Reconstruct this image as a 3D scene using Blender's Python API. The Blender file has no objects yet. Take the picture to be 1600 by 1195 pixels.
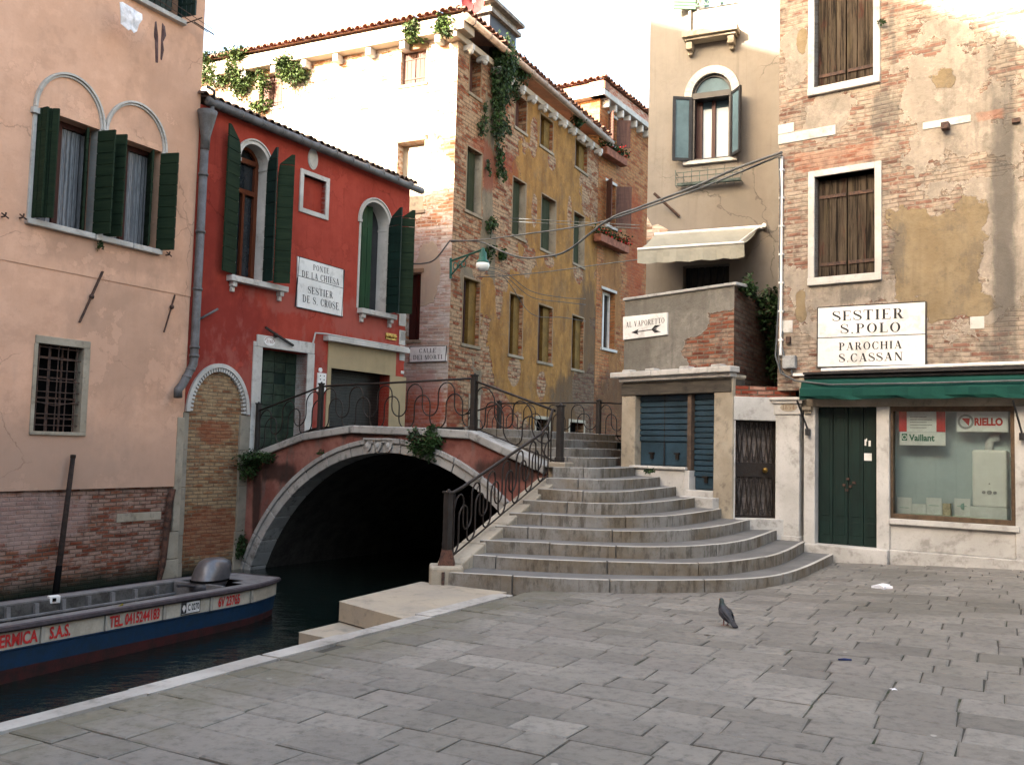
import bpy, bmesh, math, random
from mathutils import Vector, geometry
random.seed(7)
rad = math.radians
# ---------------------------------------------------------------- camera
FPX = 1450.0; RHO = rad(1.5); PIT = rad(4.0); EYE = 1.6
_cp, _sp, _cr, _sr = math.cos(PIT), math.sin(PIT), math.cos(RHO), math.sin(RHO)
FWD = Vector((0, _cp, _sp)); _r0 = Vector((1, 0, 0)); _u0 = Vector((0, -_sp, _cp))
RGT = _r0*_cr + _u0*_sr; UPV = -_r0*_sr + _u0*_cr
scene = bpy.context.scene
cam = bpy.data.cameras.new('camera'); camo = bpy.data.objects.new('camera', cam)
scene.collection.objects.link(camo)
cam.sensor_width = 36; cam.lens = 36*FPX/1600; cam.clip_end = 3000; cam.clip_start = .05
from mathutils import Matrix
M3 = Matrix((RGT, UPV, -FWD)).transposed()
camo.matrix_world = Matrix.Translation((0, 0, EYE)) @ M3.to_4x4()
scene.camera = camo
# ---------------------------------------------------------------- light
SUN_EL = rad(21); SUN_AZ = (-.80, -.60)
world = bpy.data.worlds.new('World'); scene.world = world; world.use_nodes = True
wn = world.node_tree; wn.nodes.clear()
sky = wn.nodes.new('ShaderNodeTexSky'); sky.sky_type = 'NISHITA'; sky.sun_disc = False
sky.sun_elevation = SUN_EL; sky.sun_rotation = math.atan2(SUN_AZ[0], SUN_AZ[1]) % (2*math.pi)
sky.air_density = 1.0; sky.dust_density = 5.0; sky.ozone_density = .6
bg = wn.nodes.new('ShaderNodeBackground'); bg.inputs[1].default_value = .15
wo = wn.nodes.new('ShaderNodeOutputWorld')
hz = wn.nodes.new('ShaderNodeMix'); hz.data_type = 'RGBA'; hz.blend_type = 'MULTIPLY'; hz.inputs[0].default_value = 1; hz.inputs[7].default_value = (1.07, 1.0, .89, 1)  # warm tint on the sky colour, standing in for white balance
wn.links.new(sky.outputs[0], hz.inputs[6]); wn.links.new(hz.outputs[2], bg.inputs[0]); wn.links.new(bg.outputs[0], wo.inputs[0])
sl = bpy.data.lights.new('sun', 'SUN'); sl.energy = 5.0; sl.angle = rad(.5); sl.color = (1, .91, .78)
so = bpy.data.objects.new('sun', sl); scene.collection.objects.link(so)
_sd = Vector((-SUN_AZ[0]*math.cos(SUN_EL), -SUN_AZ[1]*math.cos(SUN_EL), -math.sin(SUN_EL)))
so.rotation_euler = _sd.to_track_quat('-Z', 'Y').to_euler(); so.location = (-20, -15, 25)
scene.view_settings.view_transform = 'Standard'; scene.view_settings.look = 'None'
scene.view_settings.gamma = 1; scene.view_settings.exposure = 3.08
# ---------------------------------------------------------------- photo -> plane measuring
def ray(x, y): return FWD + RGT*((x-800)/FPX) - UPV*((y-597.5)/FPX)
def onz(x, y, z):
    d = ray(x, y); t = (z-EYE)/d.z
    return Vector((t*d.x, t*d.y, z))
def at(x, y, Y):
    d = ray(x, y); t = Y/d.y
    return Vector((t*d.x, Y, EYE+t*d.z))
class Fac:
    def __init__(s, ox, oy, dx, dy):
        l = math.hypot(dx, dy); s.o = Vector((ox, oy, 0)); s.d = Vector((dx/l, dy/l, 0)); s.n = Vector((dy/l, -dx/l, 0))
    def P(s, u, z, out=0.0): return s.o + s.d*u + s.n*out + Vector((0, 0, z))
    def uz(s, x, y, out=0.0):
        d = ray(x, y); t = (s.o.dot(s.n)+out)/d.dot(s.n)
        p = Vector((t*d.x, t*d.y, EYE+t*d.z)); return ((p-s.o).dot(s.d), p.z)
    def R(s, xl, xr, yt, yb, out=0.0):
        ym = (yt+yb)/2; xm = (xl+xr)/2
        return s.uz(xl, ym, out)[0], s.uz(xr, ym, out)[0], s.uz(xm, yb, out)[1], s.uz(xm, yt, out)[1]
    def uv0(s): return s.o.dot(s.d)
def ZM(ox, oy, k): return lambda x, y: (ox+x/k, oy+y/k)
z1 = ZM(0, 0, 2.845); z2 = ZM(0, 400, 3.735); z3 = ZM(300, 120, 2.987); z4 = ZM(300, 500, 2.988); z5 = ZM(0, 680, 2.844)
z6 = ZM(300, 0, 3.81); z7 = ZM(620, 0, 3.414); z8 = ZM(620, 330, 3.229); y1 = ZM(960, 0, 2.49); y2 = ZM(940, 440, 2.845)
y3 = ZM(1200, 0, 2.5975); y4 = ZM(1200, 440, 2.5975); y5 = ZM(660, 620, 2.424); y6 = ZM(400, 840, 2.667); y8 = ZM(380, 560, 2.58)
# facades: origin, direction running to the right in the photo
A = Fac(-6.13, 17.41, .483, .875); B = Fac(-5.4, 18.6, .5225, .853); C = Fac(-1.7, 24.5, .454, .891)
CL = Fac(-1.7, 24.5, .906, -.423); D = Fac(3.0, 33.7, .525, .85); T = Fac(3.47, 14.5, .64, -.77)
EF = Fac(4.76, 16.6, .91, -.41); F = Fac(5.53, 13.54, .803, -.596); NB = Fac(-.66, 15.2, .79, -.61)
G = Fac(3.47, 14.5, .75, .05)
DK = 1.91; SH = .147; WZ = -.95
# ---------------------------------------------------------------- mesh collector
class MB:
    def __init__(s): s.v = []; s.f = []; s.m = []; s.mi = 0
    def add(s, pts, faces):
        b = len(s.v); s.v += [Vector(p) for p in pts]
        for f in faces: s.f.append([b+i for i in f]); s.m.append(s.mi)
    def quad(s, a, b, c, d): s.add([a, b, c, d], [(0, 1, 2, 3)])
    def hexa(s, p):  # p: 8 pts, bottom 0-3 ccw, top 4-7
        s.add(p, [(3, 2, 1, 0), (4, 5, 6, 7), (0, 1, 5, 4), (1, 2, 6, 5), (2, 3, 7, 6), (3, 0, 4, 7)])
    def fbox(s, F_, u0, u1, za, zb, o0, o1):
        P = F_.P
        s.hexa([P(u0, za, o1), P(u1, za, o1), P(u1, za, o0), P(u0, za, o0), P(u0, zb, o1), P(u1, zb, o1), P(u1, zb, o0), P(u0, zb, o0)])
    def fbox4(s, F_, c, o0, o1):  # c: 4 (u,z) corners ccw from bottom-left
        P = F_.P
        pts = [P(u, z, o1) for u, z in c] + [P(u, z, o0) for u, z in c]
        s.add(pts, [(0, 1, 2, 3), (7, 6, 5, 4), (0, 4, 5, 1), (1, 5, 6, 2), (2, 6, 7, 3), (3, 7, 4, 0)])
    def box(s, c, hx, hy, hz, rz=0):
        ca, sa = math.cos(rz), math.sin(rz); pts = []
        for z in (-hz, hz):
            for x, y in ((-hx, -hy), (hx, -hy), (hx, hy), (-hx, hy)):
                pts.append((c[0]+x*ca-y*sa, c[1]+x*sa+y*ca, c[2]+z))
        s.hexa(pts)
    def beam(s, a, b, w, h, up=Vector((0, 0, 1))):
        a = Vector(a); b = Vector(b); t = (b-a).normalized(); sd = t.cross(up).normalized()*(w/2); uu = sd.cross(t).normalized()*(h/2)
        s.hexa([a-sd-uu, a+sd-uu, b+sd-uu, b-sd-uu, a-sd+uu, a+sd+uu, b+sd+uu, b-sd+uu])
    def tube(s, pts, r, n=8, cap=True):
        pts = [Vector(p) for p in pts]; rings = []; N = len(pts); prev = None
        rr = r if isinstance(r, (list, tuple)) else [r]*N
        b = len(s.v)
        for i, p in enumerate(pts):
            t = (pts[min(i+1, N-1)]-pts[max(i-1, 0)]).normalized()
            if prev is None:
                a = t.orthogonal().normalized()
            else:
                a = (prev - t*prev.dot(t)).normalized()
            prev = a; c = t.cross(a)
            for k in range(n):
                th = 2*math.pi*k/n; s.v.append(p + (a*math.cos(th)+c*math.sin(th))*rr[i])
        for i in range(N-1):
            for k in range(n):
                s.f.append([b+i*n+k, b+i*n+(k+1) % n, b+(i+1)*n+(k+1) % n, b+(i+1)*n+k]); s.m.append(s.mi)
        if cap:
            s.f.append([b+k for k in range(n)][::-1]); s.m.append(s.mi)
            s.f.append([b+(N-1)*n+k for k in range(n)]); s.m.append(s.mi)
    def ball(s, c, rx, ry=None, rz=None, nu=12, nv=8):
        ry = ry or rx; rz = rz or rx; c = Vector(c); b = len(s.v)
        s.v.append(c-Vector((0, 0, rz)))
        for j in range(1, nv):
            ph = -math.pi/2+math.pi*j/nv
            for i in range(nu):
                th = 2*math.pi*i/nu
                s.v.append(c+Vector((rx*math.cos(ph)*math.cos(th), ry*math.cos(ph)*math.sin(th), rz*math.sin(ph))))
        s.v.append(c+Vector((0, 0, rz))); top = len(s.v)-1
        for i in range(nu):
            s.f.append([b, b+1+(i+1) % nu, b+1+i]); s.m.append(s.mi)
            s.f.append([top, top-nu+i, top-nu+(i+1) % nu]); s.m.append(s.mi)
        for j in range(nv-2):
            for i in range(nu):
                p = b+1+j*nu
                s.f.append([p+i, p+(i+1) % nu, p+nu+(i+1) % nu, p+nu+i]); s.m.append(s.mi)
    def poly(s, pts, holes=()):
        loops = [[Vector(p) for p in pts]]+[[Vector(p) for p in h] for h in holes]
        tr = geometry.tessellate_polygon(loops); flat = [p for l in loops for p in l]
        n = Vector((0, 0, 0)); L = loops[0]
        for i in range(len(L)): n += L[i].cross(L[(i+1) % len(L)])
        fs = []
        for t in tr:
            a, b_, c = (flat[i] for i in t)
            fs.append(t if (b_-a).cross(c-a).dot(n) > 0 else t[::-1])
        s.add(flat, fs)
    def prism(s, bottom, top, caps=True):
        n = len(bottom)
        s.add(list(bottom)+list(top), [(i, (i+1) % n, n+(i+1) % n, n+i) for i in range(n)])
        if caps: s.poly(top); s.poly(list(bottom)[::-1])
    def fext(s, F_, loop, o0, o1):  # extrude a (u,z) ccw loop from o0 to o1 (front)
        s.prism([F_.P(u, z, o0) for u, z in loop], [F_.P(u, z, o1) for u, z in loop])
    def wall(s, F_, outer, holes=(), depth=.25, out=0.0, rev=True):
        s.poly([F_.P(u, z, out) for u, z in outer], [[F_.P(u, z, out) for u, z in h] for h in holes])
        if rev:
            for h in holes:
                for i in range(len(h)):
                    a, b_ = h[i], h[(i+1) % len(h)]
                    s.quad(F_.P(*a, out), F_.P(*b_, out), F_.P(*b_, out-depth), F_.P(*a, out-depth))
def rect(u0, u1, za, zb): return [(u0, za), (u1, za), (u1, zb), (u0, zb)]
def arch(u0, u1, za, zs, zt, n=14):
    c = (u0+u1)/2; r = (u1-u0)/2
    return [(u0, za), (u1, za)] + [(c+r*math.cos(math.pi*i/n), zs+(zt-zs)*math.sin(math.pi*i/n)) for i in range(n+1)]
def band(mb, F_, u0, u1, zs, zt, w, o0, o1, n=18, gap=0):
    c = (u0+u1)/2; r = (u1-u0)/2
    for i in range(n):
        a0, a1 = math.pi*i/n+gap, math.pi*(i+1)/n-gap
        q = [(c+rr*math.cos(a), zs+hh*math.sin(a)) for a, rr, hh in ((a0, r, zt-zs), (a0, r+w, zt-zs+w), (a1, r+w, zt-zs+w), (a1, r, zt-zs))]
        mb.fbox4(F_, q, o0, o1)
LOC = {}
SPLIT = set('sill corbel pillar corner_stone stone_band thwart jamb quoin rib arch_moulding bracket handle strake_joint bell_button upright hinge_strap conduit arm cleat capital post lock slab'.split())
def groups_of(mb):
    par = list(range(len(mb.v)))
    def fd(x):
        while par[x] != x: par[x] = par[par[x]]; x = par[x]
        return x
    for f in mb.f:
        for q in f[1:]: par[fd(q)] = fd(f[0])
    isl = {}
    for i in range(len(mb.v)): isl.setdefault(fd(i), []).append(i)
    bb = {k: (tuple(min(mb.v[i][a] for i in L)-.006 for a in range(3)), tuple(max(mb.v[i][a] for i in L)+.006 for a in range(3))) for k, L in isl.items()}
    ks = list(isl); gp = {k: k for k in ks}
    def fg(x):
        while gp[x] != x: x = gp[x]
        return x
    for i, a in enumerate(ks):
        for b in ks[i+1:]:
            if all(bb[a][0][t] <= bb[b][1][t] and bb[b][0][t] <= bb[a][1][t] for t in range(3)): gp[fg(b)] = fg(a)
    return [fg(fd(f[0])) for f in mb.f]
COLL = scene.collection
def mesh_obj(name, mb, mats, parent=None, loc=None, smooth=False, bevel=0, keep=False):
    if name in SPLIT and parent:
        g = groups_of(mb)
        if len(set(g)) > 1:
            res = None
            for k in sorted(set(g)):
                m2 = MB(); mp = {}
                for f, mi, gg in zip(mb.f, mb.m, g):
                    if gg != k: continue
                    for i in f:
                        if i not in mp: mp[i] = len(m2.v); m2.v.append(mb.v[i])
                    m2.f.append([mp[i] for i in f]); m2.m.append(mi)
                SPLIT.discard(name); o = mesh_obj(name, m2, mats, parent, loc, smooth, bevel, keep); SPLIT.add(name); res = res or o
            return res
    off = LOC[parent.name] if parent else (Vector(loc) if loc is not None else Vector((0, 0, 0)))
    me = bpy.data.meshes.new(name); me.from_pydata([v-off for v in mb.v] if not keep else mb.v, [], mb.f)
    if not isinstance(mats, (list, tuple)): mats = [mats]
    for m in mats: me.materials.append(m)
    for p, i in zip(me.polygons, mb.m): p.material_index = min(i, len(mats)-1); p.use_smooth = smooth
    uv = me.uv_layers.new(name='UVMap').data
    for p in me.polygons:
        n = p.normal
        if abs(n.z) > .72:
            for li in p.loop_indices:
                v = mb.v[me.loops[li].vertex_index]; uv[li].uv = (v.x, v.y)
        else:
            l = math.hypot(n.x, n.y); t = (-n.y/l, n.x/l)
            for li in p.loop_indices:
                v = mb.v[me.loops[li].vertex_index]; uv[li].uv = (v.x*t[0]+v.y*t[1], v.z)
    o = bpy.data.objects.new(name, me); COLL.objects.link(o)
    if parent: o.parent = parent; LOC[o.name] = off
    else: o.location = off; LOC[o.name] = off
    if bevel:
        bm = o.modifiers.new('bevel', 'BEVEL'); bm.width = bevel; bm.segments = 2; bm.limit_method = 'ANGLE'; bm.angle_limit = rad(40)
    return o
def thing(name, label, cat, loc, group=None):
    o = bpy.data.objects.new(name, None); COLL.objects.link(o); o.location = loc; o.empty_display_size = .2
    LOC[o.name] = Vector(loc); tag(o, label, cat, group); return o
def tag(o, label, cat, group=None):
    o['label'] = label; o['category'] = cat
    if group: o['group'] = group
    return o
def structure(name, mb, mats, **k):
    o = mesh_obj(name, mb, mats, **k); o['kind'] = 'structure'; return o
# ---------------------------------------------------------------- materials
class NT:
    def __init__(s, name):
        s.m = bpy.data.materials.new(name); s.m.use_nodes = True; s.t = s.m.node_tree; s.t.nodes.clear()
        s.out = s.n('ShaderNodeOutputMaterial')
    def n(s, ty): return s.t.nodes.new(ty)
    def l(s, a, b): s.t.links.new(a, b)
    def inp(s, sock, v):
        if isinstance(v, bpy.types.NodeSocket): s.l(v, sock)
        elif isinstance(v, (tuple, list)):
            sock.default_value = tuple(v)+((1,) if len(v) == 3 and sock.type == 'RGBA' else ())
        else: sock.default_value = v
    def uv(s): return s.n('ShaderNodeUVMap').outputs[0]
    def obj(s): return s.n('ShaderNodeTexCoord').outputs['Object']
    def math(s, op, a, b=0.0, c=0.0, clamp=False):
        n = s.n('ShaderNodeMath'); n.operation = op; n.use_clamp = clamp
        s.inp(n.inputs[0], a); s.inp(n.inputs[1], b); s.inp(n.inputs[2], c); return n.outputs[0]
    def vm(s, op, a, b=(0, 0, 0), o=0):
        n = s.n('ShaderNodeVectorMath'); n.operation = op; s.inp(n.inputs[0], a); s.inp(n.inputs[1], b); return n.outputs[o]
    def noise(s, vec, scale, detail=4, rough=.55, dist=0, color=False):
        n = s.n('ShaderNodeTexNoise'); s.inp(n.inputs['Vector'], vec); n.inputs['Scale'].default_value = scale
        n.inputs['Detail'].default_value = detail; n.inputs['Roughness'].default_value = rough; n.inputs['Distortion'].default_value = dist
        return n.outputs[1 if color else 0]
    def mix(s, f, a, b, mode='MIX'):
        n = s.n('ShaderNodeMix'); n.data_type = 'RGBA'; n.blend_type = mode
        s.inp(n.inputs[0], f); s.inp(n.inputs[6], a); s.inp(n.inputs[7], b); return n.outputs[2]
    def ramp(s, f, a, b):  # smooth 0..1 between a and b
        n = s.n('ShaderNodeMapRange'); n.interpolation_type = 'SMOOTHSTEP'; s.inp(n.inputs[0], f)
        n.inputs[1].default_value = a; n.inputs[2].default_value = b; return n.outputs[0]
    def bump(s, h, strength, dist, nrm=None):
        n = s.n('ShaderNodeBump'); n.inputs['Strength'].default_value = strength; n.inputs['Distance'].default_value = dist
        s.inp(n.inputs['Height'], h)
        if nrm is not None: s.l(nrm, n.inputs['Normal'])
        return n.outputs[0]
    def done(s, col, rough=.85, nrm=None, metal=0, spec=.3, **k):
        p = s.n('ShaderNodeBsdfPrincipled'); s.inp(p.inputs['Base Color'], col); s.inp(p.inputs['Roughness'], rough)
        s.inp(p.inputs['Metallic'], metal); s.inp(p.inputs['Specular IOR Level'], spec)
        for a, b in k.items(): s.inp(p.inputs[a.replace('_', ' ')], b)
        if nrm is not None: s.l(nrm, p.inputs['Normal'])
        s.l(p.outputs[0], s.out.inputs[0]); return s.m
def c3(v, k): return tuple(min(1, x*k) for x in v)
def simple(name, col, rough=.7, var=.25, scale=6, bump=.15, metal=0, spec=.3, dark=None, uvs=False):
    t = NT(name); v = t.uv() if uvs else t.obj()
    a = t.noise(v, scale, 5, .6); b = t.noise(v, scale*7, 3, .6)
    col2 = dark or c3(col, 1-var*2)
    f = t.ramp(t.math('ADD', t.math('MULTIPLY', a, .7), t.math('MULTIPLY', b, .3)), .35, .65)
    c = t.mix(f, col2, c3(col, 1+var*.4))
    return t.done(c, rough, t.bump(t.math('ADD', a, t.math('MULTIPLY', b, .4)), bump, .02), metal, spec)
def brickcol(t, uv, ca, cb, cm, wb=.26, hb=.072, ms=.012, pale=(.55, .45, .36), pal=.5, seed=0.0, wsh=.53):
    wob = t.vm('SCALE', t.vm('SUBTRACT', t.noise(uv, 2.2, 2, .5, color=True), (.5, .5, .5)))
    wob.node.inputs[3].default_value = .045
    uv2 = t.vm('ADD', uv, wob)
    br = t.n('ShaderNodeTexBrick'); s = br.inputs; t.inp(s['Vector'], uv2); s['Scale'].default_value = 1
    t.inp(s['Color1'], (0, 0, 0)); t.inp(s['Color2'], (1, 1, 1)); t.inp(s['Mortar'], (.5, .5, .5)); s['Brick Width'].default_value = wb; s['Row Height'].default_value = hb
    s['Mortar Size'].default_value = ms; s['Mortar Smooth'].default_value = .4; s['Bias'].default_value = 0
    n1 = t.noise(t.vm('ADD', uv, (seed, seed*1.7, 0)), .9, 4, .6); n2 = t.noise(uv, 9, 3, .6); n3 = t.noise(t.vm('MULTIPLY', uv, (5, 14, 1)), 1, 2, .5)
    per = br.outputs[0]
    f = t.ramp(t.math('ADD', t.math('MULTIPLY', per, .6), t.math('MULTIPLY', n3, .7)), .35, .9)
    c = t.mix(f, ca, cb)
    c = t.mix(t.math('MULTIPLY', t.ramp(t.math('ADD', per, t.math('MULTIPLY', n3, .5)), .42, .22), .75), c, c3(ca, .42))
    pl = t.math('MULTIPLY', t.ramp(t.math('ADD', t.math('MULTIPLY', n1, .55), t.math('ADD', t.math('MULTIPLY', n3, .3), t.math('MULTIPLY', per, .22))), .50, .58), pal)
    c = t.mix(pl, c, pale)
    mo = t.math('MULTIPLY', br.outputs[1], 1.0)
    c = t.mix(mo, c, cm)
    w = t.noise(t.vm('ADD', t.vm('MULTIPLY', uv, (1, 2.2, 1)), (seed+5, 2, 0)), 1.7, 9, .74)
    c = t.mix(t.math('MULTIPLY', t.ramp(w, wsh, wsh+.04), pal), c, t.mix(t.ramp(n2, .35, .65), pale, c3(pale, .72)))
    c = t.mix(t.math('MULTIPLY', t.ramp(w, .44, .38), .55), c, c3(ca, .45))
    c = t.mix(t.math('MULTIPLY', t.ramp(n2, .5, .7), .3), c, c3(ca, .4))
    h = t.math('SUBTRACT', t.math('ADD', t.math('MULTIPLY', n3, .8), t.math('MULTIPLY', n2, .5)), t.math('MULTIPLY', mo, 1.0))
    return c, h, mo
def blob(t, uv, b):
    u, z, ru, rz, ty = b[:5]
    p = t.vm('MULTIPLY', t.vm('SUBTRACT', uv, (u, z, 0)), (1/ru, 1/rz, 0))
    if ty == 'e': v = t.vm('LENGTH', p, o=1)
    else:
        q = t.vm('ABSOLUTE', p); sx = t.n('ShaderNodeSeparateXYZ'); t.l(q, sx.inputs[0]); v = t.math('MAXIMUM', sx.outputs[0], sx.outputs[1])
    return t.math('MULTIPLY', t.math('SUBTRACT', 1.0, v), b[5] if len(b) > 5 else 1.0)
def bares(t, uv, L): return t.math('MAXIMUM', blobs(t, uv, L), 0.0)
def blobs(t, uv, L):
    r = None
    for b in L:
        v = t.math('MAXIMUM', blob(t, uv, b), -1.0)
        r = v if r is None else t.math('MAXIMUM', r, v)
    return r
def wallmat(name, ca, cb, cm, layers=(), stains=(), uoff=0.0, hb=.072, wb=.26, pale=(.55, .45, .36), pal=.5, seed=0.0, algae=None, ms=.012, bd=.022, wsh=.53, grime=0):
    """brick with peeling plaster layers; layer=(colA,colB,blobs,amp,scale,bias)"""
    t = NT(name); uv = t.vm('SUBTRACT', t.uv(), (uoff, 0, 0))
    c, h, mo = brickcol(t, uv, ca, cb, cm, wb, hb, ms, pale, pal, seed, wsh)
    for k, ly in enumerate(layers):
        pa, pb, bl, amp, sc, bias = ly[:6]
        n = t.noise(t.vm('ADD', uv, (k*7.3+seed, k*3.1, 0)), sc, 6, .62)
        m = t.math('ADD', t.math('MULTIPLY', t.math('SUBTRACT', n, .5), amp), bias)
        if bl: m = t.math('ADD', m, blobs(t, uv, bl))
        if len(ly) > 6: m = t.math('SUBTRACT', m, t.math('MULTIPLY', bares(t, uv, ly[6]), 1.8))
        mk = t.ramp(m, -.015, .015)
        edge = t.math('MULTIPLY', mk, t.math('SUBTRACT', 1.0, t.ramp(m, .0, .06)))
        pn = t.noise(t.vm('MULTIPLY', uv, (1, .5, 1)), 1.6+k, 6, .6); pn2 = t.noise(uv, 14, 4, .65)
        pc = t.mix(t.ramp(t.math('ADD', t.math('MULTIPLY', pn, .75), t.math('MULTIPLY', pn2, .25)), .36, .64), pa, pb)
        pn3 = t.noise(t.vm('ADD', uv, (3.3, 9.1, 0)), 2.3, 9, .75)
        pc = t.mix(t.math('MULTIPLY', t.ramp(pn3, .54, .60), .38), pc, c3(pa, 1.4)); pc = t.mix(t.math('MULTIPLY', t.ramp(pn3, .45, .38), .38), pc, c3(pb, .55))
        pc = t.mix(t.math('MULTIPLY', t.ramp(t.noise(t.vm('MULTIPLY', uv, (5, .35, 1)), 1.1, 5, .6), .52, .7), .35), pc, c3(pb, .5))
        pc = t.mix(t.math('MULTIPLY', edge, .5), pc, c3(pa, 1.5))
        c = t.mix(t.math('MULTIPLY', t.math('MULTIPLY', t.ramp(m, -.035, -.005), t.math('SUBTRACT', 1.0, mk)), .8), c, c3(cb, .3))  # dark rim painted along the raised plaster edge, as its shading and cracks
        c = t.mix(mk, c, pc)
        ph = t.math('ADD', t.math('MULTIPLY', pn2, .35), t.math('ADD', t.math('MULTIPLY', pn, .6), .9+.7*k))
        h = t.math('ADD', t.math('MULTIPLY', h, t.math('SUBTRACT', 1.0, mk)), t.math('MULTIPLY', ph, mk))
    for sn in stains:
        sc_, bl, amp, st = sn[:4]; sf = sn[4] if len(sn) > 4 else .26
        n = t.noise(t.vm('MULTIPLY', uv, (2.4, .8, 1)), 1.3, 8, .7)
        m = t.math('ADD', t.math('MULTIPLY', t.math('SUBTRACT', n, .5), amp), blobs(t, uv, bl))
        c = t.mix(t.math('MULTIPLY', t.ramp(m, -.04, sf), st), c, sc_)
    if grime:
        gn = t.noise(t.vm('ADD', t.vm('MULTIPLY', uv, (1.5, .8, 1)), (31, 17, 0)), 1.0, 10, .76); gm = t.noise(t.vm('ADD', uv, (3, 41, 0)), 4.5, 8, .75)
        c = t.mix(t.math('MULTIPLY', t.ramp(gn, .49, .62), grime), c, (.085, .078, .068)); c = t.mix(t.math('MULTIPLY', t.ramp(gm, .54, .62), grime*.8), c, (.10, .085, .068)); h = t.math('ADD', h, t.math('MULTIPLY', gm, 1.2))
    if algae:
        sx = t.n('ShaderNodeSeparateXYZ'); t.l(uv, sx.inputs[0])
        zz = t.math('ADD', sx.outputs[1], t.math('MULTIPLY', t.math('SUBTRACT', t.noise(uv, 1.5, 4, .6), .5), .35))
        c = t.mix(t.math('SUBTRACT', 1.0, t.ramp(zz, algae[0], algae[1])), c, (.012, .016, .010))
    return t.done(c, .9, t.bump(h, .7, bd), spec=.15)
def cracks(t, uv, sc=.55, th=.006, keep=.52):
    d_ = t.vm('SUBTRACT', t.noise(uv, 2.5, 5, .6, color=True), (.5, .5, .5)); s_ = t.vm('SCALE', d_); s_.node.inputs[3].default_value = .35
    vo = t.n('ShaderNodeTexVoronoi'); vo.feature = 'DISTANCE_TO_EDGE'; t.inp(vo.inputs['Vector'], t.vm('ADD', uv, s_)); vo.inputs['Scale'].default_value = sc
    return t.math('MULTIPLY', t.ramp(vo.outputs['Distance'], th, th*.3), t.ramp(t.noise(t.vm('ADD', uv, (11, 5, 0)), .5, 3, .5), keep, keep+.05))
def plaster(name, ca, cb, cc=None, uoff=0.0, sc=1.0, bump=.25, stains=(), streak=0, crk=0, patch=0, damp=None):
    t = NT(name); uv = t.vm('SUBTRACT', t.uv(), (uoff, 0, 0))
    a = t.noise(uv, .55*sc, 5, .6); b = t.noise(t.vm('MULTIPLY', uv, (3.5, .35, 1)), .9*sc, 5, .65); d = t.noise(uv, 30, 3, .7); e = t.noise(uv, 4, 6, .65)
    f = t.ramp(t.math('ADD', t.math('ADD', t.math('MULTIPLY', a, .45), t.math('MULTIPLY', b, .25)), t.math('MULTIPLY', e, .3)), .36, .64)
    g_ = t.noise(t.vm('ADD', uv, (4, 8, 0)), 1.1, 9, .72)
    c = t.mix(f, ca, cb); c = t.mix(t.math('MULTIPLY', t.ramp(g_, .5, .62), .35), c, c3(cb, 1.18)); c = t.mix(t.math('MULTIPLY', t.ramp(g_, .48, .38), .35), c, c3(ca, .72))
    if cc: c = t.mix(t.math('MULTIPLY', t.ramp(b, .55, .8), .55), c, cc)
    c = t.mix(t.math('MULTIPLY', t.ramp(d, .45, .75), .10), c, c3(ca, .55))
    if streak:
        sx = t.n('ShaderNodeSeparateXYZ'); t.l(uv, sx.inputs[0])
        st = t.noise(t.vm('MULTIPLY', uv, (11, .5, 1)), 1, 4, .6)
        c = t.mix(t.math('MULTIPLY', t.ramp(st, .55, .8), streak), c, c3(ca, .45))
    for (sc_, bl, amp, stg) in stains:  # blotches
        n = t.noise(t.vm('MULTIPLY', uv, (2.0, 1.0, 1)), 1.7, 6, .65)
        m = t.math('ADD', t.math('MULTIPLY', t.math('SUBTRACT', n, .5), amp), blobs(t, uv, bl))
        c = t.mix(t.math('MULTIPLY', t.ramp(m, -.1, .5), stg), c, sc_)
    hh = t.math('ADD', t.math('MULTIPLY', e, .8), t.math('MULTIPLY', d, .25))
    if patch:
        p_ = t.noise(t.vm('ADD', uv, (21, 3, 0)), .75, 9, .68); pm = t.ramp(p_, .585, .595); c = t.mix(t.math('MULTIPLY', pm, patch), c, c3(cb, 1.12)); hh = t.math('ADD', hh, t.math('MULTIPLY', pm, .5))
        c = t.mix(t.math('MULTIPLY', t.math('MULTIPLY', t.ramp(p_, .57, .585), t.math('SUBTRACT', 1.0, pm)), patch), c, c3(ca, .7))
    if damp:
        sx = t.n('ShaderNodeSeparateXYZ'); t.l(uv, sx.inputs[0]); zz = t.math('ADD', sx.outputs[1], t.math('MULTIPLY', t.math('SUBTRACT', t.noise(uv, 1.3, 6, .65), .5), 1.6))
        c = t.mix(t.math('MULTIPLY', t.ramp(zz, damp[1], damp[0]), damp[3]), c, damp[2])
    if crk:
        ck = cracks(t, uv); c = t.mix(t.math('MULTIPLY', ck, crk), c, c3(ca, .35)); hh = t.math('SUBTRACT', hh, ck)
    return t.done(c, .88, t.bump(hh, bump, .012), spec=.15)
def stone(name, ca, cb, grime=(.10, .095, .08), g=.5, rough=.75, spec=.25, uvs=False, gs=2.2):
    t = NT(name); v = t.uv() if uvs else t.obj()
    if uvs: v = t.vm('ADD', v, (0, 0, 0))
    a = t.noise(v, 1.3, 6, .6); b = t.noise(v, 9, 5, .7); d = t.noise(v, 45, 2, .6)
    c = t.mix(t.ramp(a, .35, .65), ca, cb)
    c = t.mix(t.math('MULTIPLY', t.ramp(t.math('ADD', t.math('MULTIPLY', b, .5), t.math('MULTIPLY', t.noise(v, gs, 5, .65), .5)), .5, .66), g), c, grime)
    c = t.mix(t.math('MULTIPLY', t.ramp(d, .5, .8), .18), c, grime)
    return t.done(c, rough, t.bump(t.math('ADD', b, t.math('MULTIPLY', d, .3)), .35, .012), spec=spec)
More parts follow.
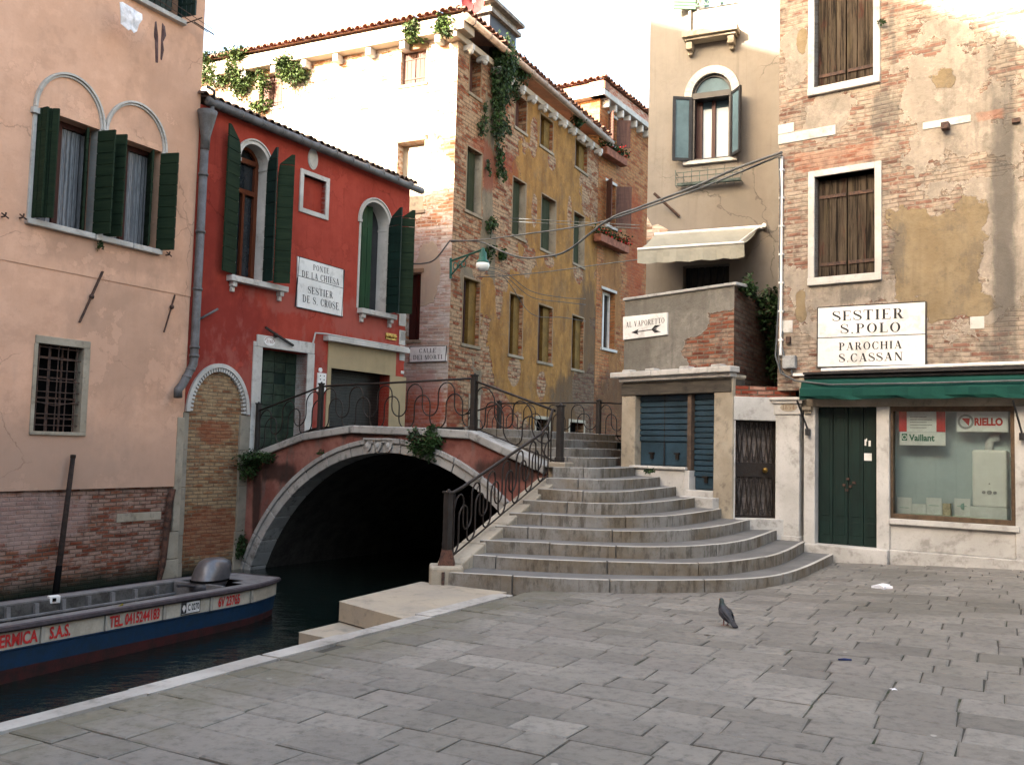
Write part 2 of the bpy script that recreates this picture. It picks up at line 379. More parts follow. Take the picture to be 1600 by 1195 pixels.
def wood(name, ca, cb, cc=None, vert=True, rough=.7, sc=1.0, spec=.25):
    t = NT(name); v = t.uv()
    m = (18*sc, 1.4*sc, 1) if vert else (1.4*sc, 18*sc, 1)
    a = t.noise(t.vm('MULTIPLY', v, m), 1, 5, .65, .4); b = t.noise(v, 2.2, 5, .65)
    c = t.mix(t.ramp(a, .35, .65), ca, cb)
    if cc: c = t.mix(t.ramp(t.math('ADD', t.math('MULTIPLY', a, .5), t.math('MULTIPLY', b, .6)), .55, .68), c, cc)
    else: c = t.mix(t.math('MULTIPLY', t.ramp(b, .4, .7), .35), c, c3(ca, .55))
    return t.done(c, rough, t.bump(a, .3, .006), spec=spec)
def glassmat(name, tint=(.75, .8, .8), refl=.25, rough=.03):
    t = NT(name); tr = t.n('ShaderNodeBsdfTransparent'); t.inp(tr.inputs[0], tint); gl = t.n('ShaderNodeBsdfGlossy'); gl.inputs['Roughness'].default_value = rough
    fr = t.n('ShaderNodeFresnel'); fr.inputs[0].default_value = 1.5; mx = t.n('ShaderNodeMixShader')
    t.inp(mx.inputs[0], t.math('ADD', fr.outputs[0], refl*.2)); t.l(tr.outputs[0], mx.inputs[1]); t.l(gl.outputs[0], mx.inputs[2]); t.l(mx.outputs[0], t.out.inputs[0]); return t.m
M = {}
M['iron'] = simple('wrought_iron', (.020, .018, .017), .55, .3, 25, .3, metal=.3, dark=(.022, .014, .010))
M['iron2'] = simple('rusty_iron', (.09, .05, .035), .8, .3, 18, .4, dark=(.03, .022, .02))
M['zinc'] = simple('zinc', (.115, .115, .12), .55, .2, 5, .1, metal=.2, dark=(.075, .072, .07))
M['stonew'] = stone('istrian_stone', (.50, .49, .465), (.38, .37, .345), (.13, .12, .10), g=.5)
M['stonec'] = stone('cream_stone', (.36, .32, .25), (.26, .225, .17), (.07, .06, .05), g=.55)
M['stoneg'] = stone('bridge_stone', (.36, .36, .345), (.26, .26, .25), (.05, .05, .045), g=.75)
t = NT('riser_stone'); v = t.obj(); uvv = t.uv(); a_ = t.noise(v, 1.1, 6, .65); b_ = t.noise(t.vm('MULTIPLY', uvv, (6, 2.0, 1)), 1, 7, .75); d_ = t.noise(v, 22, 4, .7)
c = t.mix(t.ramp(a_, .35, .65), (.155, .125, .088), (.235, .225, .205)); c = t.mix(t.math('MULTIPLY', t.ramp(b_, .46, .64), .7), c, (.055, .045, .032)); c = t.mix(t.math('MULTIPLY', t.ramp(d_, .5, .75), .4), c, (.09, .08, .065))
M['riser'] = t.done(c, .85, t.bump(t.math('ADD', d_, b_), .5, .015), spec=.2)
M['nosing'] = stone('nosing_stone', (.47, .45, .41), (.38, .36, .32), (.17, .155, .135), g=.45)
M['tread'] = stone('trachyte', (.150, .147, .140), (.112, .110, .105), (.062, .060, .057), g=.5, rough=.8)
M['green'] = wood('green_shutter_paint', (.010, .021, .012), (.017, .030, .016), vert=False, rough=.8, spec=.1)
M['green2'] = wood('green_panel_paint', (.025, .075, .036), (.018, .05, .026), vert=True, rough=.55)
M['greend'] = wood('dark_green_paint', (.004, .013, .011), (.006, .021, .017), vert=True, rough=.5, spec=.25)
M['maroon'] = wood('maroon_wood', (.05, .012, .009), (.028, .008, .007), rough=.5)
M['brownw'] = wood('brown_shutter', (.12, .06, .045), (.07, .035, .03), rough=.7)
t = NT('weathered_wood'); v = t.uv(); a_ = t.noise(t.vm('MULTIPLY', v, (22, 1.1, 1)), 1, 8, .75, .5); b_ = t.noise(t.vm('MULTIPLY', v, (6, .9, 1)), 1, 6, .7); d_ = t.noise(t.vm('ADD', t.vm('MULTIPLY', v, (5, 1.2, 1)), (7, 3, 0)), 1, 6, .7)
c = t.mix(t.ramp(a_, .38, .62), (.012, .009, .007), (.070, .054, .038)); c = t.mix(t.math('MULTIPLY', t.ramp(b_, .54, .70), .4), c, (.085, .068, .036)); c = t.mix(t.math('MULTIPLY', t.ramp(d_, .54, .64), .6), c, (.052, .014, .011)); c = t.mix(t.math('MULTIPLY', t.ramp(a_, .46, .40), .7), c, (.008, .006, .005))
M['oldwood'] = t.done(c, .9, t.bump(a_, .5, .008), spec=.12)
M['orangew'] = wood('varnished_wood', (.12, .032, .012), (.08, .02, .008), rough=.4)
M['darkm'] = simple('dark_metal', (.03, .03, .032), .4, .2, 8, .05, metal=.2)
M['black'] = simple('dark_interior', (.004, .004, .004), .9, .1, 3, .02, spec=.05)  # near-black: painted shade of unlit rooms behind openings, also plain black parts
M['curtain'] = None
t = NT('curtain_cloth'); uv = t.uv(); w = t.n('ShaderNodeTexWave'); t.inp(w.inputs[0], uv); w.inputs['Scale'].default_value = 5; w.inputs['Distortion'].default_value = 2.5
M['curtain'] = t.done(t.mix(w.outputs[1], (.13, .135, .145), (.27, .275, .285)), .9, t.bump(w.outputs[1], .5, .03))
M['sheer'] = simple('sheer_curtain', (.50, .56, .60), .9, .06, 2, .05)
M['pane'] = simple('window_glass', (.018, .022, .026), .06, .2, 2, .01, spec=.6)
M['paneb'] = simple('sky_window_glass', (.09, .145, .175), .45, .12, 1.5, .01, spec=.08)  # sky reflection put into the blue-grey colour of a matt pane
M['glass'] = glassmat('clear_glass')
M['glass2'] = glassmat('shop_glass', (.90, .95, .95), .1)
M['tile'] = stone('terracotta_tile', (.26, .12, .075), (.17, .085, .06), (.05, .04, .035), g=.6)
M['tiled'] = stone('old_terracotta_tile', (.12, .07, .05), (.08, .05, .04), (.03, .025, .022), g=.6)
M['ink'] = simple('black_lettering', (.03, .03, .032), .7, .3, 20, .05)
M['cable'] = simple('grey_cable', (.09, .10, .105), .6, .2, 5, .05)
M['cabled'] = simple('dark_cable', (.05, .05, .05), .6, .2, 5, .05)
M['signw'] = stone('painted_sign_stone', (.72, .72, .70), (.62, .62, .60), (.28, .28, .26), g=.4)
def leafmat(name, a, b):
    t = NT(name); n = t.noise(t.obj(), 9, 3, .6); n2 = t.noise(t.obj(), 2.2, 2, .5)
    c = t.mix(t.ramp(t.math('ADD', t.math('MULTIPLY', n, .5), t.math('MULTIPLY', n2, .5)), .38, .62), a, b)
    return t.done(c, .6, None, spec=.25, Subsurface_Weight=0.0)
M['leaf'] = leafmat('leaves', (.008, .020, .006), (.026, .060, .014))
M['leafy'] = leafmat('sunlit_ivy_leaves', (.018, .036, .008), (.05, .08, .016))  # brighter copy of the leaf greens, sunlight put into the colour
M['stem'] = simple('stem', (.06, .045, .03), .9)
# ================================================================ shared builders
def leaf(mb, F_, uh, za, zb, w, ang, sgn=1, boards='h', n=9, th=.035, top=None, o=0.0, gap=.014):
    """hinged shutter leaf: hinge at u=uh, opened by ang from the wall plane; sgn +1 leaf swings from +u side"""
    e = (F_.d*math.cos(ang)*sgn + F_.n*math.sin(ang)); nn = e.cross(Vector((0, 0, 1))).normalized()*(th/2)
    base = F_.P(uh, 0, o)
    def pt(x, z, s_): return base + e*x + Vector((0, 0, z)) + nn*s_
    def slab(q, k=1.0):
        mb.add([pt(x, z, -k) for x, z in q]+[pt(x, z, k) for x, z in q], [(3, 2, 1, 0), (4, 5, 6, 7), (0, 1, 5, 4), (1, 2, 6, 5), (2, 3, 7, 6), (3, 0, 4, 7)])
    xl = (lambda z: 0.0)
    if top:  # quarter arch, low at hinge: starts at zs
        zs = top
        xl = lambda z: 0.0 if z <= zs else w*(1-math.sqrt(max(0, 1-min(1, (z-zs)/(zb-zs))**2)))
    if boards == 'h':
        hh = (zb-za)/n
        for i in range(n):
            a, b = za+i*hh+gap/2, za+(i+1)*hh-gap/2
            slab([(xl(a), a), (w, a), (w, b), (min(xl(b), w*.93), b)])
        slab([(.01, za+.01), (w-.01, za+.01), (w-.01, (top or zb)-.01), (.01, (top or zb)-.01)], .45)
    else:
        m = n; ww = w/m
        for i in range(m):
            x0, x1 = i*ww+gap/2, (i+1)*ww-gap/2
            def zt(x):
                return zb if not top else top+(zb-top)*math.sqrt(max(0, 1-(1-x/w)**2))
            slab([(x0, za), (x1, za), (x1, zt(x1)), (x0, zt(x0))])
        for zz in (za+(zb-za)*.14, za+(zb-za)*.8):
            slab([(0.02, zz-.02), (w-.02, zz-.02), (w-.02, zz+.02), (.02, zz+.02)], 1.4)
def hinge_straps(mb, F_, u0, u1, zz, o):
    for z in zz: mb.fbox(F_, u0, u1, z-.018, z+.018, o, o+.012)
def backbox(mb, F_, u0, u1, za, zb, dep, out=0.0, top=True):
    P = F_.P
    mb.quad(P(u1, za, out), P(u1, za, -dep), P(u1, zb, -dep), P(u1, zb, out))
    mb.quad(P(u0, za, -dep), P(u0, za, out), P(u0, zb, out), P(u0, zb, -dep))
    mb.quad(P(u1, za, -dep), P(u0, za, -dep), P(u0, zb, -dep), P(u1, zb, -dep))
    if top: mb.quad(P(u0, zb, out), P(u1, zb, out), P(u1, zb, -dep), P(u0, zb, -dep))
def tiles(mb, F_, u0, u1, zE, o, pitch, length, sp=.2, r=.075, hip=None):
    """barrel tile rows running up the slope behind an eave"""
    n = int((u1-u0)/sp); c, s_ = math.cos(pitch), math.sin(pitch)
    h0 = length*c if hip == 'L' else 0; h1 = length*c if hip == 'R' else 0
    mb.quad(F_.P(u0, zE-.03, o), F_.P(u1, zE-.03, o), F_.P(u1-h1, zE-.03+length*s_, o-length*c), F_.P(u0+h0, zE-.03+length*s_, o-length*c)); Lfull = length
    for i in range(n+1):
        u = u0+i*sp+random.uniform(-.015, .015); K = 6; L0 = random.uniform(-.05, .03)
        length = min(Lfull, max(.2, ((u-u0) if hip == 'L' else (u1-u) if hip == 'R' else 99)/c))
        nseg = max(2, int(length/.42)); prev = None
        for j in range(nseg):
            d0 = L0+j*length/nseg; d1 = L0+(j+1)*length/nseg+.05
            dz = random.uniform(0, .012)
            def ring(d, rr, lift):
                return [F_.P(u+rr*math.cos(math.pi*k/K), zE+d*s_+lift+dz+rr*math.sin(math.pi*k/K)*.9, o+.03-d*c) for k in range(K+1)]
            R0 = ring(d0, r*1.0, .012); R1 = ring(d1, r*.82, -.006)
            b = len(mb.v); mb.v += R0+R1
            for k in range(K): mb.f.append([b+k, b+k+1, b+K+2+k, b+K+1+k]); mb.m.append(mb.mi)
            ins = ring(d0, r*.8, .008); b2 = len(mb.v); mb.v += ins
            for k in range(K): mb.f.append([b+k+1, b+k, b2+k, b2+k+1]); mb.m.append(mb.mi)
# ---------------------------------------------------------------- lettering
def ell(cx, cy, rx, ry, a0, a1, n=14): return [(cx+rx*math.cos(rad(a0+(a1-a0)*i/n)), cy+ry*math.sin(rad(a0+(a1-a0)*i/n))) for i in range(n+1)]
def _ring(cx, cy, rx, ry, t, u_, a0, a1):  # thick-thin bowl as quads
    o = ell(cx, cy, rx, ry, a0, a1, 16); i = ell(cx, cy, rx-t, ry-u_, a0, a1, 16)
    return [[o[k], o[k+1], i[k+1], i[k]] for k in range(16)]
def _bar(x0, y0, x1, y1): return [[(x0, y0), (x1, y0), (x1, y1), (x0, y1)]]
def _dg(x0, y0, x1, y1, w): return [[(x0-w/2, y0), (x0+w/2, y0), (x1+w/2, y1), (x1-w/2, y1)]]
TK, TN = .17, .055
def _ser(x, y, w=.30): return _bar(x-w/2, y, x+w/2, y+TN)
def _stem(x, tk=TK): return _bar(x-tk/2, 0, x+tk/2, 1)+_ser(x, 0, tk+.16)+_ser(x, 1-TN, tk+.16)
def _S():
    pts = [(.58, .80), (.50, .93), (.34, .98), (.17, .93), (.10, .80), (.14, .66), (.30, .55), (.46, .45), (.60, .33), (.62, .19), (.52, .07), (.35, .02), (.18, .06), (.08, .20)]
    wd = [.05, .05, .05, .07, .13, .16, .17, .17, .16, .13, .07, .05, .05, .05]; q = []; L = []; Rr = []
    for i, (x, y) in enumerate(pts):
        a = pts[max(i-1, 0)]; b = pts[min(i+1, len(pts)-1)]; dx, dy = b[0]-a[0], b[1]-a[1]; l = math.hypot(dx, dy)
        nx, ny = -dy/l*wd[i]/2, dx/l*wd[i]/2; L.append((x+nx, y+ny)); Rr.append((x-nx, y-ny))
    for i in range(len(pts)-1): q.append([L[i], L[i+1], Rr[i+1], Rr[i]])
    return q+_bar(.555, .66, .60, .96)+_bar(.06, .04, .105, .34)
GL = {
 'I': (.40, _stem(.2)), 'T': (.78, _stem(.39)+_bar(.04, .945, .74, 1)+_bar(.04, .76, .085, 1)+_bar(.695, .76, .74, 1)),
 'E': (.74, _stem(.2)+_bar(.2, .945, .66, 1)+_bar(.2, 0, .68, .055)+_bar(.2, .48, .50, .535)+_bar(.615, .78, .66, 1)+_bar(.635, 0, .68, .24)+_bar(.465, .40, .5, .62)),
 'L': (.70, _stem(.2)+_bar(.2, 0, .64, .055)+_bar(.595, 0, .64, .26)), 'H': (.90, _stem(.2)+_stem(.70)+_bar(.2, .47, .7, .53)),
 'P': (.74, _stem(.2)+_ring(.34, .735, .32, .265, .15, .05, -90, 90)+_bar(.2, .95, .34, 1)+_bar(.2, .47, .34, .52)),
 'R': (.82, _stem(.2)+_ring(.34, .735, .30, .265, .15, .05, -90, 90)+_bar(.2, .95, .34, 1)+_bar(.2, .47, .34, .52)+_dg(.66, 0, .42, .5, .18)+_bar(.58, 0, .80, .05)),
 'O': (.86, _ring(.42, .5, .38, .51, .17, .05, 0, 360)), 'S': (.70, _S()),
 'C': (.78, _ring(.42, .5, .38, .51, .17, .05, 40, 320)+_bar(.66, .66, .71, .96)+_bar(.67, .10, .71, .30)),
 'A': (.88, _dg(.16, 0, .43, 1, .055)+_dg(.70, 0, .43, 1, .19)+_bar(.26, .30, .62, .355)+_ser(.16, 0, .26)+_ser(.70, 0, .34)),
 'V': (.86, _dg(.44, 0, .18, 1, .19)+_dg(.44, 0, .70, 1, .055)+_ser(.18, 1-TN, .34)+_ser(.70, 1-TN, .24)),
 'N': (.92, _bar(.15, 0, .205, 1)+_bar(.72, 0, .775, 1)+_dg(.75, 0, .2, 1, .20)+_ser(.17, 0, .24)+_ser(.75, 1-TN, .24)),
 'M': (1.06, _bar(.15, 0, .205, 1)+_bar(.78, 0, .95, 1)+_dg(.50, 0, .2, 1, .17)+_dg(.50, 0, .84, 1, .055)+_ser(.17, 0, .24)+_ser(.865, 0, .32)),
 'D': (.88, _stem(.2)+_ring(.36, .5, .44, .5, .17, .055, -90, 90)+_bar(.2, .945, .36, 1)+_bar(.2, 0, .36, .055)),
 '.': (.34, _bar(.10, 0, .23, .12)), ' ': (.42, []), "'": (.2, _bar(.07, .78, .13, 1)),
 '1': (.40, _stem(.2, .13)), '8': (.62, _ring(.3, .74, .22, .25, .1, .05, 0, 360)+_ring(.3, .26, .26, .27, .12, .05, 0, 360)),
 '5': (.62, _ring(.27, .33, .28, .33, .13, .05, -140, 100)+_bar(.12, .6, .17, 1)+_bar(.12, .93, .52, 1)),
 '4': (.66, _bar(.38, 0, .50, 1)+_bar(.04, .26, .62, .32)+_dg(.08, .3, .42, 1, .06)),
}
def serif(mb, F_, text, c4, out, trk=.08):
    """text fitted into the quad c4=[bl,br,tr,tl] in (u,z)"""
    W = sum(GL[ch][0]+trk for ch in text)-trk; x = 0; bl, br, tr, tl = c4
    def mp(a, b):
        a /= W
        u = (bl[0]*(1-a)+br[0]*a)*(1-b)+(tl[0]*(1-a)+tr[0]*a)*b; z = (bl[1]*(1-a)+br[1]*a)*(1-b)+(tl[1]*(1-a)+tr[1]*a)*b
        return F_.P(u, z, out)
    for ch in text:
        for q in GL[ch][1]:
            mb.add([mp(x+a, b) for a, b in q], [tuple(range(len(q)))])
        x += GL[ch][0]+trk
def sans(mb, text, org, ex, ez, W, H, bold=.02):
    """plain bold lettering: mesh of the built-in font fitted to W x H at org"""
    cu = bpy.data.curves.new('tmp', 'FONT'); cu.body = text; cu.offset = bold; cu.resolution_u = 3
    ob = bpy.data.objects.new('tmp', cu); COLL.objects.link(ob); dg = bpy.context.evaluated_depsgraph_get()
    me = bpy.data.meshes.new_from_object(ob.evaluated_get(dg)); xs = [v.co.x for v in me.vertices]; ys = [v.co.y for v in me.vertices]
    x0, x1, y0, yy1 = min(xs), max(xs), min(ys), max(ys)
    mb.add([org+ex*((v.co.x-x0)/(x1-x0)*W)+ez*((v.co.y-y0)/(yy1-y0)*H) for v in me.vertices], [tuple(p.vertices) for p in me.polygons])
    bpy.data.objects.remove(ob); bpy.data.curves.remove(cu); bpy.data.meshes.remove(me)
# ================================================================ PINK HOUSE
uA = A.uv0()
ppl = plaster('pink_plaster', (.56, .335, .225), (.62, .38, .265), (.48, .315, .225), uA, 1.0, .22, crk=.45, patch=.3, streak=.10, damp=(.9, 2.6, (.36, .25, .19), .55), stains=[((.30, .20, .145), [(-1.4, 3.3, 1.3, 1.4, 'e'), (-3, 1.2, 2.2, .8, 'e')], 1.2, .45), ((.26, .165, .115), [(-1.8, 4.75, 1.6, .35, 'r'), (-.5, 7.5, 1.2, 2.0, 'e')], 1.4, .35)])
pbr = wallmat('salmon_brick', (.19, .055, .030), (.25, .11, .06), (.12, .085, .065), uoff=uA, pale=(.31, .21, .17), pal=.75, seed=3, algae=(-.92, -.52), grime=.35, hb=.068, wb=.245, stains=[((.34, .24, .21), [(-3, .25, 1.3, .5, 'e')], 1.6, .6)])
pink = thing('pink_house', 'tall salmon pink plastered house standing in the canal, bare brick base', 'house', A.P(0, WZ))
a_uz = A.uz
gx0, gx1, gz0, gz1 = A.R(*[z2(195, 0)[0], z2(505, 0)[0]], z2(0, 490)[1], z2(0, 1025)[1])
w1 = A.R(z1(146, 0)[0], z1(428, 0)[0], z1(0, 530)[1], z1(0, 1045)[1]); w2 = A.R(z1(462, 0)[0], z1(708, 0)[0], z1(0, 615)[1], z1(0, 1100)[1])
zt_w = (A.uz(*z1(146, 478))[1]+A.uz(*z1(700, 665))[1])/2; zb_w = (A.uz(*z1(115, 985))[1]+A.uz(*z1(700, 1112))[1])/2+.03
tw = A.R(205, 281, -70, 28)
zs_ = 4.28
mb = MB()
mb.wall(A, [(-16, .72), (0, .72), (0, zs_), (-16, zs_)], [rect(gx0, gx1, gz0, gz1)], .28)
mb.wall(A, [(-16, zs_), (0, zs_), (0, 12.0), (-16, 12.0)], [rect(w1[0], w1[1], zb_w, zt_w), rect(w2[0], w2[1], zb_w, zt_w), rect(tw[0], tw[1], 9.42, 11.1)], .3, .014)
mb.quad(A.P(-16, zs_), A.P(0, zs_), A.P(0, zs_, .014), A.P(-16, zs_, .014))
mb.quad(A.P(-16, .72, -.06), A.P(0, .72, -.06), A.P(0, .72), A.P(-16, .72))
backbox(mb, A, -16, 0, .72, 12.0, 9, .0)
# archivolts' shaded grooves come from the mouldings
mesh_obj('wall', mb, ppl, pink)
mb = MB(); mb.wall(A, [(-16, -2.2), (0, -2.2), (0, .74), (-16, .74)], [], 0, -.05); backbox(mb, A, -16, 0, -2.2, .70, 8.9, -.05, False)
mesh_obj('brick_base', mb, pbr, pink)
mb = MB()
mb.fbox(A, -.36, .02, -2, -.62, -.05, .03); mb.fbox(A, -.24, .0, -.61, -.12, -.05, .02); mb.fbox(A, -.15, .012, -.11, 2.0, -.04, .016)
mb.fbox(A, A.uz(*z5(525, 375))[0], A.uz(*z5(722, 375))[0], .12, .27, -.05, -.035)
mesh_obj('corner_stone', mb, M['stonec'], pink, bevel=.012)
mb = MB(); tiles(mb, A, -16, .1, 12.08, .45, rad(18), 5.0, .22); mesh_obj('roof', mb, M['tile'], pink)
mb = MB(); mb.tube([A.P(-16, 12.0, .5), A.P(.1, 12.0, .5)], .08); mesh_obj('gutter', mb, M['zinc'], pink, smooth=True)
# grille window
mb = MB(); e = .13
mb.fbox(A, gx0, gx1, gz0, gz1, -.28, -.27); gw = mesh_obj('window', mb, M['black'], pink)
mb = MB(); mb.fbox(A, gx0-.02, gx1+.02, gz1-.09, gz1+.035, -.2, .025); mb.fbox(A, gx1-.10, gx1+.02, gz0-.0, gz1-.092, -.2, .03); mb.fbox(A, gx0-.03, gx0+.035, gz0, gz1-.092, -.2, .02)
mb.fbox(A, gx0-.03, gx1+.02, gz0-.06, gz0-.001, -.2, .035); mesh_obj('frame', mb, M['stonec'], gw, bevel=.008)
mb = MB()
for i in range(5): mb.tube([A.P(gx0+.04+(gx1-gx0-.17)*(i+.3)/4.6, gz0, -.05), A.P(gx0+.05+(gx1-gx0-.17)*(i+.3)/4.6, gz1-.09, -.05)], .010, 5)
for i in range(8):
    z = gz0+.05+(gz1-gz0-.15)*(i+.3)/7.5; mb.tube([A.P(gx0, z, -.045), A.P((gx0+gx1)/2, z-.004, -.04), A.P(gx1-.1, z, -.045)], .009, 5)
mb.tube([A.P(gx0+.05, gz0+.48, -.03), A.P((gx0+gx1)/2-.1, gz0+.42, .0), A.P(gx1-.1, gz0+.5, -.03)], .008, 5)
for k in range(3): mb.fbox(A, gx0+.12+k*.22, gx0+.15+k*.22, gz0, gz1-.1, -.16, -.14)
for k in range(4): mb.fbox(A, gx0, gx1-.1, gz0+.2+k*.33, gz0+.23+k*.33, -.16, -.14)
mesh_obj('grille', mb, M['iron2'], gw)
# double arched window
def pinkwin(u0, u1, zt):
    mb = MB(); mb.fbox(A, u0, u1, zb_w, zt, -.30, -.29); w = mesh_obj('window', mb, M['pane'], pink)
    mb = MB(); c = (u0+u1)/2
    for a, b in ((u0, u0+.06), (c-.05, c+.05), (u1-.06, u1)): mb.fbox(A, a, b, zb_w, zt, -.288, -.23)
    mb.fbox(A, u0+.06, c-.05, zt-.09, zt, -.286, -.235); mb.fbox(A, c+.05, u1-.06, zt-.09, zt, -.286, -.235); mb.fbox(A, u0+.06, u1-.06, zb_w, zb_w+.06, -.284, -.24)
    mesh_obj('frame', mb, M['maroon'], w)
    mb = MB()
    for (a, b) in ((u0+.07, c-.06), (c+.06, u1-.07)):
        n = 22; 
        for i in range(n):
            x0 = a+(b-a)*i/n; x1 = a+(b-a)*(i+1)/n; f = lambda x: -.275+.012*math.sin(x*70)
            mb.quad(A.P(x0, zb_w+.07, f(x0)), A.P(x1, zb_w+.07, f(x1)), A.P(x1, zt-.1, f(x1)), A.P(x0, zt-.1, f(x0)))
    mesh_obj('curtain', mb, M['curtain'], w)
    return w
wA = pinkwin(w1[0], w1[1], zt_w); wB = pinkwin(w2[0], w2[1], zt_w)
def shut(w, F_, *a, mat='green', **k):
    mb = MB(); leaf(mb, F_, *a, **k); return mesh_obj('shutter', mb, M[mat], w)
shut(wA, A, w1[0]+.01, zb_w+.02, zt_w-.02, .26, rad(88), boards='v', n=2, o=.01)
shut(wA, A, w1[0]+.0, zb_w+.02, zt_w-.02, .34, rad(62), boards='v', n=3, o=.05)
shut(wA, A, w1[1]-.01, zb_w-.01, zt_w-.03, .36, rad(80), n=9, o=.01); shut(wA, A, w1[1]-.06, zb_w+.02, zt_w-.04, .36, rad(60), sgn=-1, n=9, o=-.26)
shut(wB, A, w2[0]+.03, zb_w-.01, zt_w-.03, .34, rad(72), n=9, o=.02)
shut(wB, A, w2[1]-.01, zb_w-.02, zt_w-.03, .36, rad(74), n=9, o=.01); shut(wB, A, w2[1]-.06, zb_w+.02, zt_w-.04, .40, rad(62), sgn=-1, n=9, o=-.26)
mb = MB()
for (a, b) in ((w1[0]-.1, w1[1]-.02), (w1[1]+.0, (w2[0]+w2[1])/2), ((w2[0]+w2[1])/2+.008, w2[1]+.06)): mb.fbox(A, a, b, zb_w-.1, zb_w-.003, -.1, .11)
mesh_obj('sill', mb, M['stonew'], pink, bevel=.015)
mb = MB()
zc1 = A.uz(*z1(285, 330))[1]; zc2 = A.uz(*z1(580, 455))[1]
for (a, b, zc) in ((w1[0], w1[1]-.0, zc1), (w2[0], w2[1], zc2)):
    band(mb, A, a-.045, b+.045, zt_w, zc, .035, .014, .075, 24); band(mb, A, a-.01, b+.01, zt_w, zc-.04, .03, .014, .045, 24)
for u in (w1[0]-.05, w2[1]+.03): mb.fbox(A, u-.03, u+.03, zb_w, zt_w+.02, .014, .05)
mb.fbox(A, w1[0]-.12, w1[0]+.04, zt_w-.12, zt_w-.03, .014, .09); mb.fbox(A, w1[1]+.0, w2[0], zb_w, zt_w+.0, -.2, .03)
mesh_obj('arch_moulding', mb, M['stonew'], pink)
# top window with its shutter
mb = MB(); mb.fbox(A, tw[0], tw[1], 9.42, 11.1, -.3, -.29); wT = mesh_obj('window', mb, M['pane'], pink)
mb = MB(); mb.fbox(A, tw[0]+.3, tw[0]+.42, 9.42, 11.1, -.288, -.22); mb.fbox(A, tw[1]-.75, tw[1]-.6, 9.42, 11.1, -.288, -.22); mesh_obj('frame', mb, M['maroon'], wT)
shut(wT, A, tw[1]-.03, 9.43, 11.1, .42, rad(82), boards='v', n=4, o=.02, mat='greend'); shut(wT, A, tw[1]-.5, 9.43, 11.1, .42, rad(60), boards='v', n=4, o=-.2, mat='greend')
mb = MB(); mb.fbox(A, tw[0]-.1, tw[1]+.12, 9.33, 9.418, -.1, .12); mesh_obj('sill', mb, M['stonew'], wT, bevel=.01)
# tie bars, hooks
for (p, q, kn, r) in ((z2(590, 92), z2(455, 388), z2(524, 238), .024), (z2(1012, 228), z2(948, 445), z2(992, 298), .017)):
    mb = MB(); a = A.uz(*p); b = A.uz(*q); k = A.uz(*kn); mb.beam(A.P(*a, .04), A.P(*k, .04), r*2, r); mb.beam(A.P(*k, .04), A.P(*b, .04), r*1.6, r)
    mb.ball(A.P(*k, .05), .045, .045, .045, 8, 6); mesh_obj('wall_tie', mb, M['iron2'], pink)
for p in (z1(85, 970), z1(735, 1135), z1(5, 965)):
    u, z = A.uz(*p); mb = MB(); mb.tube([A.P(u, z, .0), A.P(u, z, .1), A.P(u, z+.06, .12)], .014, 5); mb.tube([A.P(u-.06, z+.04, .1), A.P(u+.06, z-.02, .1)], .012, 5); mesh_obj('shutter_catch', mb, M['iron2'], pink)
mb = MB()
mb.tube([A.P(tw[0], 9.45, .30), A.P(tw[1]+.45, 9.30, .30)], .008, 5); mb.tube([A.P(tw[0], 9.47, .45), A.P(tw[1]+.45, 9.32, .45)], .006, 5)
mb.tube([A.P(tw[1]+.1, 9.36, .0), A.P(tw[1]+.12, 9.40, .5)], .012, 5); mb.tube([A.P(tw[1]+.12, 9.36, .3), A.P(tw[1]+.62, 9.33, .28)], .013, 5)
mesh_obj('clothes_line', mb, M['iron2'], pink)
# laundry
def cloth(name, pts, mat, label, cat, seed, group=None):
    rnd = random.Random(seed); mb = MB(); ps = [A.uz(*p, .42) for p in pts]
    u0 = min(p[0] for p in ps); u1 = max(p[0] for p in ps); n = 8
    cx = sum(p[0] for p in ps)/len(ps); cz = sum(p[1] for p in ps)/len(ps)
    def off(u, z): return .42+.03*math.sin(u*25+seed)+.02*math.sin(z*18)
    for o_ in (0, .012):
        c = A.P(cx, cz, off(cx, cz)+o_)
        for i in range(len(ps)):
            a, b = ps[i], ps[(i+1) % len(ps)]; m = ((a[0]+cx)/2, (a[1]+cz)/2); k = ((b[0]+cx)/2, (b[1]+cz)/2)
            pa, pb, pm, pk = [A.P(x, y, off(x, y)+o_) for x, y in (a, b, m, k)]
            mb.quad(pa, pb, pk, pm); mb.add([pm, pk, c], [(0, 1, 2)])
    o = mesh_obj(name, mb, mat, loc=A.P(cx, cz, .42), smooth=True); tag(o, label, cat, group); return o
M['cloth'] = simple('white_cotton', (.75, .75, .78), .9, .15, 8, .2); M['clothd'] = simple('dark_cotton', (.10, .06, .06), .9, .2, 8, .2)
cloth('hanging_cloth', [z1(*p) for p in ((530, 12), (552, 8), (566, 22), (590, 38), (612, 48), (628, 66), (624, 92), (616, 112), (612, 140), (600, 147), (590, 138), (576, 132), (566, 138), (556, 118), (544, 104), (536, 70))], M['cloth'], 'crumpled white cloth hung out to dry below the top pink house window', 'laundry', 1)
cloth('hanging_sock', [z1(*p) for p in ((690, 98), (702, 94), (706, 160), (704, 280), (697, 278), (696, 180), (682, 150))], M['clothd'], 'left one of two dark stockings hanging from the clothes line', 'laundry', 2, 'dark stockings on the line')
cloth('hanging_sock', [z1(*p) for p in ((718, 104), (734, 118), (738, 160), (722, 190), (717, 270), (711, 266), (714, 180))], M['clothd'], 'right one of two dark stockings, hanging nearer the shutter', 'laundry', 3, 'dark stockings on the line')
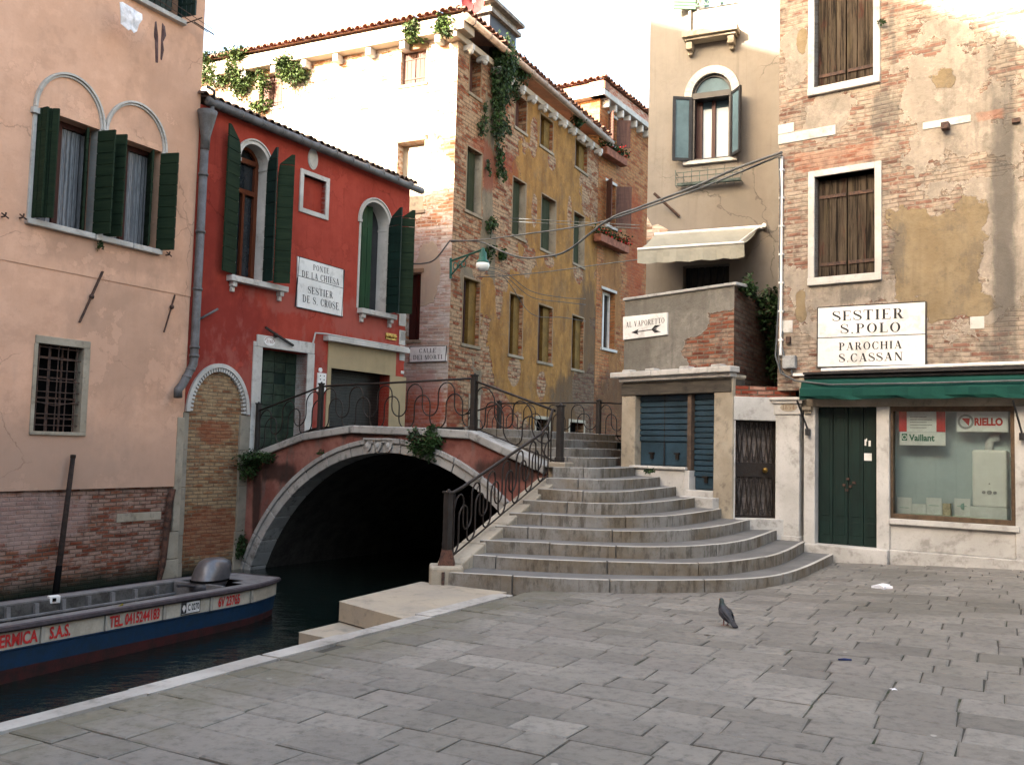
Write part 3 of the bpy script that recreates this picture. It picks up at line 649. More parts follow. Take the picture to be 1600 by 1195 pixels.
# rusty pipe on the brick
mb = MB(); pa = A.uz(*z5(765, 238)); pb = A.uz(*z5(748, 300)); pc = A.uz(*z5(700, 660))
mb.tube([A.P(*pa, .02), A.P(*pb, .03), A.P(pc[0]+.05, pc[1]+.35, .05), A.P(pc[0]-.02, pc[1]-.1, .02)], [.06, .07, .06, .035], 8)
M['rustp'] = simple('rusted_pipe', (.10, .045, .03), .9, .4, 10, .4, dark=(.02, .015, .012))
mesh_obj('drain_pipe', mb, M['rustp'], pink)
# ================================================================ RED HOUSE
uB = B.uv0()
rpl = plaster('red_plaster', (.27, .038, .024), (.325, .053, .034), (.27, .062, .045), uB, 1.0, .25, crk=.5, patch=.45, streak=.38, damp=(1.2, 3.4, (.12, .02, .016), .6), stains=[((.11, .012, .012), [(-.5, 3.6, 1.5, 1.4, 'e'), (1.2, 3.3, 1.6, .5, 'e')], 1.3, .5), ((.30, .10, .08), [(1.5, 2.6, 3.5, 1.2, 'e'), (3.5, 4.4, 1.5, .5, 'e'), (1.0, 4.55, .9, .25, 'r'), (4.3, 3.9, .6, .3, 'r')], 3.2, .5), ((.16, .02, .016), [(-1.1, 6, .3, 2.5, 'e')], 1, .4)])
bbr = wallmat('ochre_brick', (.22, .095, .045), (.30, .18, .09), (.17, .13, .085), uoff=uB, pale=(.33, .235, .135), pal=.7, seed=9, algae=(-1.0, -.62), hb=.068, wb=.24, grime=.2, stains=[((.22, .06, .028), [(-.6, -.2, .9, .5, 'e'), (-.6, 1.75, .5, .25, 'e')], 1.1, .55)])
red = thing('red_house', 'deep red plastered canal house with arched green shuttered windows', 'house', B.P(2, 1.4))
zE = 8.02; U1 = B.uz(640, 310)[0]
pu0, pu1 = -1.37, B.uz(*z2(1447, 920))[0]; pzs = B.uz(*z2(1250, 915))[1]; pzt = B.uz(*z2(1275, 630))[1]
wr1 = B.R(*[z3(208, 0)[0]+1.5, z3(318, 0)[0]+2], z3(0, 300)[1], z3(0, 935)[1])
wr1 = (B.uz(*z3(212, 600))[0], B.uz(*z3(345, 600))[0], B.uz(*z3(280, 950))[1], B.uz(*z3(268, 308))[1])
wr2 = (B.uz(*z3(783, 800))[0], B.uz(*z3(915, 800))[0], B.uz(*z3(850, 1095))[1], B.uz(*z3(842, 582))[1])
nq = (B.uz(*z3(515, 560))[0], B.uz(*z3(622, 560))[0], B.uz(*z3(568, 630))[1], B.uz(*z3(568, 472))[1])
dq = (B.uz(*z4(317, 350))[0], B.uz(*z4(530, 350))[0], 1.42, B.uz(*z4(420, 140))[1])
gq = (B.uz(*z4(643, 350))[0], B.uz(*z4(920, 350))[0], 1.5, B.uz(*z4(780, 240))[1])
outer = [(U1, 1.0), (U1, zE), (-1.39, zE), (-1.39, pzs)] + [((pu0+pu1)/2-(pu1-pu0)/2*math.cos(math.pi*i/16)*1.0, pzs+(pzt-pzs)*math.sin(math.pi*i/16)) for i in range(0, 17)] + [(pu1, 1.0)]
def archh(q, rise=None):
    r = (q[1]-q[0])/2; return arch(q[0], q[1], q[2], q[3]-(rise or r), q[3])
mb = MB(); mb.wall(B, outer, [archh(wr1), archh(wr2), rect(*nq), rect(dq[0], dq[1], dq[2], dq[3]), rect(*gq)], .34)
mb.quad(B.P(U1, -1.5), B.P(U1, -1.5, -9), B.P(U1, 9.3, -5), B.P(U1, zE, 0)); mb.quad(B.P(U1, -1.5, -9), B.P(-1.39, -1.5, -9), B.P(-1.39, zE, -9), B.P(U1, zE, -9))
mb.quad(B.P(U1, -1.5, -9), B.P(U1, zE, -9), B.P(U1, 9.3, -5), B.P(U1, 3, -6)); mesh_obj('wall', mb, rpl, red)
mb = MB(); mb.wall(B, [(-1.45, -2.2), (pu1, -2.2)] + [((pu0+pu1)/2+(pu1-pu0)/2*math.cos(math.pi*i/16), pzs+(pzt-pzs)*math.sin(math.pi*i/16)) for i in range(17)]+[(-1.45, pzs)], [], 0, -.035)
mesh_obj('brick_panel', mb, bbr, red)
mb = MB(); band(mb, B, pu0+.07, pu1-.07, pzs, pzt-.07, .08, -.03, .05, 30)
for i in range(34):
    a = math.pi*(i+.5)/34; c = (pu0+pu1)/2; r0, r1 = (pu1-pu0)/2-.15, (pu1-pu0)/2-.075
    q = [(c+rr*math.cos(a+da), pzs+(rr+ (pzt-pzs)-(pu1-pu0)/2)*math.sin(a+da)) for da, rr in ((-.028, r0), (-.028, r1), (.028, r1), (.028, r0))]
    mb.fbox4(B, q, -.03, .03)
mesh_obj('arch_moulding', mb, M['stonew'], red)
mb = MB(); sx = B.uz(*z4(215, 700))[0]
z = -1.6
while z < pzs-.02:
    h = random.choice((.5, .7, .9)); z2_ = min(z+h, pzs-.01); mb.fbox(B, sx+random.uniform(-.02, .03), pu1+.12, z, z2_-.006, -.05, .02); mb.fbox(B, -1.42, -1.30+random.uniform(0, .03), z, z2_-.006, -.05, .012); z = z2_
mesh_obj('corner_stone', mb, stone('grey_pilaster', (.27, .24, .19), (.19, .17, .13), g=.6), red, bevel=.01)
# quoins on the right corner
mb = MB()
for (xa, ya, yb) in ((975, 873, 935), (960, 955, 1018), (966, 1018, 1065), (952, 1055, 1105), (966, 1105, 1160), (972, 1185, 1230)):
    a = B.uz(*z3(xa, ya)); b = B.uz(*z3(xa, yb)); mb.fbox(B, a[0], U1+.012, b[1], a[1]-.006, -.3, .012)
for (xa, ya, yb) in ((968, 45, 115), (970, 118, 188), (975, 235, 250)):
    a = B.uz(*z4(xa, ya)); b = B.uz(*z4(xa, yb)); mb.fbox(B, a[0], U1+.012, b[1], a[1]-.006, -.3, .012)
mesh_obj('quoin', mb, M['stonew'], red, bevel=.006)
# roof + gutter + downpipe
mb = MB(); tiles(mb, B, -1.39, U1+.15, zE+.13, .10, rad(15), 5.0, .19, .085); mb.quad(B.P(U1+.1, zE, -9), B.P(-1.39, zE, -9), B.P(-1.39, 9.35, -5), B.P(U1+.1, 9.35, -5)); mesh_obj('roof', mb, M['tiled'], red)
mb = MB(); mb.tube([B.P(-1.36, zE+.04, .17), B.P(U1+.28, zE+.0, .17)], .085, 12)
for k in range(12): u = -1.1+k*(U1+1.2)/11.6; mb.tube([B.P(u, zE+.035, .17), B.P(u+.025, zE+.035, .17)], .097, 12)
mesh_obj('gutter', mb, M['zinc'], red, smooth=True)
mb = MB(); pu = B.uz(*z1(890, 900))[0]; pu = -1.34
zf0, zf1 = 7.36, 7.86
mb.tube([B.P(pu, zf0-.25, .14), B.P(pu, zf0, .14), B.P(pu+.0, zf1-.1, .16), B.P(pu, zf1, .16)], [.085, .09, .17, .19], 12)
mb.tube([B.P(pu+.1, zE+.03, .17), B.P(pu+.1, zE-.25, .16)], .045, 8)
zb1 = B.uz(310, 570)[1]; mb.tube([B.P(pu, zf0-.2, .13), B.P(pu, zb1+.1, .13), B.P(pu-.02, zb1-.02, .14), A.P(-.22, zb1-.42, .16), A.P(-.33, zb1-.52, .18), A.P(-.34, zb1-.66, .2)], .078, 12)
for zz in (6.6, 5.5, 4.4, 3.3, zb1+.12): mb.tube([B.P(pu, zz, .13), B.P(pu, zz+.05, .13)], .092, 12)
for f_ in (.25, .6): p = B.P(pu-.02, zb1-.02, .14).lerp(A.P(-.22, zb1-.42, .16), f_); mb.ball(p, .095, .095, .06, 10, 6)
mb.tube([B.P(pu+.12, 3.85, .02), B.P(pu+.5, 4.12, .14)], .022, 6)
mb.tube([B.P(pu-.15, zE+.25, .3), B.P(pu+.02, zE+.22, .3), B.P(pu+.12, zE+.05, .2)], .03, 6)
mesh_obj('downpipe', mb, M['zinc'], red, smooth=True)
# arched windows
def redwin(q, kind):
    r = (q[1]-q[0])/2; zs = q[3]-r; c = (q[0]+q[1])/2
    mb = MB(); mb.wall(B, archh(q), [], 0, -.33); w = mesh_obj('window', mb, M['pane'], red)
    mb = MB(); band(mb, B, q[0]+.006, q[1]-.006, zs, q[3]-.006, .07, -.328, .03, 20); band(mb, B, q[0]-.07, q[1]+.07, zs, q[3]+.07, .03, -.01, .055, 20)
    mb.fbox(B, q[1]-.006, q[1]+.05, q[2], zs, -.328, .02); mb.fbox(B, q[0]-.05, q[0]+.006, q[2], zs, -.328, .02); mb.fbox(B, q[0]-.10, q[0]+.01, zs-.07, zs-.003, -.3, .05); mb.fbox(B, q[1]-.02, q[1]+.10, zs-.07, zs-.003, -.33, .05)
    mesh_obj('surround', mb, M['stonew'], w)
    mb = MB()
    if kind == 0:
        mb.fbox(B, q[0]+.0, q[0]+.07, q[2], zs, -.32, -.25); mb.fbox(B, q[1]-.1, q[1], q[2], zs, -.32, -.25); band(mb, B, q[0]+.07, q[1]-.07, zs, q[3]-.07, .065, -.318, -.25, 14)
        for z in (zs+.02, zs-.62, q[2]): mb.fbox(B, q[0]+.07, q[1]-.1, z, z+.1, -.318, -.24)
        mb.fbox(B, c-.03, c+.03, q[2]+.1, zs-.62, -.317, -.25); mesh_obj('frame', mb, M['orangew'], w)
    else:
        leaf(mb, B, q[0]+.04, q[2]+.02, q[3]-.05, r*1.25, rad(6), boards='v', n=4, top=zs, o=-.30); mesh_obj('shutter', mb, M['green2'], w)
    return w, zs, r
wR1, zs1, r1 = redwin(wr1, 0); wR2, zs2, r2 = redwin(wr2, 1)
shut(wR1, B, wr1[0]-.05, wr1[2]+.02, wr1[3]+.16, r1*1.15, rad(16), sgn=-1, n=12, top=zs1+.05, o=.07)
shut(wR1, B, wr1[1]-.01, wr1[2]+.0, wr1[3]+.0, r1*.85, rad(98), n=12, top=zs1-.05, o=.02, mat='greend')
shut(wR1, B, wr1[1]+.05, wr1[2]-.02, wr1[3]-.1, r1*.88, rad(50), sgn=1, n=12, top=zs1-.1, o=.26)
shut(wR2, B, wr2[1]-.01, wr2[2]+.0, wr2[3]-.05, r2*.85, rad(98), n=12, top=zs2-.05, o=.02, mat='greend')
shut(wR2, B, wr2[1]+.04, wr2[2]-.0, wr2[3]-.05, r2*.78, rad(48), n=12, top=zs2-.05, o=.26)
for (q, w, xa, xb, ya, brk) in ((wr1, wR1, z3(160, 0)[0], z3(427, 0)[0], 0, 1), (wr2, wR2, z3(770, 0)[0], z3(935, 0)[0], 0, 1)):
    ua = B.uz(xa, 440 if w is wR1 else 488)[0]; ub = B.uz(xb, 450 if w is wR1 else 497)[0]; mb = MB()
    mb.fbox(B, ua, ub, q[2]-.12, q[2]-.005, -.3, .16)
    for u in (ua+.07, ub-.2):
        mb.fbox(B, u, u+.11, q[2]-.22, q[2]-.121, 0, .12); mb.fbox(B, u+.015, u+.095, q[2]-.32, q[2]-.221, 0, .07)
    mesh_obj('sill', mb, M['stonew'], w, bevel=.01)
# medallion, blind square
u, z = B.uz(*z3(563, 385)); mb = MB(); lp = [(u+.15*math.cos(k*math.pi/14), z+.235*math.sin(k*math.pi/14)) for k in range(28)]; mb.fext(B, lp, -.02, .02)
mb.fext(B, [(u+(a-u)*.8, z+(b-z)*.8) for a, b in lp], .0, .028); mesh_obj('medallion', mb, M['stonew'], red)
mb = MB(); mb.fbox(B, *nq, -.13, -.12); bl = mesh_obj('blind_window', mb, rpl, red)
mb = MB(); f = .1; mb.fbox(B, nq[0]-f, nq[0], nq[2]-f, nq[3]+f, -.12, .035); mb.fbox(B, nq[1], nq[1]+f, nq[2]-f, nq[3]+f, -.12, .035); mb.fbox(B, nq[0], nq[1], nq[3], nq[3]+f, -.12, .033); mb.fbox(B, nq[0], nq[1], nq[2]-f, nq[2], -.12, .033)
mesh_obj('frame', mb, M['stonew'], bl, bevel=.006)
# street door
mb = MB(); mb.fbox(B, dq[0]+.0, dq[1], dq[2], dq[3], -.34, -.32); dr = mesh_obj('door', mb, M['greend'], red)
M['doorb'] = simple('green_door_boards', (.022, .040, .026), .6, .45, 5, .2, dark=(.008, .018, .012))
mb = MB(); nc = 4; nr = 9
for i in range(nc):
    for j in range(nr):
        a = dq[0]+(dq[1]-dq[0])*i/nc; b = dq[0]+(dq[1]-dq[0])*(i+1)/nc; za = dq[2]+(dq[3]-dq[2])*j/nr; zb = dq[2]+(dq[3]-dq[2])*(j+1)/nr
        if j == 6 and i == 2: continue
        mb.fbox(B, a+.006, b-.006, za+.006, zb-.006, -.32, -.30)
mesh_obj('door_panel', mb, M['doorb'], dr, bevel=.012)
mb = MB(); f0 = B.uz(*z4(275, 350))[0]; f1 = B.uz(*z4(562, 350))[0]; zt_ = B.uz(*z4(420, 85))[1]
mb.fbox(B, f0, dq[0], 1.2, dq[3], -.34, .03); mb.fbox(B, dq[1], f1, 1.2, dq[3], -.34, .03); mb.fbox(B, f0+.08, f1-.02, dq[3]+.002, zt_, -.34, .036); mb.fbox(B, f0, f0+.078, dq[3]+.002, dq[3]+.1, -.34, .03)
mesh_obj('door_frame', mb, M['stonew'], red, bevel=.01)
mb = MB(); a = B.uz(*z4(330, 35)); b = B.uz(*z4(460, 120)); mb.beam(B.P(*a, .08), B.P(*b, .08), .05, .035); k = B.uz(*z4(378, 72)); mb.ball(B.P(*k, .09), .06, .06, .045, 8, 6); mesh_obj('wall_tie', mb, M['iron'], red)
u, z = B.uz(*z4(355, 100)); mb = MB(); lp = [(u+.15*math.cos(k*math.pi/12), z+.095*math.sin(k*math.pi/12)) for k in range(24)]; mb.fext(B, lp, .03, .05); np_ = mesh_obj('number_plate', mb, M['signw'], red)
M['inkr'] = simple('red_brown_ink', (.20, .05, .03), .7); mb = MB(); sans(mb, '2165', B.P(u-.10, z-.035, .053), B.d, Vector((0, 0, 1)), .2, .07, .0); mesh_obj('number', mb, M['inkr'], np_)
mb = MB(); band(mb, B, u-.13, u+.13, z, z+.075, .012, .05, .053, 12); mesh_obj('border', mb, M['inkr'], np_)
# garage opening
mb = MB(); mb.fbox(B, *gq, -.34, -.32)
M['shutd'] = simple('dark_roller_shutter', (.018, .018, .016), .5, .3, 8, .1)
gs = mesh_obj('shop_shutter', mb, M['shutd'], red)
mb = MB()
for k in range(26): za = gq[2]+(gq[3]-gq[2])*k/26; mb.fbox(B, gq[0], gq[1], za+.01, za+.075, -.32, -.305)
mesh_obj('slat', mb, M['shutd'], gs, bevel=.006)
M['cream'] = plaster('cream_plaster', (.34, .27, .16), (.29, .23, .14), None, uB, 2.0, .15)
cu0 = B.uz(*z4(628, 300))[0]; cu1 = B.uz(*z4(993, 400))[0]; cu2 = B.uz(*z4(950, 180))[0]; czt = B.uz(*z4(790, 125))[1]
mb = MB(); mb.fbox(B, cu0, cu2, gq[3], czt, -.33, .02); mb.fbox(B, cu0, gq[0], 1.3, gq[3], -.33, .018); mb.fbox(B, gq[1], cu1, 1.3, gq[3]-.002, -.33, .018); mesh_obj('shop_surround', mb, M['cream'], red)
a0 = B.uz(*z4(612, 85)); a1 = B.uz(*z4(995, 152)); mb = MB(); mb.fbox4(B, [(a0[0], a0[1]-.05), (a1[0], a0[1]-.05), (a1[0], a0[1]+.06), (a0[0], a0[1]+.06)], .0, .16)
mb.tube([B.P(a0[0]-.35, a0[1]-.18, .03), B.P(a0[0]-.3, a0[1]+.08, .05), B.P(a0[0], a0[1]+.09, .1), B.P(a1[0], a0[1]+.08, .1)], .022, 6)
mesh_obj('awning_box', mb, M['stonew'], red, bevel=.012)
u0, z0 = B.uz(*z4(580, 333)); u1_, z1_ = B.uz(*z4(622, 250)); mb = MB(); mb.fbox(B, u0, u1_, z0, z1_, 0, .04); bp = mesh_obj('bell_panel', mb, M['signw'], red, bevel=.005)
mb = MB()
for fx in (.25, .7):
    for fz in (.15, .4, .65, .85): mb.ball(B.P(u0+(u1_-u0)*fx, z0+(z1_-z0)*fz, .045), .014, .014, .014, 6, 4)
mesh_obj('bell_button', mb, M['black'], bp)
mb = MB(); u, z = B.uz(*z4(597, 233)); mb.fext(B, [(u+.05*math.cos(k*math.pi/8), z+.05*math.sin(k*math.pi/8)) for k in range(16)], 0, .03); mesh_obj('lamp_socket', mb, M['signw'], red)
M['brass'] = simple('brass', (.35, .22, .06), .35, .3, 12, .1, metal=.9)
mb = MB(); u0, z0 = B.uz(*z4(902, 88)); u1_, z1_ = B.uz(*z4(952, 68)); mb.fbox(B, u0, u1_, z0, z1_, 0, .02)
for k in range(5): mb.ball(B.P(u0+(u1_-u0)*(k+.5)/5, (z0+z1_)/2, .02), .045, .02, .045, 8, 6)
mesh_obj('brass_plate', mb, M['brass'], red)
# ================================================================ OCHRE BRICK HOUSE
uC = C.uv0(); uCL = CL.uv0()
def cb(px_, py_, ru, rz, ty='e', w=1.0): u, z = C.uz(px_, py_); return (u, z, ru, rz, ty, w)
def dbox(F_, xa, xb, ya, yb, w=1.0, f=1.0):
    u0, u1, za, zb = F_.R(xa, xb, ya, yb); return ((u0+u1)/2, (za+zb)/2, abs(u1-u0)/2*f, abs(zb-za)/2*f, 'r', w)
OCa, OCb = (.30, .155, .045), (.20, .098, .028)
# ochre blobs in (u,z): right part from attic down; openings edges left bare
ocb = [(6.3, 10.4, 2.6, 3.2, 'r', 1.2), (7.6, 7.5, 3.0, 2.6, 'r', 1.2), (4.4, 3.9, 1.3, 1.6, 'r', 1.0), (6.9, 4.0, 2.3, 2.6, 'r', 1.2), (3.0, 4.7, .9, 1.7, 'e', 1.0), (5.4, 6.0, 2.4, 1.0, 'r', 1.1), (8.9, 5.0, .8, 1.6, 'e', 1.0), (2.0, 5.8, .7, .8, 'e', .7)]
bareL = [cb(805, 580, .55, .6), cb(847, 600, .5, .7), cb(905, 610, .7, 1.2), cb(860, 408, .6, .35), cb(903, 425, .7, .6), cb(835, 215, .35, .9), cb(862, 255, .6, .5), cb(800, 395, .5, .5), cb(890, 335, .25, .9), cb(835, 330, .3, .8), cb(775, 640, 1.2, .7), cb(780, 470, .25, .8)]
gry = [(1.9, 9.2, .35, 3.0, 'r', 1.0), (2.25, 6.6, .25, 1.3, 'r', .9), (.9, 6.1, .5, .5, 'e', .7), (1.6, 3.0, .5, 1.3, 'e', .5)]
bare = [(3.4, 9.4, .9, 1.2, 'e')]
cmat = wallmat('peeling_ochre_brick', (.20, .050, .020), (.28, .115, .048), (.15, .11, .07), layers=[((.20, .16, .11), (.15, .12, .085), gry, 1.3, 1.3, -.12), (OCa, OCb, ocb, 1.9, .8, -.08, bareL)], uoff=uC, wsh=.51, grime=.28, pale=(.38, .26, .16), pal=.8, seed=4, hb=.105, wb=.34, ms=.016,
    stains=[((.21, .035, .014), [(2.6, 2.3, 1.7, .9, 'e'), (1.6, 9.6, 1.0, .8, 'e'), (3.2, 9.9, .6, .6, 'e'), (.3, 2.6, .5, .8, 'e')], 1.0, .6), ((.06, .04, .028), [(8.8, 2.6, 2.6, 2.0, 'e'), (5, 1.4, 4.5, .9, 'e'), (9.6, 5, 1.2, 3, 'e')], 1.2, .7)])
clmat = wallmat('pale_limewashed_brick', (.38, .17, .09), (.46, .26, .15), (.42, .34, .26), layers=[((.56, .49, .38), (.50, .42, .31), [(-5, 10, 4.2, 2.3, 'e', .55), (-2, 9.6, 1.9, 2.6, 'e', .6)], 1.5, 1.1, -.15), ((.36, .26, .13), (.32, .25, .15), [(-.75, 6.2, .45, 1.0, 'e', .9)], .8, 2.0, -.1)], uoff=uCL, pale=(.56, .48, .42), pal=.9, seed=6, hb=.095, wb=.33, ms=.016,
    stains=[((.30, .05, .03), [(-.9, 2.6, 1.0, 1.1, 'e')], 1.0, .7), ((.40, .36, .33), [(-.8, 5.2, 1.0, 2.4, 'r')], .6, .45)])
och = thing('ochre_house', 'tall crumbling brick house with peeling ochre plaster above the bridge', 'house', C.P(0, 1.4))
ZC = 12.72
def CW(F_, xl, xr, yt, yb):
    return F_.R(xl, xr, yt, yb)
Cw = []   # (quad, kind)
for (xl, xr, yt, yb, kd) in [
    (z7(388, 0)[0], z7(448, 0)[0], z7(0, 300)[1], z7(0, 512)[1], 'brown'), (z7(632, 0)[0], z7(692, 0)[0], z7(0, 520)[1], z7(0, 695)[1], 'brown'),
    (z7(765, 0)[0], z7(832, 0)[0], z7(0, 630)[1], z7(0, 795)[1], 'mar'), (z7(952, 0)[0], z7(1016, 0)[0], z7(0, 765)[1], z7(0, 908)[1], 'mar'),
    (z7(372, 0)[0], z7(452, 0)[0], z7(0, 800)[1], z7(0, 1138)[1], 'grn'), (z7(617, 0)[0], z7(687, 0)[0], 282, 371, 'grn'),
    (z7(770, 0)[0], z7(848, 0)[0], 309, 393, 'grn'), (z8(892, 0)[0], z8(946, 0)[0], 335, 414, 'grn'),
    (z8(333, 0)[0], z8(416, 0)[0], 436.5, 539, 'och'), (z8(568, 0)[0], z8(633, 0)[0], 461, 555, 'och'), (z8(713, 0)[0], z8(783, 0)[0], 478.5, 566, 'och'), (z8(883, 0)[0], z8(941, 0)[0], 495, 577, 'och'),
    (z8(368, 0)[0], z8(406, 0)[0], 622, 680, 'cel'), (z8(700, 0)[0], z8(765, 0)[0], 655, 676, 'cel'), (z8(870, 0)[0], z8(941, 0)[0], 660, 680, 'cel')]:
    Cw.append((F_q := CW(C, xl, xr, yt, yb), kd))
CLw = [(CL.R(*[z6(1243, 0)[0], z6(1392, 0)[0]], z6(0, 300)[1], z6(0, 500)[1]), 'lit'), (CL.R(z6(400, 0)[0], z6(540, 0)[0], z6(0, 445)[1], z6(0, 640)[1]), 'lit'), (CL.R(z6(1218, 0)[0], z6(1380, 0)[0], z6(0, 845)[1], 330), 'cream'), (CL.R(633, 656.5, 427, 531), 'darkw')]
mb = MB(); mb.wall(C, [(0, -1.6), (10.4, -1.6), (10.4, ZC), (0, ZC)], [rect(*q) for q, k in Cw], .32)
mb.quad(C.P(10.4, -1.6), C.P(10.4, -1.6, -9), C.P(10.4, ZC, -9), C.P(10.4, ZC))
mb.mi = 1; mb.wall(CL, [(-16, -1.6), (0, -1.6), (0, ZC), (-16, ZC)], [rect(*q) for q, k in CLw], .32)
mesh_obj('wall', mb, [cmat, clmat], och)
M['ochrev'] = simple('ochre_reveal', (.17, .100, .024), .9, .2, 3, .1)
M['sillc'] = stone('worn_sill_stone', (.27, .22, .16), (.20, .155, .10), (.08, .065, .05), g=.5)
M['gdull'] = wood('dull_green_shutter', (.030, .036, .020), (.042, .048, .027), rough=.85, spec=.1)
def cwindow(F_, q, kd):
    u0, u1, za, zb = q; mb = MB()
    mat = {'brown': 'brownw', 'mar': 'black', 'grn': 'black', 'och': 'black', 'cel': 'black', 'lit': 'brownw', 'cream': 'stonec', 'darkw': 'maroon'}[kd]
    mb.fbox(F_, u0, u1, za, zb, -.32, -.31); w = mesh_obj('window', mb, M[mat], och)
    if kd in ('brown', 'lit'):
        mb = MB(); m = (u0+u1)/2
        for a, b in ((u0, m-.01), (m+.01, u1)):
            for k in range(3): mb.fbox(F_, a+(b-a)*k/3+.006, a+(b-a)*(k+1)/3-.006, za, zb, -.31, -.27 if kd == 'brown' else -.14)
        if kd == 'lit': hinge_straps(mb, F_, u0+.05, u1-.05, (za+.2, zb-.2), -.135)
        mesh_obj('shutter', mb, M['brownw'], w)
    if kd in ('mar', 'och'):
        mb = MB(); wd = (u1-u0); mb.fbox(F_, u0+.02, u0+wd*.40, za, zb-.02, -.30, -.22); mb.fbox(F_, u0+wd*.44, u0+wd*.50, za, zb-.02, -.30, -.20); mesh_obj('shutter', mb, M['maroon'], w)
        mb = MB(); mb.fbox(F_, u0+wd*.56, u1-.001, za, zb-.014, -.31, -.12); mb.fbox(F_, u0, u1-.013, zb-.012, zb-.001, -.31, -.002); mesh_obj('reveal', mb, M['ochrev'], w)
    if kd == 'grn':
        mb = MB(); mb.fbox(F_, u0+.01, u0+(u1-u0)*.42, za, zb-.01, -.30, -.17); mb.fbox(F_, u0+(u1-u0)*.44, u1-(u1-u0)*.14, za, zb-.01, -.30, -.17); mesh_obj('shutter', mb, M['gdull'], w)
        mb = MB(); mb.fbox(F_, u1-.015, u1-.001, za, zb, -.31, -.002); mesh_obj('reveal', mb, M['stonec'], w)
    if kd == 'darkw':
        mb = MB(); m = (u0+u1)/2; mb.fbox(F_, u0+.03, m-.01, za, zb, -.31, -.2); mb.fbox(F_, m+.01, u1-.03, za, zb, -.31, -.2); mesh_obj('shutter', mb, M['maroon'], w)
    if kd == 'cream':
        mb = MB(); mb.fbox(F_, u0+.28, u1-.03, za, zb-.12, -.30, -.16); mesh_obj('shutter', mb, M['stonec'], w)
    if kd != 'cel':
        mb = MB(); mb.fbox(F_, u0-.08, u1+.08, za-.09, za-.002, -.3, .04); mesh_obj('sill', mb, M['sillc'], w, bevel=.01)
        mb = MB()
        if kd in ('och', 'grn', 'mar', 'brown'):
            mb.fbox(F_, u0-.05, u0-.001, za, zb+.04, -.2, .008); mb.fbox(F_, u1+.001, u1+.05, za, zb+.04, -.2, .008); mb.fbox(F_, u0, u1, zb+.002, zb+.05, -.2, .009)
        else: mb.fbox(F_, u0-.08, u1+.08, zb+.002, zb+.12, -.25, .03)
        mesh_obj('frame', mb, stone('window_stone_'+kd, (.24, .175, .11), (.19, .12, .06), (.08, .06, .04), g=.5), w, bevel=.006)
    else:
        mb = MB(); mb.fbox(F_, u0-.1, u0, za, zb+.1, -.2, .03); mb.fbox(F_, u1, u1+.1, za, zb+.1, -.2, .03); mb.fbox(F_, u0, u1, zb, zb+.1, -.2, .028); mesh_obj('frame', mb, M['stonec'], w)
for q, k in Cw: cwindow(C, q, k)
for q, k in CLw: cwindow(CL, q, k)
# cornice, corbels, gutter, roof
mb = MB()
mb.fbox(CL, -16, .34, ZC+.0, ZC+.42, -.3, .34); mb.fbox(C, -.30, 10.5, ZC-.16, ZC+.02, -.3, .12)
mesh_obj('cornice', mb, plaster('pale_cornice', (.40, .35, .28), (.32, .26, .19), None, 0, 1.5, .2), och, bevel=.02)
mb = MB()
for k in range(11): u = -.5-k*1.12; mb.fbox(CL, u-.09, u+.09, ZC-.22, ZC-.002, -.05, .28)
for k in range(13): u = .35+k*.80; mb.fbox(C, u-.07, u+.07, ZC-.32, ZC-.162, -.05, .30); mb.ball(C.P(u, ZC-.34, .2), .09, .09, .09, 8, 6)
mesh_obj('corbel', mb, M['stonew'], och, bevel=.02)
mb = MB(); mb.tube([C.P(-.35, ZC+.30, .42), C.P(10.6, ZC+.24, .42)], .10, 10)
for k in range(12): mb.tube([C.P(k*.93, ZC+.3, .42), C.P(k*.93+.04, ZC+.3, .42)], .115, 10)
M['gutt'] = simple('tan_gutter', (.34, .25, .19), .6, .2, 5, .1); mesh_obj('gutter', mb, M['gutt'], och, smooth=True)
mb = MB(); tiles(mb, CL, -16, .45, ZC+.50, .44, rad(12), 4.0, .25, .1, 'R'); tiles(mb, C, -.42, 10.5, ZC+.44, .45, rad(12), 4.0, .25, .1, 'L'); mesh_obj('roof', mb, M['tile'], och)
# chimney
mb = MB(); cc = at(770, 50, 27.0); base = Vector((cc.x-.0, 27.2, 0))
def cbx(u0, u1, za, zb, o0, o1): mb.fbox(C, u0, u1, za, zb, o0, o1)
cbx(2.0, 3.7, ZC, 14.25, -1.2, -.15); mb.mi = 1; cbx(1.88, 3.82, 14.25, 14.37, -1.32, -.03); cbx(1.98, 3.72, 14.37, 14.55, -1.22, -.13); cbx(1.8, 3.9, 14.55, 14.65, -1.4, .05)
mesh_obj('chimney', mb, [simple('dark_chimney_sheet', (.045, .045, .055), .6, .2, 4, .1), simple('chimney_cap_stone', (.22, .19, .16), .9)], och)
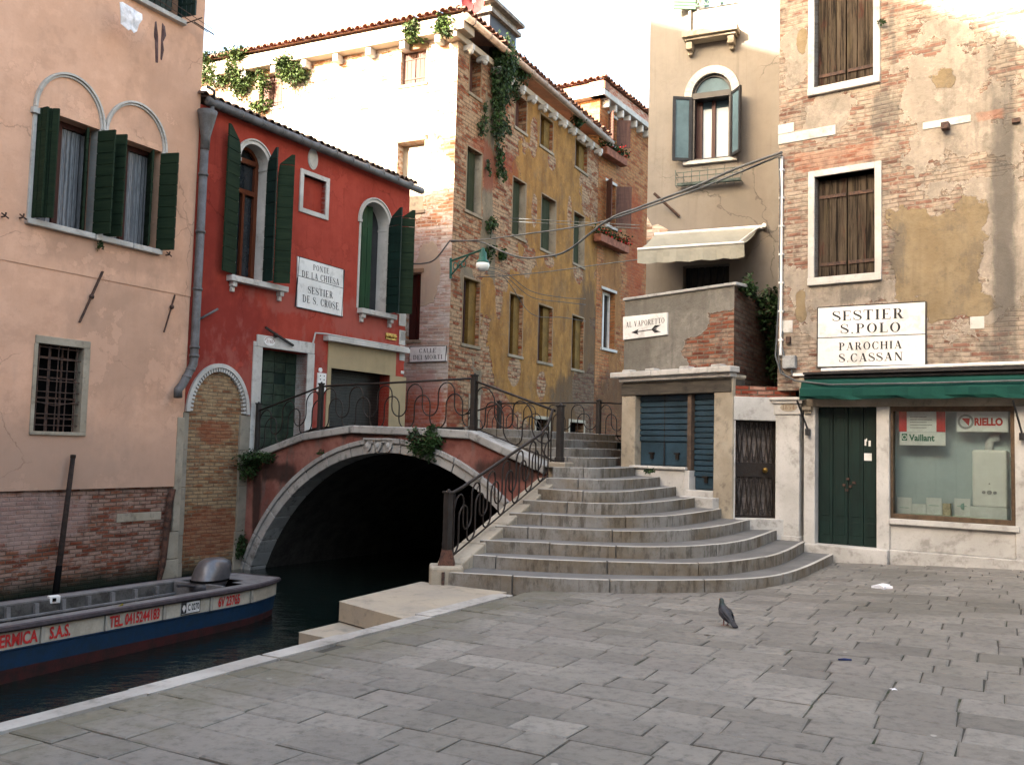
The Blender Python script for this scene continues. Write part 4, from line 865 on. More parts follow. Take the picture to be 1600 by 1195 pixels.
# side house (farther, orange brick)
uD = D.uv0(); dmat = wallmat('orange_brick', (.27, .080, .028), (.34, .135, .050), (.20, .125, .065), layers=[((.25, .12, .045), (.18, .085, .03), [(1.2, 7.5, 1.3, 2.8, 'e', .7), (2.2, 4.0, 2.2, 1.8, 'e', .5)], 1.3, 1.0, -.2)], uoff=uD, grime=.2, pale=(.36, .19, .085), pal=.5, seed=8, hb=.12, wb=.38, ms=.016, stains=[((.25, .045, .015), [(3.4, 9.5, 1.0, 2.8, 'e'), (4, 6.5, 1, 2, 'e')], 1.0, .6), ((.055, .03, .02), [(2, 2.6, 3, 2.2, 'e')], .9, .65)])
far = thing('orange_house', 'narrow orange brick house beyond the ochre one, white corbels under its eaves', 'house', D.P(0, 1.4))
ZD = 14.75
Dw = [(D.R(z7(1128, 0)[0], z7(1170, 0)[0], z7(0, 625)[1], z7(0, 778)[1]), 1), (D.R(z7(1117, 0)[0], z7(1165, 0)[0], z7(0, 980)[1], 354), 2), (D.R(z8(1035, 0)[0], z8(1100, 0)[0], 455, 545), 3)]
mb = MB(); mb.wall(D, [(0, -1.6), (7, -1.6), (7, ZD), (0, ZD)], [rect(*q) for q, k in Dw], .3); backbox(mb, D, 0, 7, -1.6, ZD, 8)
mesh_obj('wall', mb, dmat, far)
mb = MB(); mb.fbox(D, -.3, 7.2, ZD-.12, ZD+.10, -.3, .32); mb.quad(D.P(0, ZD-3, -.0), D.P(0, ZD-3, -.01), D.P(0, ZD-2.9, -.01), D.P(0, ZD-2.9, 0))
mb.fbox(Fac(D.P(0, 0).x, D.P(0, 0).y, D.n.x, D.n.y), -8, .3, ZD-.12, ZD+.10, -.1, .3); mesh_obj('cornice', mb, M['stonew'], far, bevel=.02)
mb = MB()
for k in range(11): mb.fbox(D, .2+k*.62, .34+k*.62, ZD-.42, ZD-.122, -.05, .27)
mesh_obj('corbel', mb, M['stonew'], far, bevel=.04)
mb = MB(); mb.fbox(D, -.34, 7.2, ZD+.10, ZD+.40, -.3, .30); mesh_obj('parapet', mb, wallmat('red_eave_brick', (.42, .12, .07), (.48, .20, .12), (.35, .25, .2), seed=3), far)
mb = MB(); tiles(mb, D, -.4, 7.2, ZD+.46, .40, rad(12), 3.5, .27, .11, 'L'); DL = Fac(D.o.x, D.o.y, D.n.x, D.n.y); tiles(mb, DL, -8, .4, ZD+.46, .40, rad(12), 3.5, .27, .11, 'R'); mb.fbox(DL, -8, .34, ZD+.10, ZD+.40, -.1, .30); mesh_obj('roof', mb, M['tile'], far)
for q, k in Dw:
    mb = MB(); mb.fbox(D, *q, -.3, -.29); w = mesh_obj('window', mb, M['pane'], far); u0, u1, za, zb = q
    mb = MB(); m = (u0+u1)/2
    for a, b in ((u0, u0+.08), (m-.05, m+.05), (u1-.08, u1)): mb.fbox(D, a, b, za, zb, -.288, -.22)
    mb.fbox(D, u0+.08, u1-.08, zb-.1, zb-.001, -.286, -.23); mesh_obj('frame', mb, M['signw'], w)
    mb = MB(); mb.fbox(D, u0-.1, u1+.1, za-.1, za-.002, -.1, .08); mb.fbox(D, u0-.1, u1+.1, zb+.002, zb+.1, -.1, .03); mesh_obj('sill', mb, M['stonew'], w)
    if k < 3:
        mb = MB(); leaf(mb, D, u0-.03, za, zb, (u1-u0)*.6, rad(50), sgn=-1, n=10, o=.03); mesh_obj('shutter', mb, M['brownw'], w)
        mb = MB(); leaf(mb, D, u1+.03, za, zb, (u1-u0)*.75, rad(60), n=10, o=.03); mesh_obj('shutter', mb, M['brownw'], w)
# ================================================================ TAN HOUSE
uE = EF.uv0()
eu0 = EF.uz(1010, 400)[0]
tpl = plaster('tan_plaster', (.222, .202, .175), (.175, .160, .140), (.140, .132, .118), uE, 1.0, .35, crk=.55, patch=.35, streak=.42, damp=(2.5, 6.0, (.12, .118, .105), .6), stains=[((.13, .115, .095), [(-.7, 5.8, .8, 1.2, 'e'), (-1.2, 2.5, 1.6, 1.8, 'e')], 1.2, .45), ((.17, .145, .12), [(-1.3, 5.9, 1.0, .5, 'e'), (-.35, 6.8, .3, 2.2, 'e')], 1.2, .35)])
tan = thing('tan_house', 'narrow tan plastered house with one arched window above the small awning', 'house', EF.P(-1, 0))
eq = EF.R(*[y1(302, 0)[0], y1(456, 0)[0]], y1(0, 290)[1], y1(0, 620)[1]); eq = (eq[0], eq[1], EF.uz(*y1(378, 622))[1], EF.uz(*y1(378, 288))[1])
ezs = EF.uz(*y1(378, 368))[1]
ed = EF.R(y1(266, 0)[0], y1(446, 0)[0], y1(0, 1030)[1], 470)
et = EF.R(y1(322, 0)[0], y1(465, 0)[0], -70, y1(0, 25)[1])
mb = MB(); mb.wall(EF, [(eu0, -1.6), (2.2, -1.6), (2.2, 15.5), (eu0, 15.5)], [arch(eq[0], eq[1], eq[2], ezs, eq[3]), rect(ed[0], ed[1], ed[2], ed[3]), rect(*et)], .3)
backbox(mb, EF, eu0, 2.2, -1.6, 15.5, 8); mesh_obj('wall', mb, tpl, tan)
mb = MB(); mb.wall(EF, arch(eq[0], eq[1], eq[2], ezs, eq[3]), [], 0, -.24); mb.wall(EF, [(u, z) for u, z in arch(eq[0]+.04, eq[1]-.04, ezs+.05, ezs+.051, eq[3]-.05)], [], 0, -.07); w = mesh_obj('window', mb, M['paneb'], tan)
mb = MB(); band(mb, EF, eq[0], eq[1], ezs, eq[3], .15, -.2, .04, 16); mb.fbox(EF, eq[0]-.15, eq[0], ezs-.1, ezs, -.2, .04); mb.fbox(EF, eq[1], eq[1]+.15, ezs-.1, ezs, -.2, .04); mesh_obj('arch_surround', mb, M['stonew'], w, bevel=.008)
mb = MB(); band(mb, EF, eq[0]+.045, eq[1]-.045, ezs, eq[3]-.045, .04, -.23, -.04, 16); mb.fbox(EF, eq[0], eq[1], ezs-.06, ezs+.05, -.23, .02)
for u in (eq[0], eq[1]-.05): mb.fbox(EF, u, u+.05, eq[2], ezs-.06, -.23, .0)
mb.fbox(EF, eq[0]+.05, eq[1]-.05, eq[2], eq[2]+.05, -.23, -.02); mesh_obj('frame', mb, M['darkm'], w)
mb = MB(); c = (eq[0]+eq[1])/2
for a, b in ((eq[0]+.05, eq[0]+.16), (c-.035, c+.035), (eq[1]-.09, eq[1]-.05)): mb.fbox(EF, a, b, eq[2]+.05, ezs-.06, -.235, -.17)
mb.fbox(EF, eq[0]+.16, c-.035, eq[2]+.05, eq[2]+.10, -.233, -.175); mb.fbox(EF, c+.035, eq[1]-.09, eq[2]+.05, eq[2]+.10, -.233, -.175); mesh_obj('casement', mb, M['maroon'], w)
mb = MB(); mb.fbox(EF, eq[0]+.165, c-.04, eq[2]+.11, ezs-.2, -.238, -.225); mb.fbox(EF, c+.04, eq[1]-.095, eq[2]+.11, ezs-.2, -.238, -.225); mesh_obj('curtain', mb, M['sheer'], w)
def glazed(F_, uh, za, zb, wd, ang, sgn):
    e = F_.d*math.cos(ang)*sgn+F_.n*math.sin(ang); base = F_.P(uh, 0, .03); fr = MB(); t_ = .055
    nn = e.cross(Vector((0, 0, 1)))*.02
    def bar(x0, x1, z0, z1, k=1):
        pts = [base+e*x+Vector((0, 0, z)) for x, z in ((x0, z0), (x1, z0), (x1, z1), (x0, z1))]
        fr.add([p-nn*k for p in pts]+[p+nn*k for p in pts], [(3, 2, 1, 0), (4, 5, 6, 7), (0, 1, 5, 4), (1, 2, 6, 5), (2, 3, 7, 6), (3, 0, 4, 7)])
    bar(0, t_, za, zb); bar(wd-t_, wd, za, zb); bar(t_, wd-t_, za, za+t_); bar(t_, wd-t_, zb-t_, zb)
    o = mesh_obj('casement', fr, M['darkm'], w); fr = MB()
    def bar2(x0, x1, z0, z1): 
        pts = [base+e*x+Vector((0, 0, z)) for x, z in ((x0, z0), (x1, z0), (x1, z1), (x0, z1))]
        fr.add([p-nn*.2 for p in pts]+[p+nn*.2 for p in pts], [(3, 2, 1, 0), (4, 5, 6, 7), (0, 1, 5, 4), (1, 2, 6, 5), (2, 3, 7, 6), (3, 0, 4, 7)])
    bar2(t_, wd-t_, za+t_, zb-t_); mesh_obj('pane', fr, M['paneb'], w)
hw = (eq[1]-eq[0])/2
glazed(EF, eq[0], eq[2], ezs-.02, hw*.98, rad(28), -1); glazed(EF, eq[1], eq[2], ezs-.02, hw*.98, rad(52), 1)
mb = MB(); mb.fbox(EF, eq[0]-.15, eq[1]+.12, eq[2]-.07, eq[2]-.002, -.1, .07); mesh_obj('sill', mb, M['stonew'], w, bevel=.008)
# planter rail
p0 = EF.uz(*y1(248, 690)); p1 = EF.uz(*y1(500, 665)); mb = MB(); zt_ = p0[1]+.02; zb_ = zt_-.24
for zz in (zt_, zt_-.09, zb_):
    mb.tube([EF.P(p0[0], zz, .02), EF.P(p0[0], zz, .20), EF.P(p1[0], zz, .20), EF.P(p1[0], zz, .02)], .008, 5)
for k in range(9):
    u = p0[0]+(p1[0]-p0[0])*k/8; mb.tube([EF.P(u, zt_+(.06 if k % 2 == 0 else 0), .20), EF.P(u, zb_, .20), EF.P(u, zb_, .02)], .007, 5)
mb.fbox(EF, p0[0]+.02, p1[0]-.02, zb_+.02, zb_+.05, .04, .18)
M['gmetal'] = simple('grey_green_metal', (.07, .10, .09), .6, .3, 12, .1); mesh_obj('planter_rail', mb, M['gmetal'], tan)
# upper balcony window
mb = MB(); mb.fbox(EF, *et, -.3, -.29); w2_ = mesh_obj('window', mb, M['paneb'], tan)
mb = MB(); c = (et[0]+et[1])/2
for a, b in ((et[0], et[0]+.08), (c-.05, c+.05), (et[1]-.08, et[1])): mb.fbox(EF, a, b, et[2], et[3], -.288, -.2)
mb.fbox(EF, et[0]+.08, et[1]-.08, et[2], et[2]+.08, -.286, -.21); mesh_obj('frame', mb, M['signw'], w2_)
M['greenf'] = wood('faded_green_shutter', (.10, .20, .12), (.14, .26, .16), vert=False, rough=.7)
mb = MB(); leaf(mb, EF, et[0]-.02, et[2]-.02, et[3], .42, rad(25), sgn=-1, n=16, o=.03); mesh_obj('shutter', mb, M['greenf'], w2_)
mb = MB(); za = et[2]
for zz in (za+.02, za+.2): mb.tube([EF.P(et[0], zz, .08), EF.P(et[1]+.05, zz, .08)], .012, 5)
for k in range(7):
    a = et[0]+(et[1]-et[0])*k/7; b = et[0]+(et[1]-et[0])*(k+1)/7; mb.tube([EF.P(a, za+.02, .08), EF.P(b, za+.2, .08)], .008, 5); mb.tube([EF.P(b, za+.02, .08), EF.P(a, za+.2, .08)], .008, 5)
mesh_obj('rail', mb, M['greenf'], w2_)
b0 = EF.uz(*y1(276, 160)); b1 = EF.uz(*y1(489, 150)); mb = MB(); zc = b0[1]
mb.fbox(EF, b0[0], b1[0], zc-.06, zc+.06, 0, .30); mb.fbox(EF, b0[0]+.04, b1[0]-.04, zc-.11, zc-.061, 0, .24)
for u in (b0[0]+.06, b1[0]-.20): mb.fbox(EF, u, u+.12, zc-.26, zc-.111, 0, .20); mb.fbox(EF, u+.02, u+.10, zc-.34, zc-.261, 0, .10)
mb.fbox(EF, b0[0]+.06, b0[0]+.12, zc+.061, zc+.75, .0, .06)
mesh_obj('stone_ledge', mb, M['stonec'], tan, bevel=.012)
mb = MB(); a = EF.uz(*y1(170, 768)); b = EF.uz(*y1(255, 845)); mb.beam(EF.P(*a, .30), EF.P(*b, .03), .04, .04); mesh_obj('bracket', mb, M['iron2'], tan)
# broken plaster patch
mb = MB(); k = EF.uz(1030, 360); mb.fext(EF, [(eu0+.0, k[1]-.18), (eu0+.35, k[1]-.10), (eu0+.42, k[1]+.0), (eu0+.22, k[1]+.12), (eu0+.1, k[1]+.10), (eu0, k[1]+.28)], -.02, .006)
mesh_obj('bare_patch', mb, wallmat('bare_brick', (.36, .22, .15), (.5, .42, .34), (.42, .36, .30), uoff=uE, pal=.9), tan)
# awning
M['canvas'] = plaster('canvas', (.29, .285, .24), (.235, .232, .195), (.20, .195, .165), uE, 2.0, .1)
ab = [EF.uz(1040, 367), EF.uz(1186, 356)]; L0 = EF.P(ab[0][0]-.2, (ab[0][1]+ab[1][1])/2, .05); L1 = EF.P(ab[1][0], (ab[0][1]+ab[1][1])/2, .05)
outd = 1.0; fz = EF.uz(996, 392, outd); fz2 = EF.uz(1163, 376, outd); zf = (fz[1]+fz2[1])/2; Q0 = EF.P(fz[0], zf, outd); Q1 = EF.P(fz2[0], zf, outd)
mb = MB(); N_ = 16
for i in range(N_):
    a, b = i/N_, (i+1)/N_
    for j in range(4):
        c0, c1 = j/4, (j+1)/4
        def pp(s_, t_): p = L0.lerp(L1, s_).lerp(Q0.lerp(Q1, s_), t_); return p-Vector((0, 0, .05*math.sin(math.pi*t_)+.012*math.sin(s_*14)*t_))
        mb.quad(pp(a, c0), pp(b, c0), pp(b, c1), pp(a, c1))
    for j in range(3):
        hh = .25
        def vv(s_, t_):
            d_ = hh*t_+(.035*abs(math.sin(s_*math.pi*11)) if t_ > .9 else 0); p = Q0.lerp(Q1, s_); return p-Vector((0, 0, d_))+EF.n*(.02*math.sin(s_*23)*t_)
        mb.quad(vv(a, j/3), vv(b, j/3), vv(b, (j+1)/3), vv(a, (j+1)/3))
aw = mesh_obj('awning', mb, M['canvas'], tan, smooth=False)
mb = MB(); mb.tube([Q0, Q1], .025, 8); mb.tube([L0, L1+EF.d*.12], .04, 8); mb.tube([L1, Q1-EF.d*.1], .018, 6); mb.tube([L1+EF.d*.1, L1+EF.d*.12+EF.n*.15], .04, 6); mesh_obj('frame', mb, M['signw'], aw)
mb = MB(); mb.fbox(EF, *ed, -.3, -.29); dd = mesh_obj('terrace_door', mb, M['darkm'], tan)
mb = MB()
for k in range(7): a = ed[0]+(ed[1]-ed[0])*k/7; mb.fbox(EF, a+.01, a+.09, ed[2], ed[3], -.289, -.25)
mesh_obj('door_panel', mb, M['shutd'], dd)
# ================================================================ TERRACE SHOP (low corner building)
uT = T.uv0(); ter = thing('corner_shop', 'low grey rendered corner building with blue roller shutters beside the steps', 'building', T.P(-1, .6))
tuL = T.uz(975, 560)[0]; tz1 = 4.24; zled = 2.92
tmat = wallmat('grey_render_brick', (.18, .055, .030), (.235, .105, .06), (.15, .12, .09), layers=[((.20, .19, .165), (.15, .142, .125), [(-1.9, 3.8, .95, 1.1, 'r'), (-.7, 4.2, 1.4, .36, 'r'), (-2.3, 3.2, .7, .6, 'e'), (-1.1, 3.9, .6, .5, 'e')], 1.3, 1.5, .0)], uoff=uT, pale=(.27, .21, .16), pal=.8, grime=.4, seed=2, hb=.066, wb=.24, stains=[((.10, .095, .08), [(-1.6, 4.15, 1.2, .25, 'r'), (-2.2, 3.4, .6, .5, 'e')], 1.2, .5)])
smat = wallmat('dark_side_brick', (.10, .042, .028), (.13, .075, .05), (.08, .062, .048), uoff=0, pale=(.13, .10, .075), pal=.6, seed=5, hb=.07, wb=.25, stains=[((.05, .045, .035), [], 1, .1)] if False else ())
lip = [T.uz(*y2(100, 505))[1], T.uz(*y2(545, 432))[1]]; zlb = T.uz(*y2(330, 500))[1]; zlt = T.uz(*y2(330, 445))[1]
sq1 = (T.uz(*y2(155, 660))[0], T.uz(*y2(380, 660))[0]); sq2 = (T.uz(*y2(397, 700))[0], T.uz(*y2(505, 700))[0])
mb = MB(); mb.wall(T, [(tuL, zled-.02), (0, zled-.02), (0, tz1), (tuL, tz1)], [], 0)
mb.mi = 1; gcorner = G.P(.72, 0)
R_ = Fac(T.P(0, 0).x, T.P(0, 0).y, 1.23, 2.1)   # return wall from the corner back to the tan house
rl = 2.43
mb.wall(R_, [(0, .2), (rl, .2), (rl, tz1), (0, tz1)], [], 0)
mb.mi = 0; Lw = Fac(T.P(tuL, 0).x, T.P(tuL, 0).y, .25, 1.0)
mb.quad(T.P(tuL, -1), Lw.P(1.4, -1), Lw.P(1.4, tz1), T.P(tuL, tz1))
# parapet thickness
mb.quad(T.P(tuL, tz1-.9, -.2), T.P(-.22, tz1-.9, -.2), T.P(-.22, tz1, -.2), T.P(tuL, tz1, -.2))
mesh_obj('wall', mb, [tmat, smat], ter)
mb = MB(); mb.fbox(T, tuL-.03, .05, tz1+.001, tz1+.05, -.28, .03); mb.fbox(R_, .22, rl, tz1+.002, tz1+.05, -.2, .02); mesh_obj('coping', mb, M['stoneg'], ter, bevel=.01)
mb = MB(); mb.poly([T.P(tuL, tz1-.9, -.2), T.P(-.2, tz1-.9, -.2), R_.P(rl, tz1-.9, -.05), Lw.P(1.4, tz1-.9, 0)]); mesh_obj('terrace_floor', mb, M['tread'], ter)
mb = MB(); zz = zled
L_ = [tuL-.15, -2.0, -1.55, -.95, -.35, .09]
for a, b in zip(L_[:-1], L_[1:]): mb.fbox(T, a, b-.006, zz-.06, zz+.035, -.05, .20)
for u in (-2.25, -1.72, -.97, -.33): mb.fbox(T, u, u+.2, zz+.036, zz+.075, .0, .16)
mb.fbox(T, tuL+.0, .03, zz-.13, zz-.061, -.05, .13); mesh_obj('ledge', mb, M['stonew'], ter, bevel=.015)
mb = MB(); mb.fbox(T, tuL+.0, .0, zlt+.001, zz-.131, -.3, .03); mesh_obj('frieze', mb, M['stonec'], ter, bevel=.01)
M['beam'] = wood('tarred_beam', (.045, .04, .035), (.09, .08, .065), (.03, .028, .025), vert=False, rough=.9); mb = MB(); mb.fbox(T, tuL, .0, zlb, zlt, -.3, .06); mesh_obj('beam', mb, M['beam'], ter, bevel=.012)
mb = MB(); zb_T = .55
mb.fbox(T, tuL, sq1[0], 1.2, zlb-.002, -.35, .04); mb.fbox(T, sq2[1], .02, zb_T, zlb+.28, -.04, .045)
mb.fbox(T, -.005, .026, zlb+.281, zz-.14, -.3, .02)
mesh_obj('pillar', mb, M['stonec'], ter, bevel=.015)
mb = MB(); mb.fbox(T, sq1[1], sq2[0], .9, zlb-.002, -.25, .0); mesh_obj('post', mb, simple('brown_post', (.10, .07, .05), .8, .3, 9, .2), ter, bevel=.006)
M['blue'] = simple('blue_roller_shutter', (.022, .048, .070), .45, .25, 3, .08, spec=.35, dark=(.014, .032, .046)); zs1b = T.uz(*y2(270, 820))[1]; zs2b = T.uz(*y2(455, 928))[1]
for (a, b, zb0, pan) in ((sq1[0], sq1[1], zs1b, .42), (sq2[0], sq2[1], zs2b, .22)):
    mb = MB(); mb.fbox(T, a, b, zb0, zlb, -.2, -.12); zq = zb0+pan; mb.fbox(T, a+.01, b-.01, zb0+.02, zq-.02, -.12, -.108); n = int((zlb-zq)/.088)
    for k in range(n):
        za = zq+k*(zlb-zq)/n; hh = (zlb-zq)/n; mb.fbox4(T, [(a, za), (b, za), (b, za+hh*.80), (a, za+hh*.80)], -.13, -.085)
    rs = mesh_obj('roller_shutter', mb, M['blue'], ter, bevel=.01)
    mb = MB(); 
    for f in ((.25, .75) if pan > .3 else (.5,)): u = a+(b-a)*f; mb.fbox(T, u-.05, u+.05, zb0+.2, zb0+.23, -.108, -.06); mb.fbox(T, u-.03, u+.03, zb0+.12, zb0+.2, -.108, -.08)
    mesh_obj('handle', mb, M['iron'], rs)
    if pan > .3: mb = MB(); mb.fbox(T, (a+b)/2-.012, (a+b)/2+.012, zb0, zlb, -.09, -.085); mesh_obj('seam', mb, M['darkm'], rs)
mb = MB(); mb.fbox(T, sq1[0]-.1, sq1[1]+.02, zs1b-.05, zs1b-.001, -.3, .07); mb.fbox(T, sq1[0], sq1[1]-.02, .85, zs1b-.051, -.3, .03); mb.fbox(T, sq1[1]-.02, sq1[1]+.09, .7, zs1b-.052, -.3, .045)
mb.fbox(T, sq1[1]+.02, sq2[1]-.002, .6, zs2b-.002, -.3, .05); mb.fbox(T, sq2[1]-.55, sq2[1]+.12, .3, zs2b-.10, -.3, .20); mesh_obj('sill', mb, M['stonew'], ter, bevel=.015)
# gate between corner shop and big house
gat = thing('gate_wall', 'narrow white lintelled doorway wall between corner shop and shuttered house', 'doorway', G.P(.35, .5))
g0 = G.uz(*y2(594, 800))[0]; g1 = G.uz(*y2(785, 800))[0]; gt = G.uz(*y2(690, 617))[1]; gb = G.uz(*y2(690, 1052))[1]; gw1 = G.uz(*y2(690, 513))[1]; gw2 = G.uz(*y2(690, 465))[1]
mb = MB(); mb.fbox(G, .0, 1.0, gt, gw1, -.25, .03); mesh_obj('lintel', mb, M['stonew'], gat, bevel=.01)
mb = MB(); mb.fbox(G, .0, 1.0, gw1+.001, gw2, -.25, .0); mesh_obj('brick_course', mb, wallmat('red_brick_course', (.19, .04, .022), (.23, .07, .04), (.1, .07, .05), pal=.2, hb=.07, seed=1), gat)
mb = MB(); mb.fbox(G, -.02, g0, .2, gt, -.25, .015); mb.fbox(G, g1, 1.0, .2, gt, -.25, .015); mb.fbox(G, g0, 1.0, .1, gb, -.3, .12); mesh_obj('jamb', mb, M['stonew'], gat, bevel=.01)
mb = MB(); mb.fbox(G, g0, g1, gb, gt, -.20, -.17); gd = mesh_obj('door', mb, simple('grey_brown_door', (.17, .145, .13), .8, .3, 3, .1), gat)
mb = MB(); zk = G.uz(*y2(735, 838))[1]; iw = g1-g0
mb.fbox(G, g0, g0+.035, gb, gt, -.17, -.12); mb.fbox(G, g1-.035, g1, gb, gt, -.17, -.12); mb.fbox(G, g0+.035, g1-.035, gt-.03, gt, -.17, -.12); mb.fbox(G, g0+.035, g1-.035, gb, gb+.04, -.17, -.12); mb.fbox(G, g0+.035, g1-.035, zk-.11, zk+.11, -.169, -.125)
for (za, zb) in ((gb+.04, zk-.11), (zk+.11, gt-.03)):
    n = 4
    for k in range(n):
        a = g0+.035+(iw-.07)*k/n; b = g0+.035+(iw-.07)*(k+1)/n; m = (a+b)/2
        mb.tube([G.P(a+.01, zb, -.13), G.P(m, za, -.13)], .013, 5); mb.tube([G.P(b-.01, zb, -.13), G.P(m, za, -.13)], .013, 5)
        mb.tube([G.P(a+.01, za, -.138), G.P(m, zb, -.138)], .006, 5); mb.tube([G.P(b-.01, za, -.138), G.P(m, zb, -.138)], .006, 5)
    for k in range(5):
        u = g0+.07+(iw-.14)*k/4
        for z in (za+.06, zb-.06): mb.tube([G.P(u+.035*math.cos(t_), z+.035*math.sin(t_), -.125) for t_ in [i*math.pi/5 for i in range(11)]], .006, 4, False)
mesh_obj('grille', mb, M['iron'], gd)
mb = MB(); u = G.uz(*y2(735, 838))[0]; mb.ball(G.P(u, zk, -.08), .045, .045, .045, 12, 8); mb.tube([G.P(u, zk, -.13), G.P(u, zk, -.08)], .02, 8); mesh_obj('knob', mb, M['brass'], gd, smooth=True)
# ================================================================ BIG SHUTTERED HOUSE (right)
uF = F.uv0(); big = thing('shuttered_house', 'large weathered brick house with a shop window and green doors below', 'house', F.P(0, .1))
fuL = F.uz(1216, 400)[0]
def fb(xl, xr, yt, yb, ty='r', w=1.0): u0, u1, za, zb = F.R(xl, xr, yt, yb); return ((u0+u1)/2, (za+zb)/2, (u1-u0)/2, (zb-za)/2, ty, w)
limeL = [fb(1400, 1560, 20, 290, 'e', .75), fb(1225, 1262, 60, 150, 'e', .5), fb(1230, 1330, 155, 225, 'e', .3), fb(1500, 1620, 250, 470, 'r', .8), fb(1216, 1470, 430, 478, 'r', .7), fb(1600, 1720, 0, 500, 'r', .6), fb(1218, 1262, 430, 500, 'r', .5)]
ochL = [fb(1384, 1545, 312, 474, 'r', 1.5), fb(1420, 1570, 400, 520, 'e', 1.2), fb(1245, 1262, 45, 90, 'e', .8), fb(1455, 1500, 100, 140, 'e', .5), fb(1240, 1262, 445, 500, 'e', .9)]
gryS = [fb(1542, 1594, 30, 640, 'r', 1.0), fb(1358, 1410, 130, 210, 'e', .9), fb(1382, 1400, 0, 90, 'r', .8), fb(1380, 1420, 320, 470, 'e', .8), fb(1530, 1570, 520, 560, 'e', .8), fb(1290, 1400, 445, 475, 'r', .7)]  # first streak is a real grey stain with a chimney shadow painted in
fmat = wallmat('weathered_house_brick', (.205, .105, .075), (.26, .165, .12), (.22, .182, .145), layers=[((.31, .268, .22), (.235, .205, .168), limeL, 3.2, 1.3, -.05), ((.175, .133, .078), (.215, .17, .108), ochL, 2.6, 1.3, -.20)], uoff=uF, pale=(.33, .275, .215), pal=.9, wsh=.49, grime=.42, seed=12, hb=.066, wb=.24, stains=[((.085, .08, .072), gryS[1:], 3.0, .6, .5), ((.085, .08, .072), gryS[:1], 1.4, .85, .6), ((.30, .10, .05), [fb(1240, 1370, 230, 262, 'r'), fb(1520, 1570, 172, 190, 'r')], 1.6, .38)])
f1 = F.R(y3(190, 0)[0], y3(428, 0)[0], -60, y3(0, 335)[1]); f2 = F.R(y3(190, 0)[0], y3(434, 0)[0], y3(0, 703)[1], y3(0, 1118)[1])
shz = F.uz(*y4(600, 378))[1]    # top of the shop front band
fd = F.R(y4(193, 0)[0], y4(442, 0)[0], y4(0, 503)[1], y4(0, 1072)[1]); fw = F.R(y4(490, 0)[0], y4(1003, 0)[0], y4(0, 500)[1], y4(0, 975)[1])
mb = MB(); mb.wall(F, [(fuL, shz), (5, shz), (5, 13.5), (fuL, 13.5)], [rect(*f1), rect(*f2)], .22)
fpx = F.uz(1249, 600)[0]
mb.quad(F.P(fuL, 2.60), F.P(fpx, 2.60), F.P(fpx, shz), F.P(fuL, shz)); backbox(mb, F, fuL, 5, -.3, 13.5, 8); mesh_obj('wall', mb, fmat, big)
# windows with weathered shutters
def bigwin(q, closed_top):
    u0, u1, za, zb = q; mb = MB(); mb.fbox(F, u0, u1, za, zb, -.22, -.20); w = mesh_obj('window', mb, M['black'], big); m = (u0+u1)/2
    for a, b in ((u0+.008, m-.006), (m+.006, u1-.008)):
        mb = MB(); x = a
        ws = [random.uniform(.8, 1.2) for _ in range(3)]; S_ = sum(ws)
        for k in range(3):
            wd = (b-a)*ws[k]/S_; mb.fbox(F, x+.004, x+wd-.004, za+.01+random.uniform(0, .01), zb-.03-random.uniform(0, .02), -.20, -.14-random.uniform(0, .008)); x += wd
        s_ = mesh_obj('shutter', mb, M['oldwood'], w, bevel=.004)
        mb = MB()
        for z in (za+.2, zb-.32): mb.fbox(F, a+.02, b-.01, z, z+.05, -.14, -.125)
        mesh_obj('hinge_strap', mb, M['iron2'], s_)
    mb = MB(); f = .10
    for a, b, c_, d_ in ((u0-f, u0, za, zb+f), (u1, u1+f, za, zb+f), (u0, u1, zb, zb+f)): mb.fbox(F, a, b, c_, d_, -.21, .03)
    mb.fbox(F, u0-f+.0, u1+f+.0, za-.12, za-.001, -.21, .055); mesh_obj('frame', mb, M['stonew'], w, bevel=.01)
bigwin(f1, 0); bigwin(f2, 0)
mb = MB(); a = F.uz(*y3(42, 550)); b = F.uz(*y3(275, 545)); zt_ = F.uz(*y3(150, 530))[1]; zb_ = F.uz(*y3(150, 570))[1]
mb.fbox(F, fuL-.01, b[0], zb_, zt_, -.05, .015); mb.fbox(F, fuL-.01, F.uz(*y3(106, 510))[0], zt_+.002, zt_+.16, -.05, .02)
q = F.R(y3(628, 0)[0], y3(823, 0)[0], y3(0, 483)[1], y3(0, 513)[1]); mb.fbox(F, *q, -.05, .015); mb.fbox(F, *F.R(y4(820, 0)[0], y4(878, 0)[0], y4(0, 142)[1], y4(0, 192)[1]), -.05, .01); mb.fbox(F, *F.R(y4(45, 0)[0], y4(100, 0)[0], y4(0, 158)[1], y4(0, 208)[1]), -.05, .01)
mesh_obj('stone_band', mb, M['stonew'], big, bevel=.008)
# shop front masonry
mb = MB(); zc0 = F.uz(*y4(700, 505))[1]
mb.fbox(F, fpx, 5, zc0, shz-.001, -.3, .02)
mesh_obj('shop_fascia', mb, M['stonec'], big, bevel=.01)
def fbox_px(mb, xl, xr, yt, yb, o0, o1, zb=None):
    q = F.R(xl, xr, yt, yb); mb.fbox(F, q[0], q[1], zb if zb is not None else q[2], q[3], o0, o1)
mb = MB(); j1 = F.uz(*y4(147, 800))[0]; j2 = F.uz(*y4(495, 800))[0]; ztj = zc0-.002
mb.fbox(F, j1, fd[0], -.1, ztj, -.25, .03); mb.fbox(F, fd[1], j2, -.1, ztj, -.25, .035); mb.fbox(F, fw[1], 5, -.1, ztj, -.25, .03)
mesh_obj('jamb', mb, M['stonew'], big, bevel=.012)
mb = MB(); zs_b = fw[2]; mb.fbox(F, j2, fw[1]+.05, zs_b-.08, zs_b-.001, -.25, .06); mb.fbox(F, j2, fw[1]-.002, .28, zs_b-.081, -.25, .0)
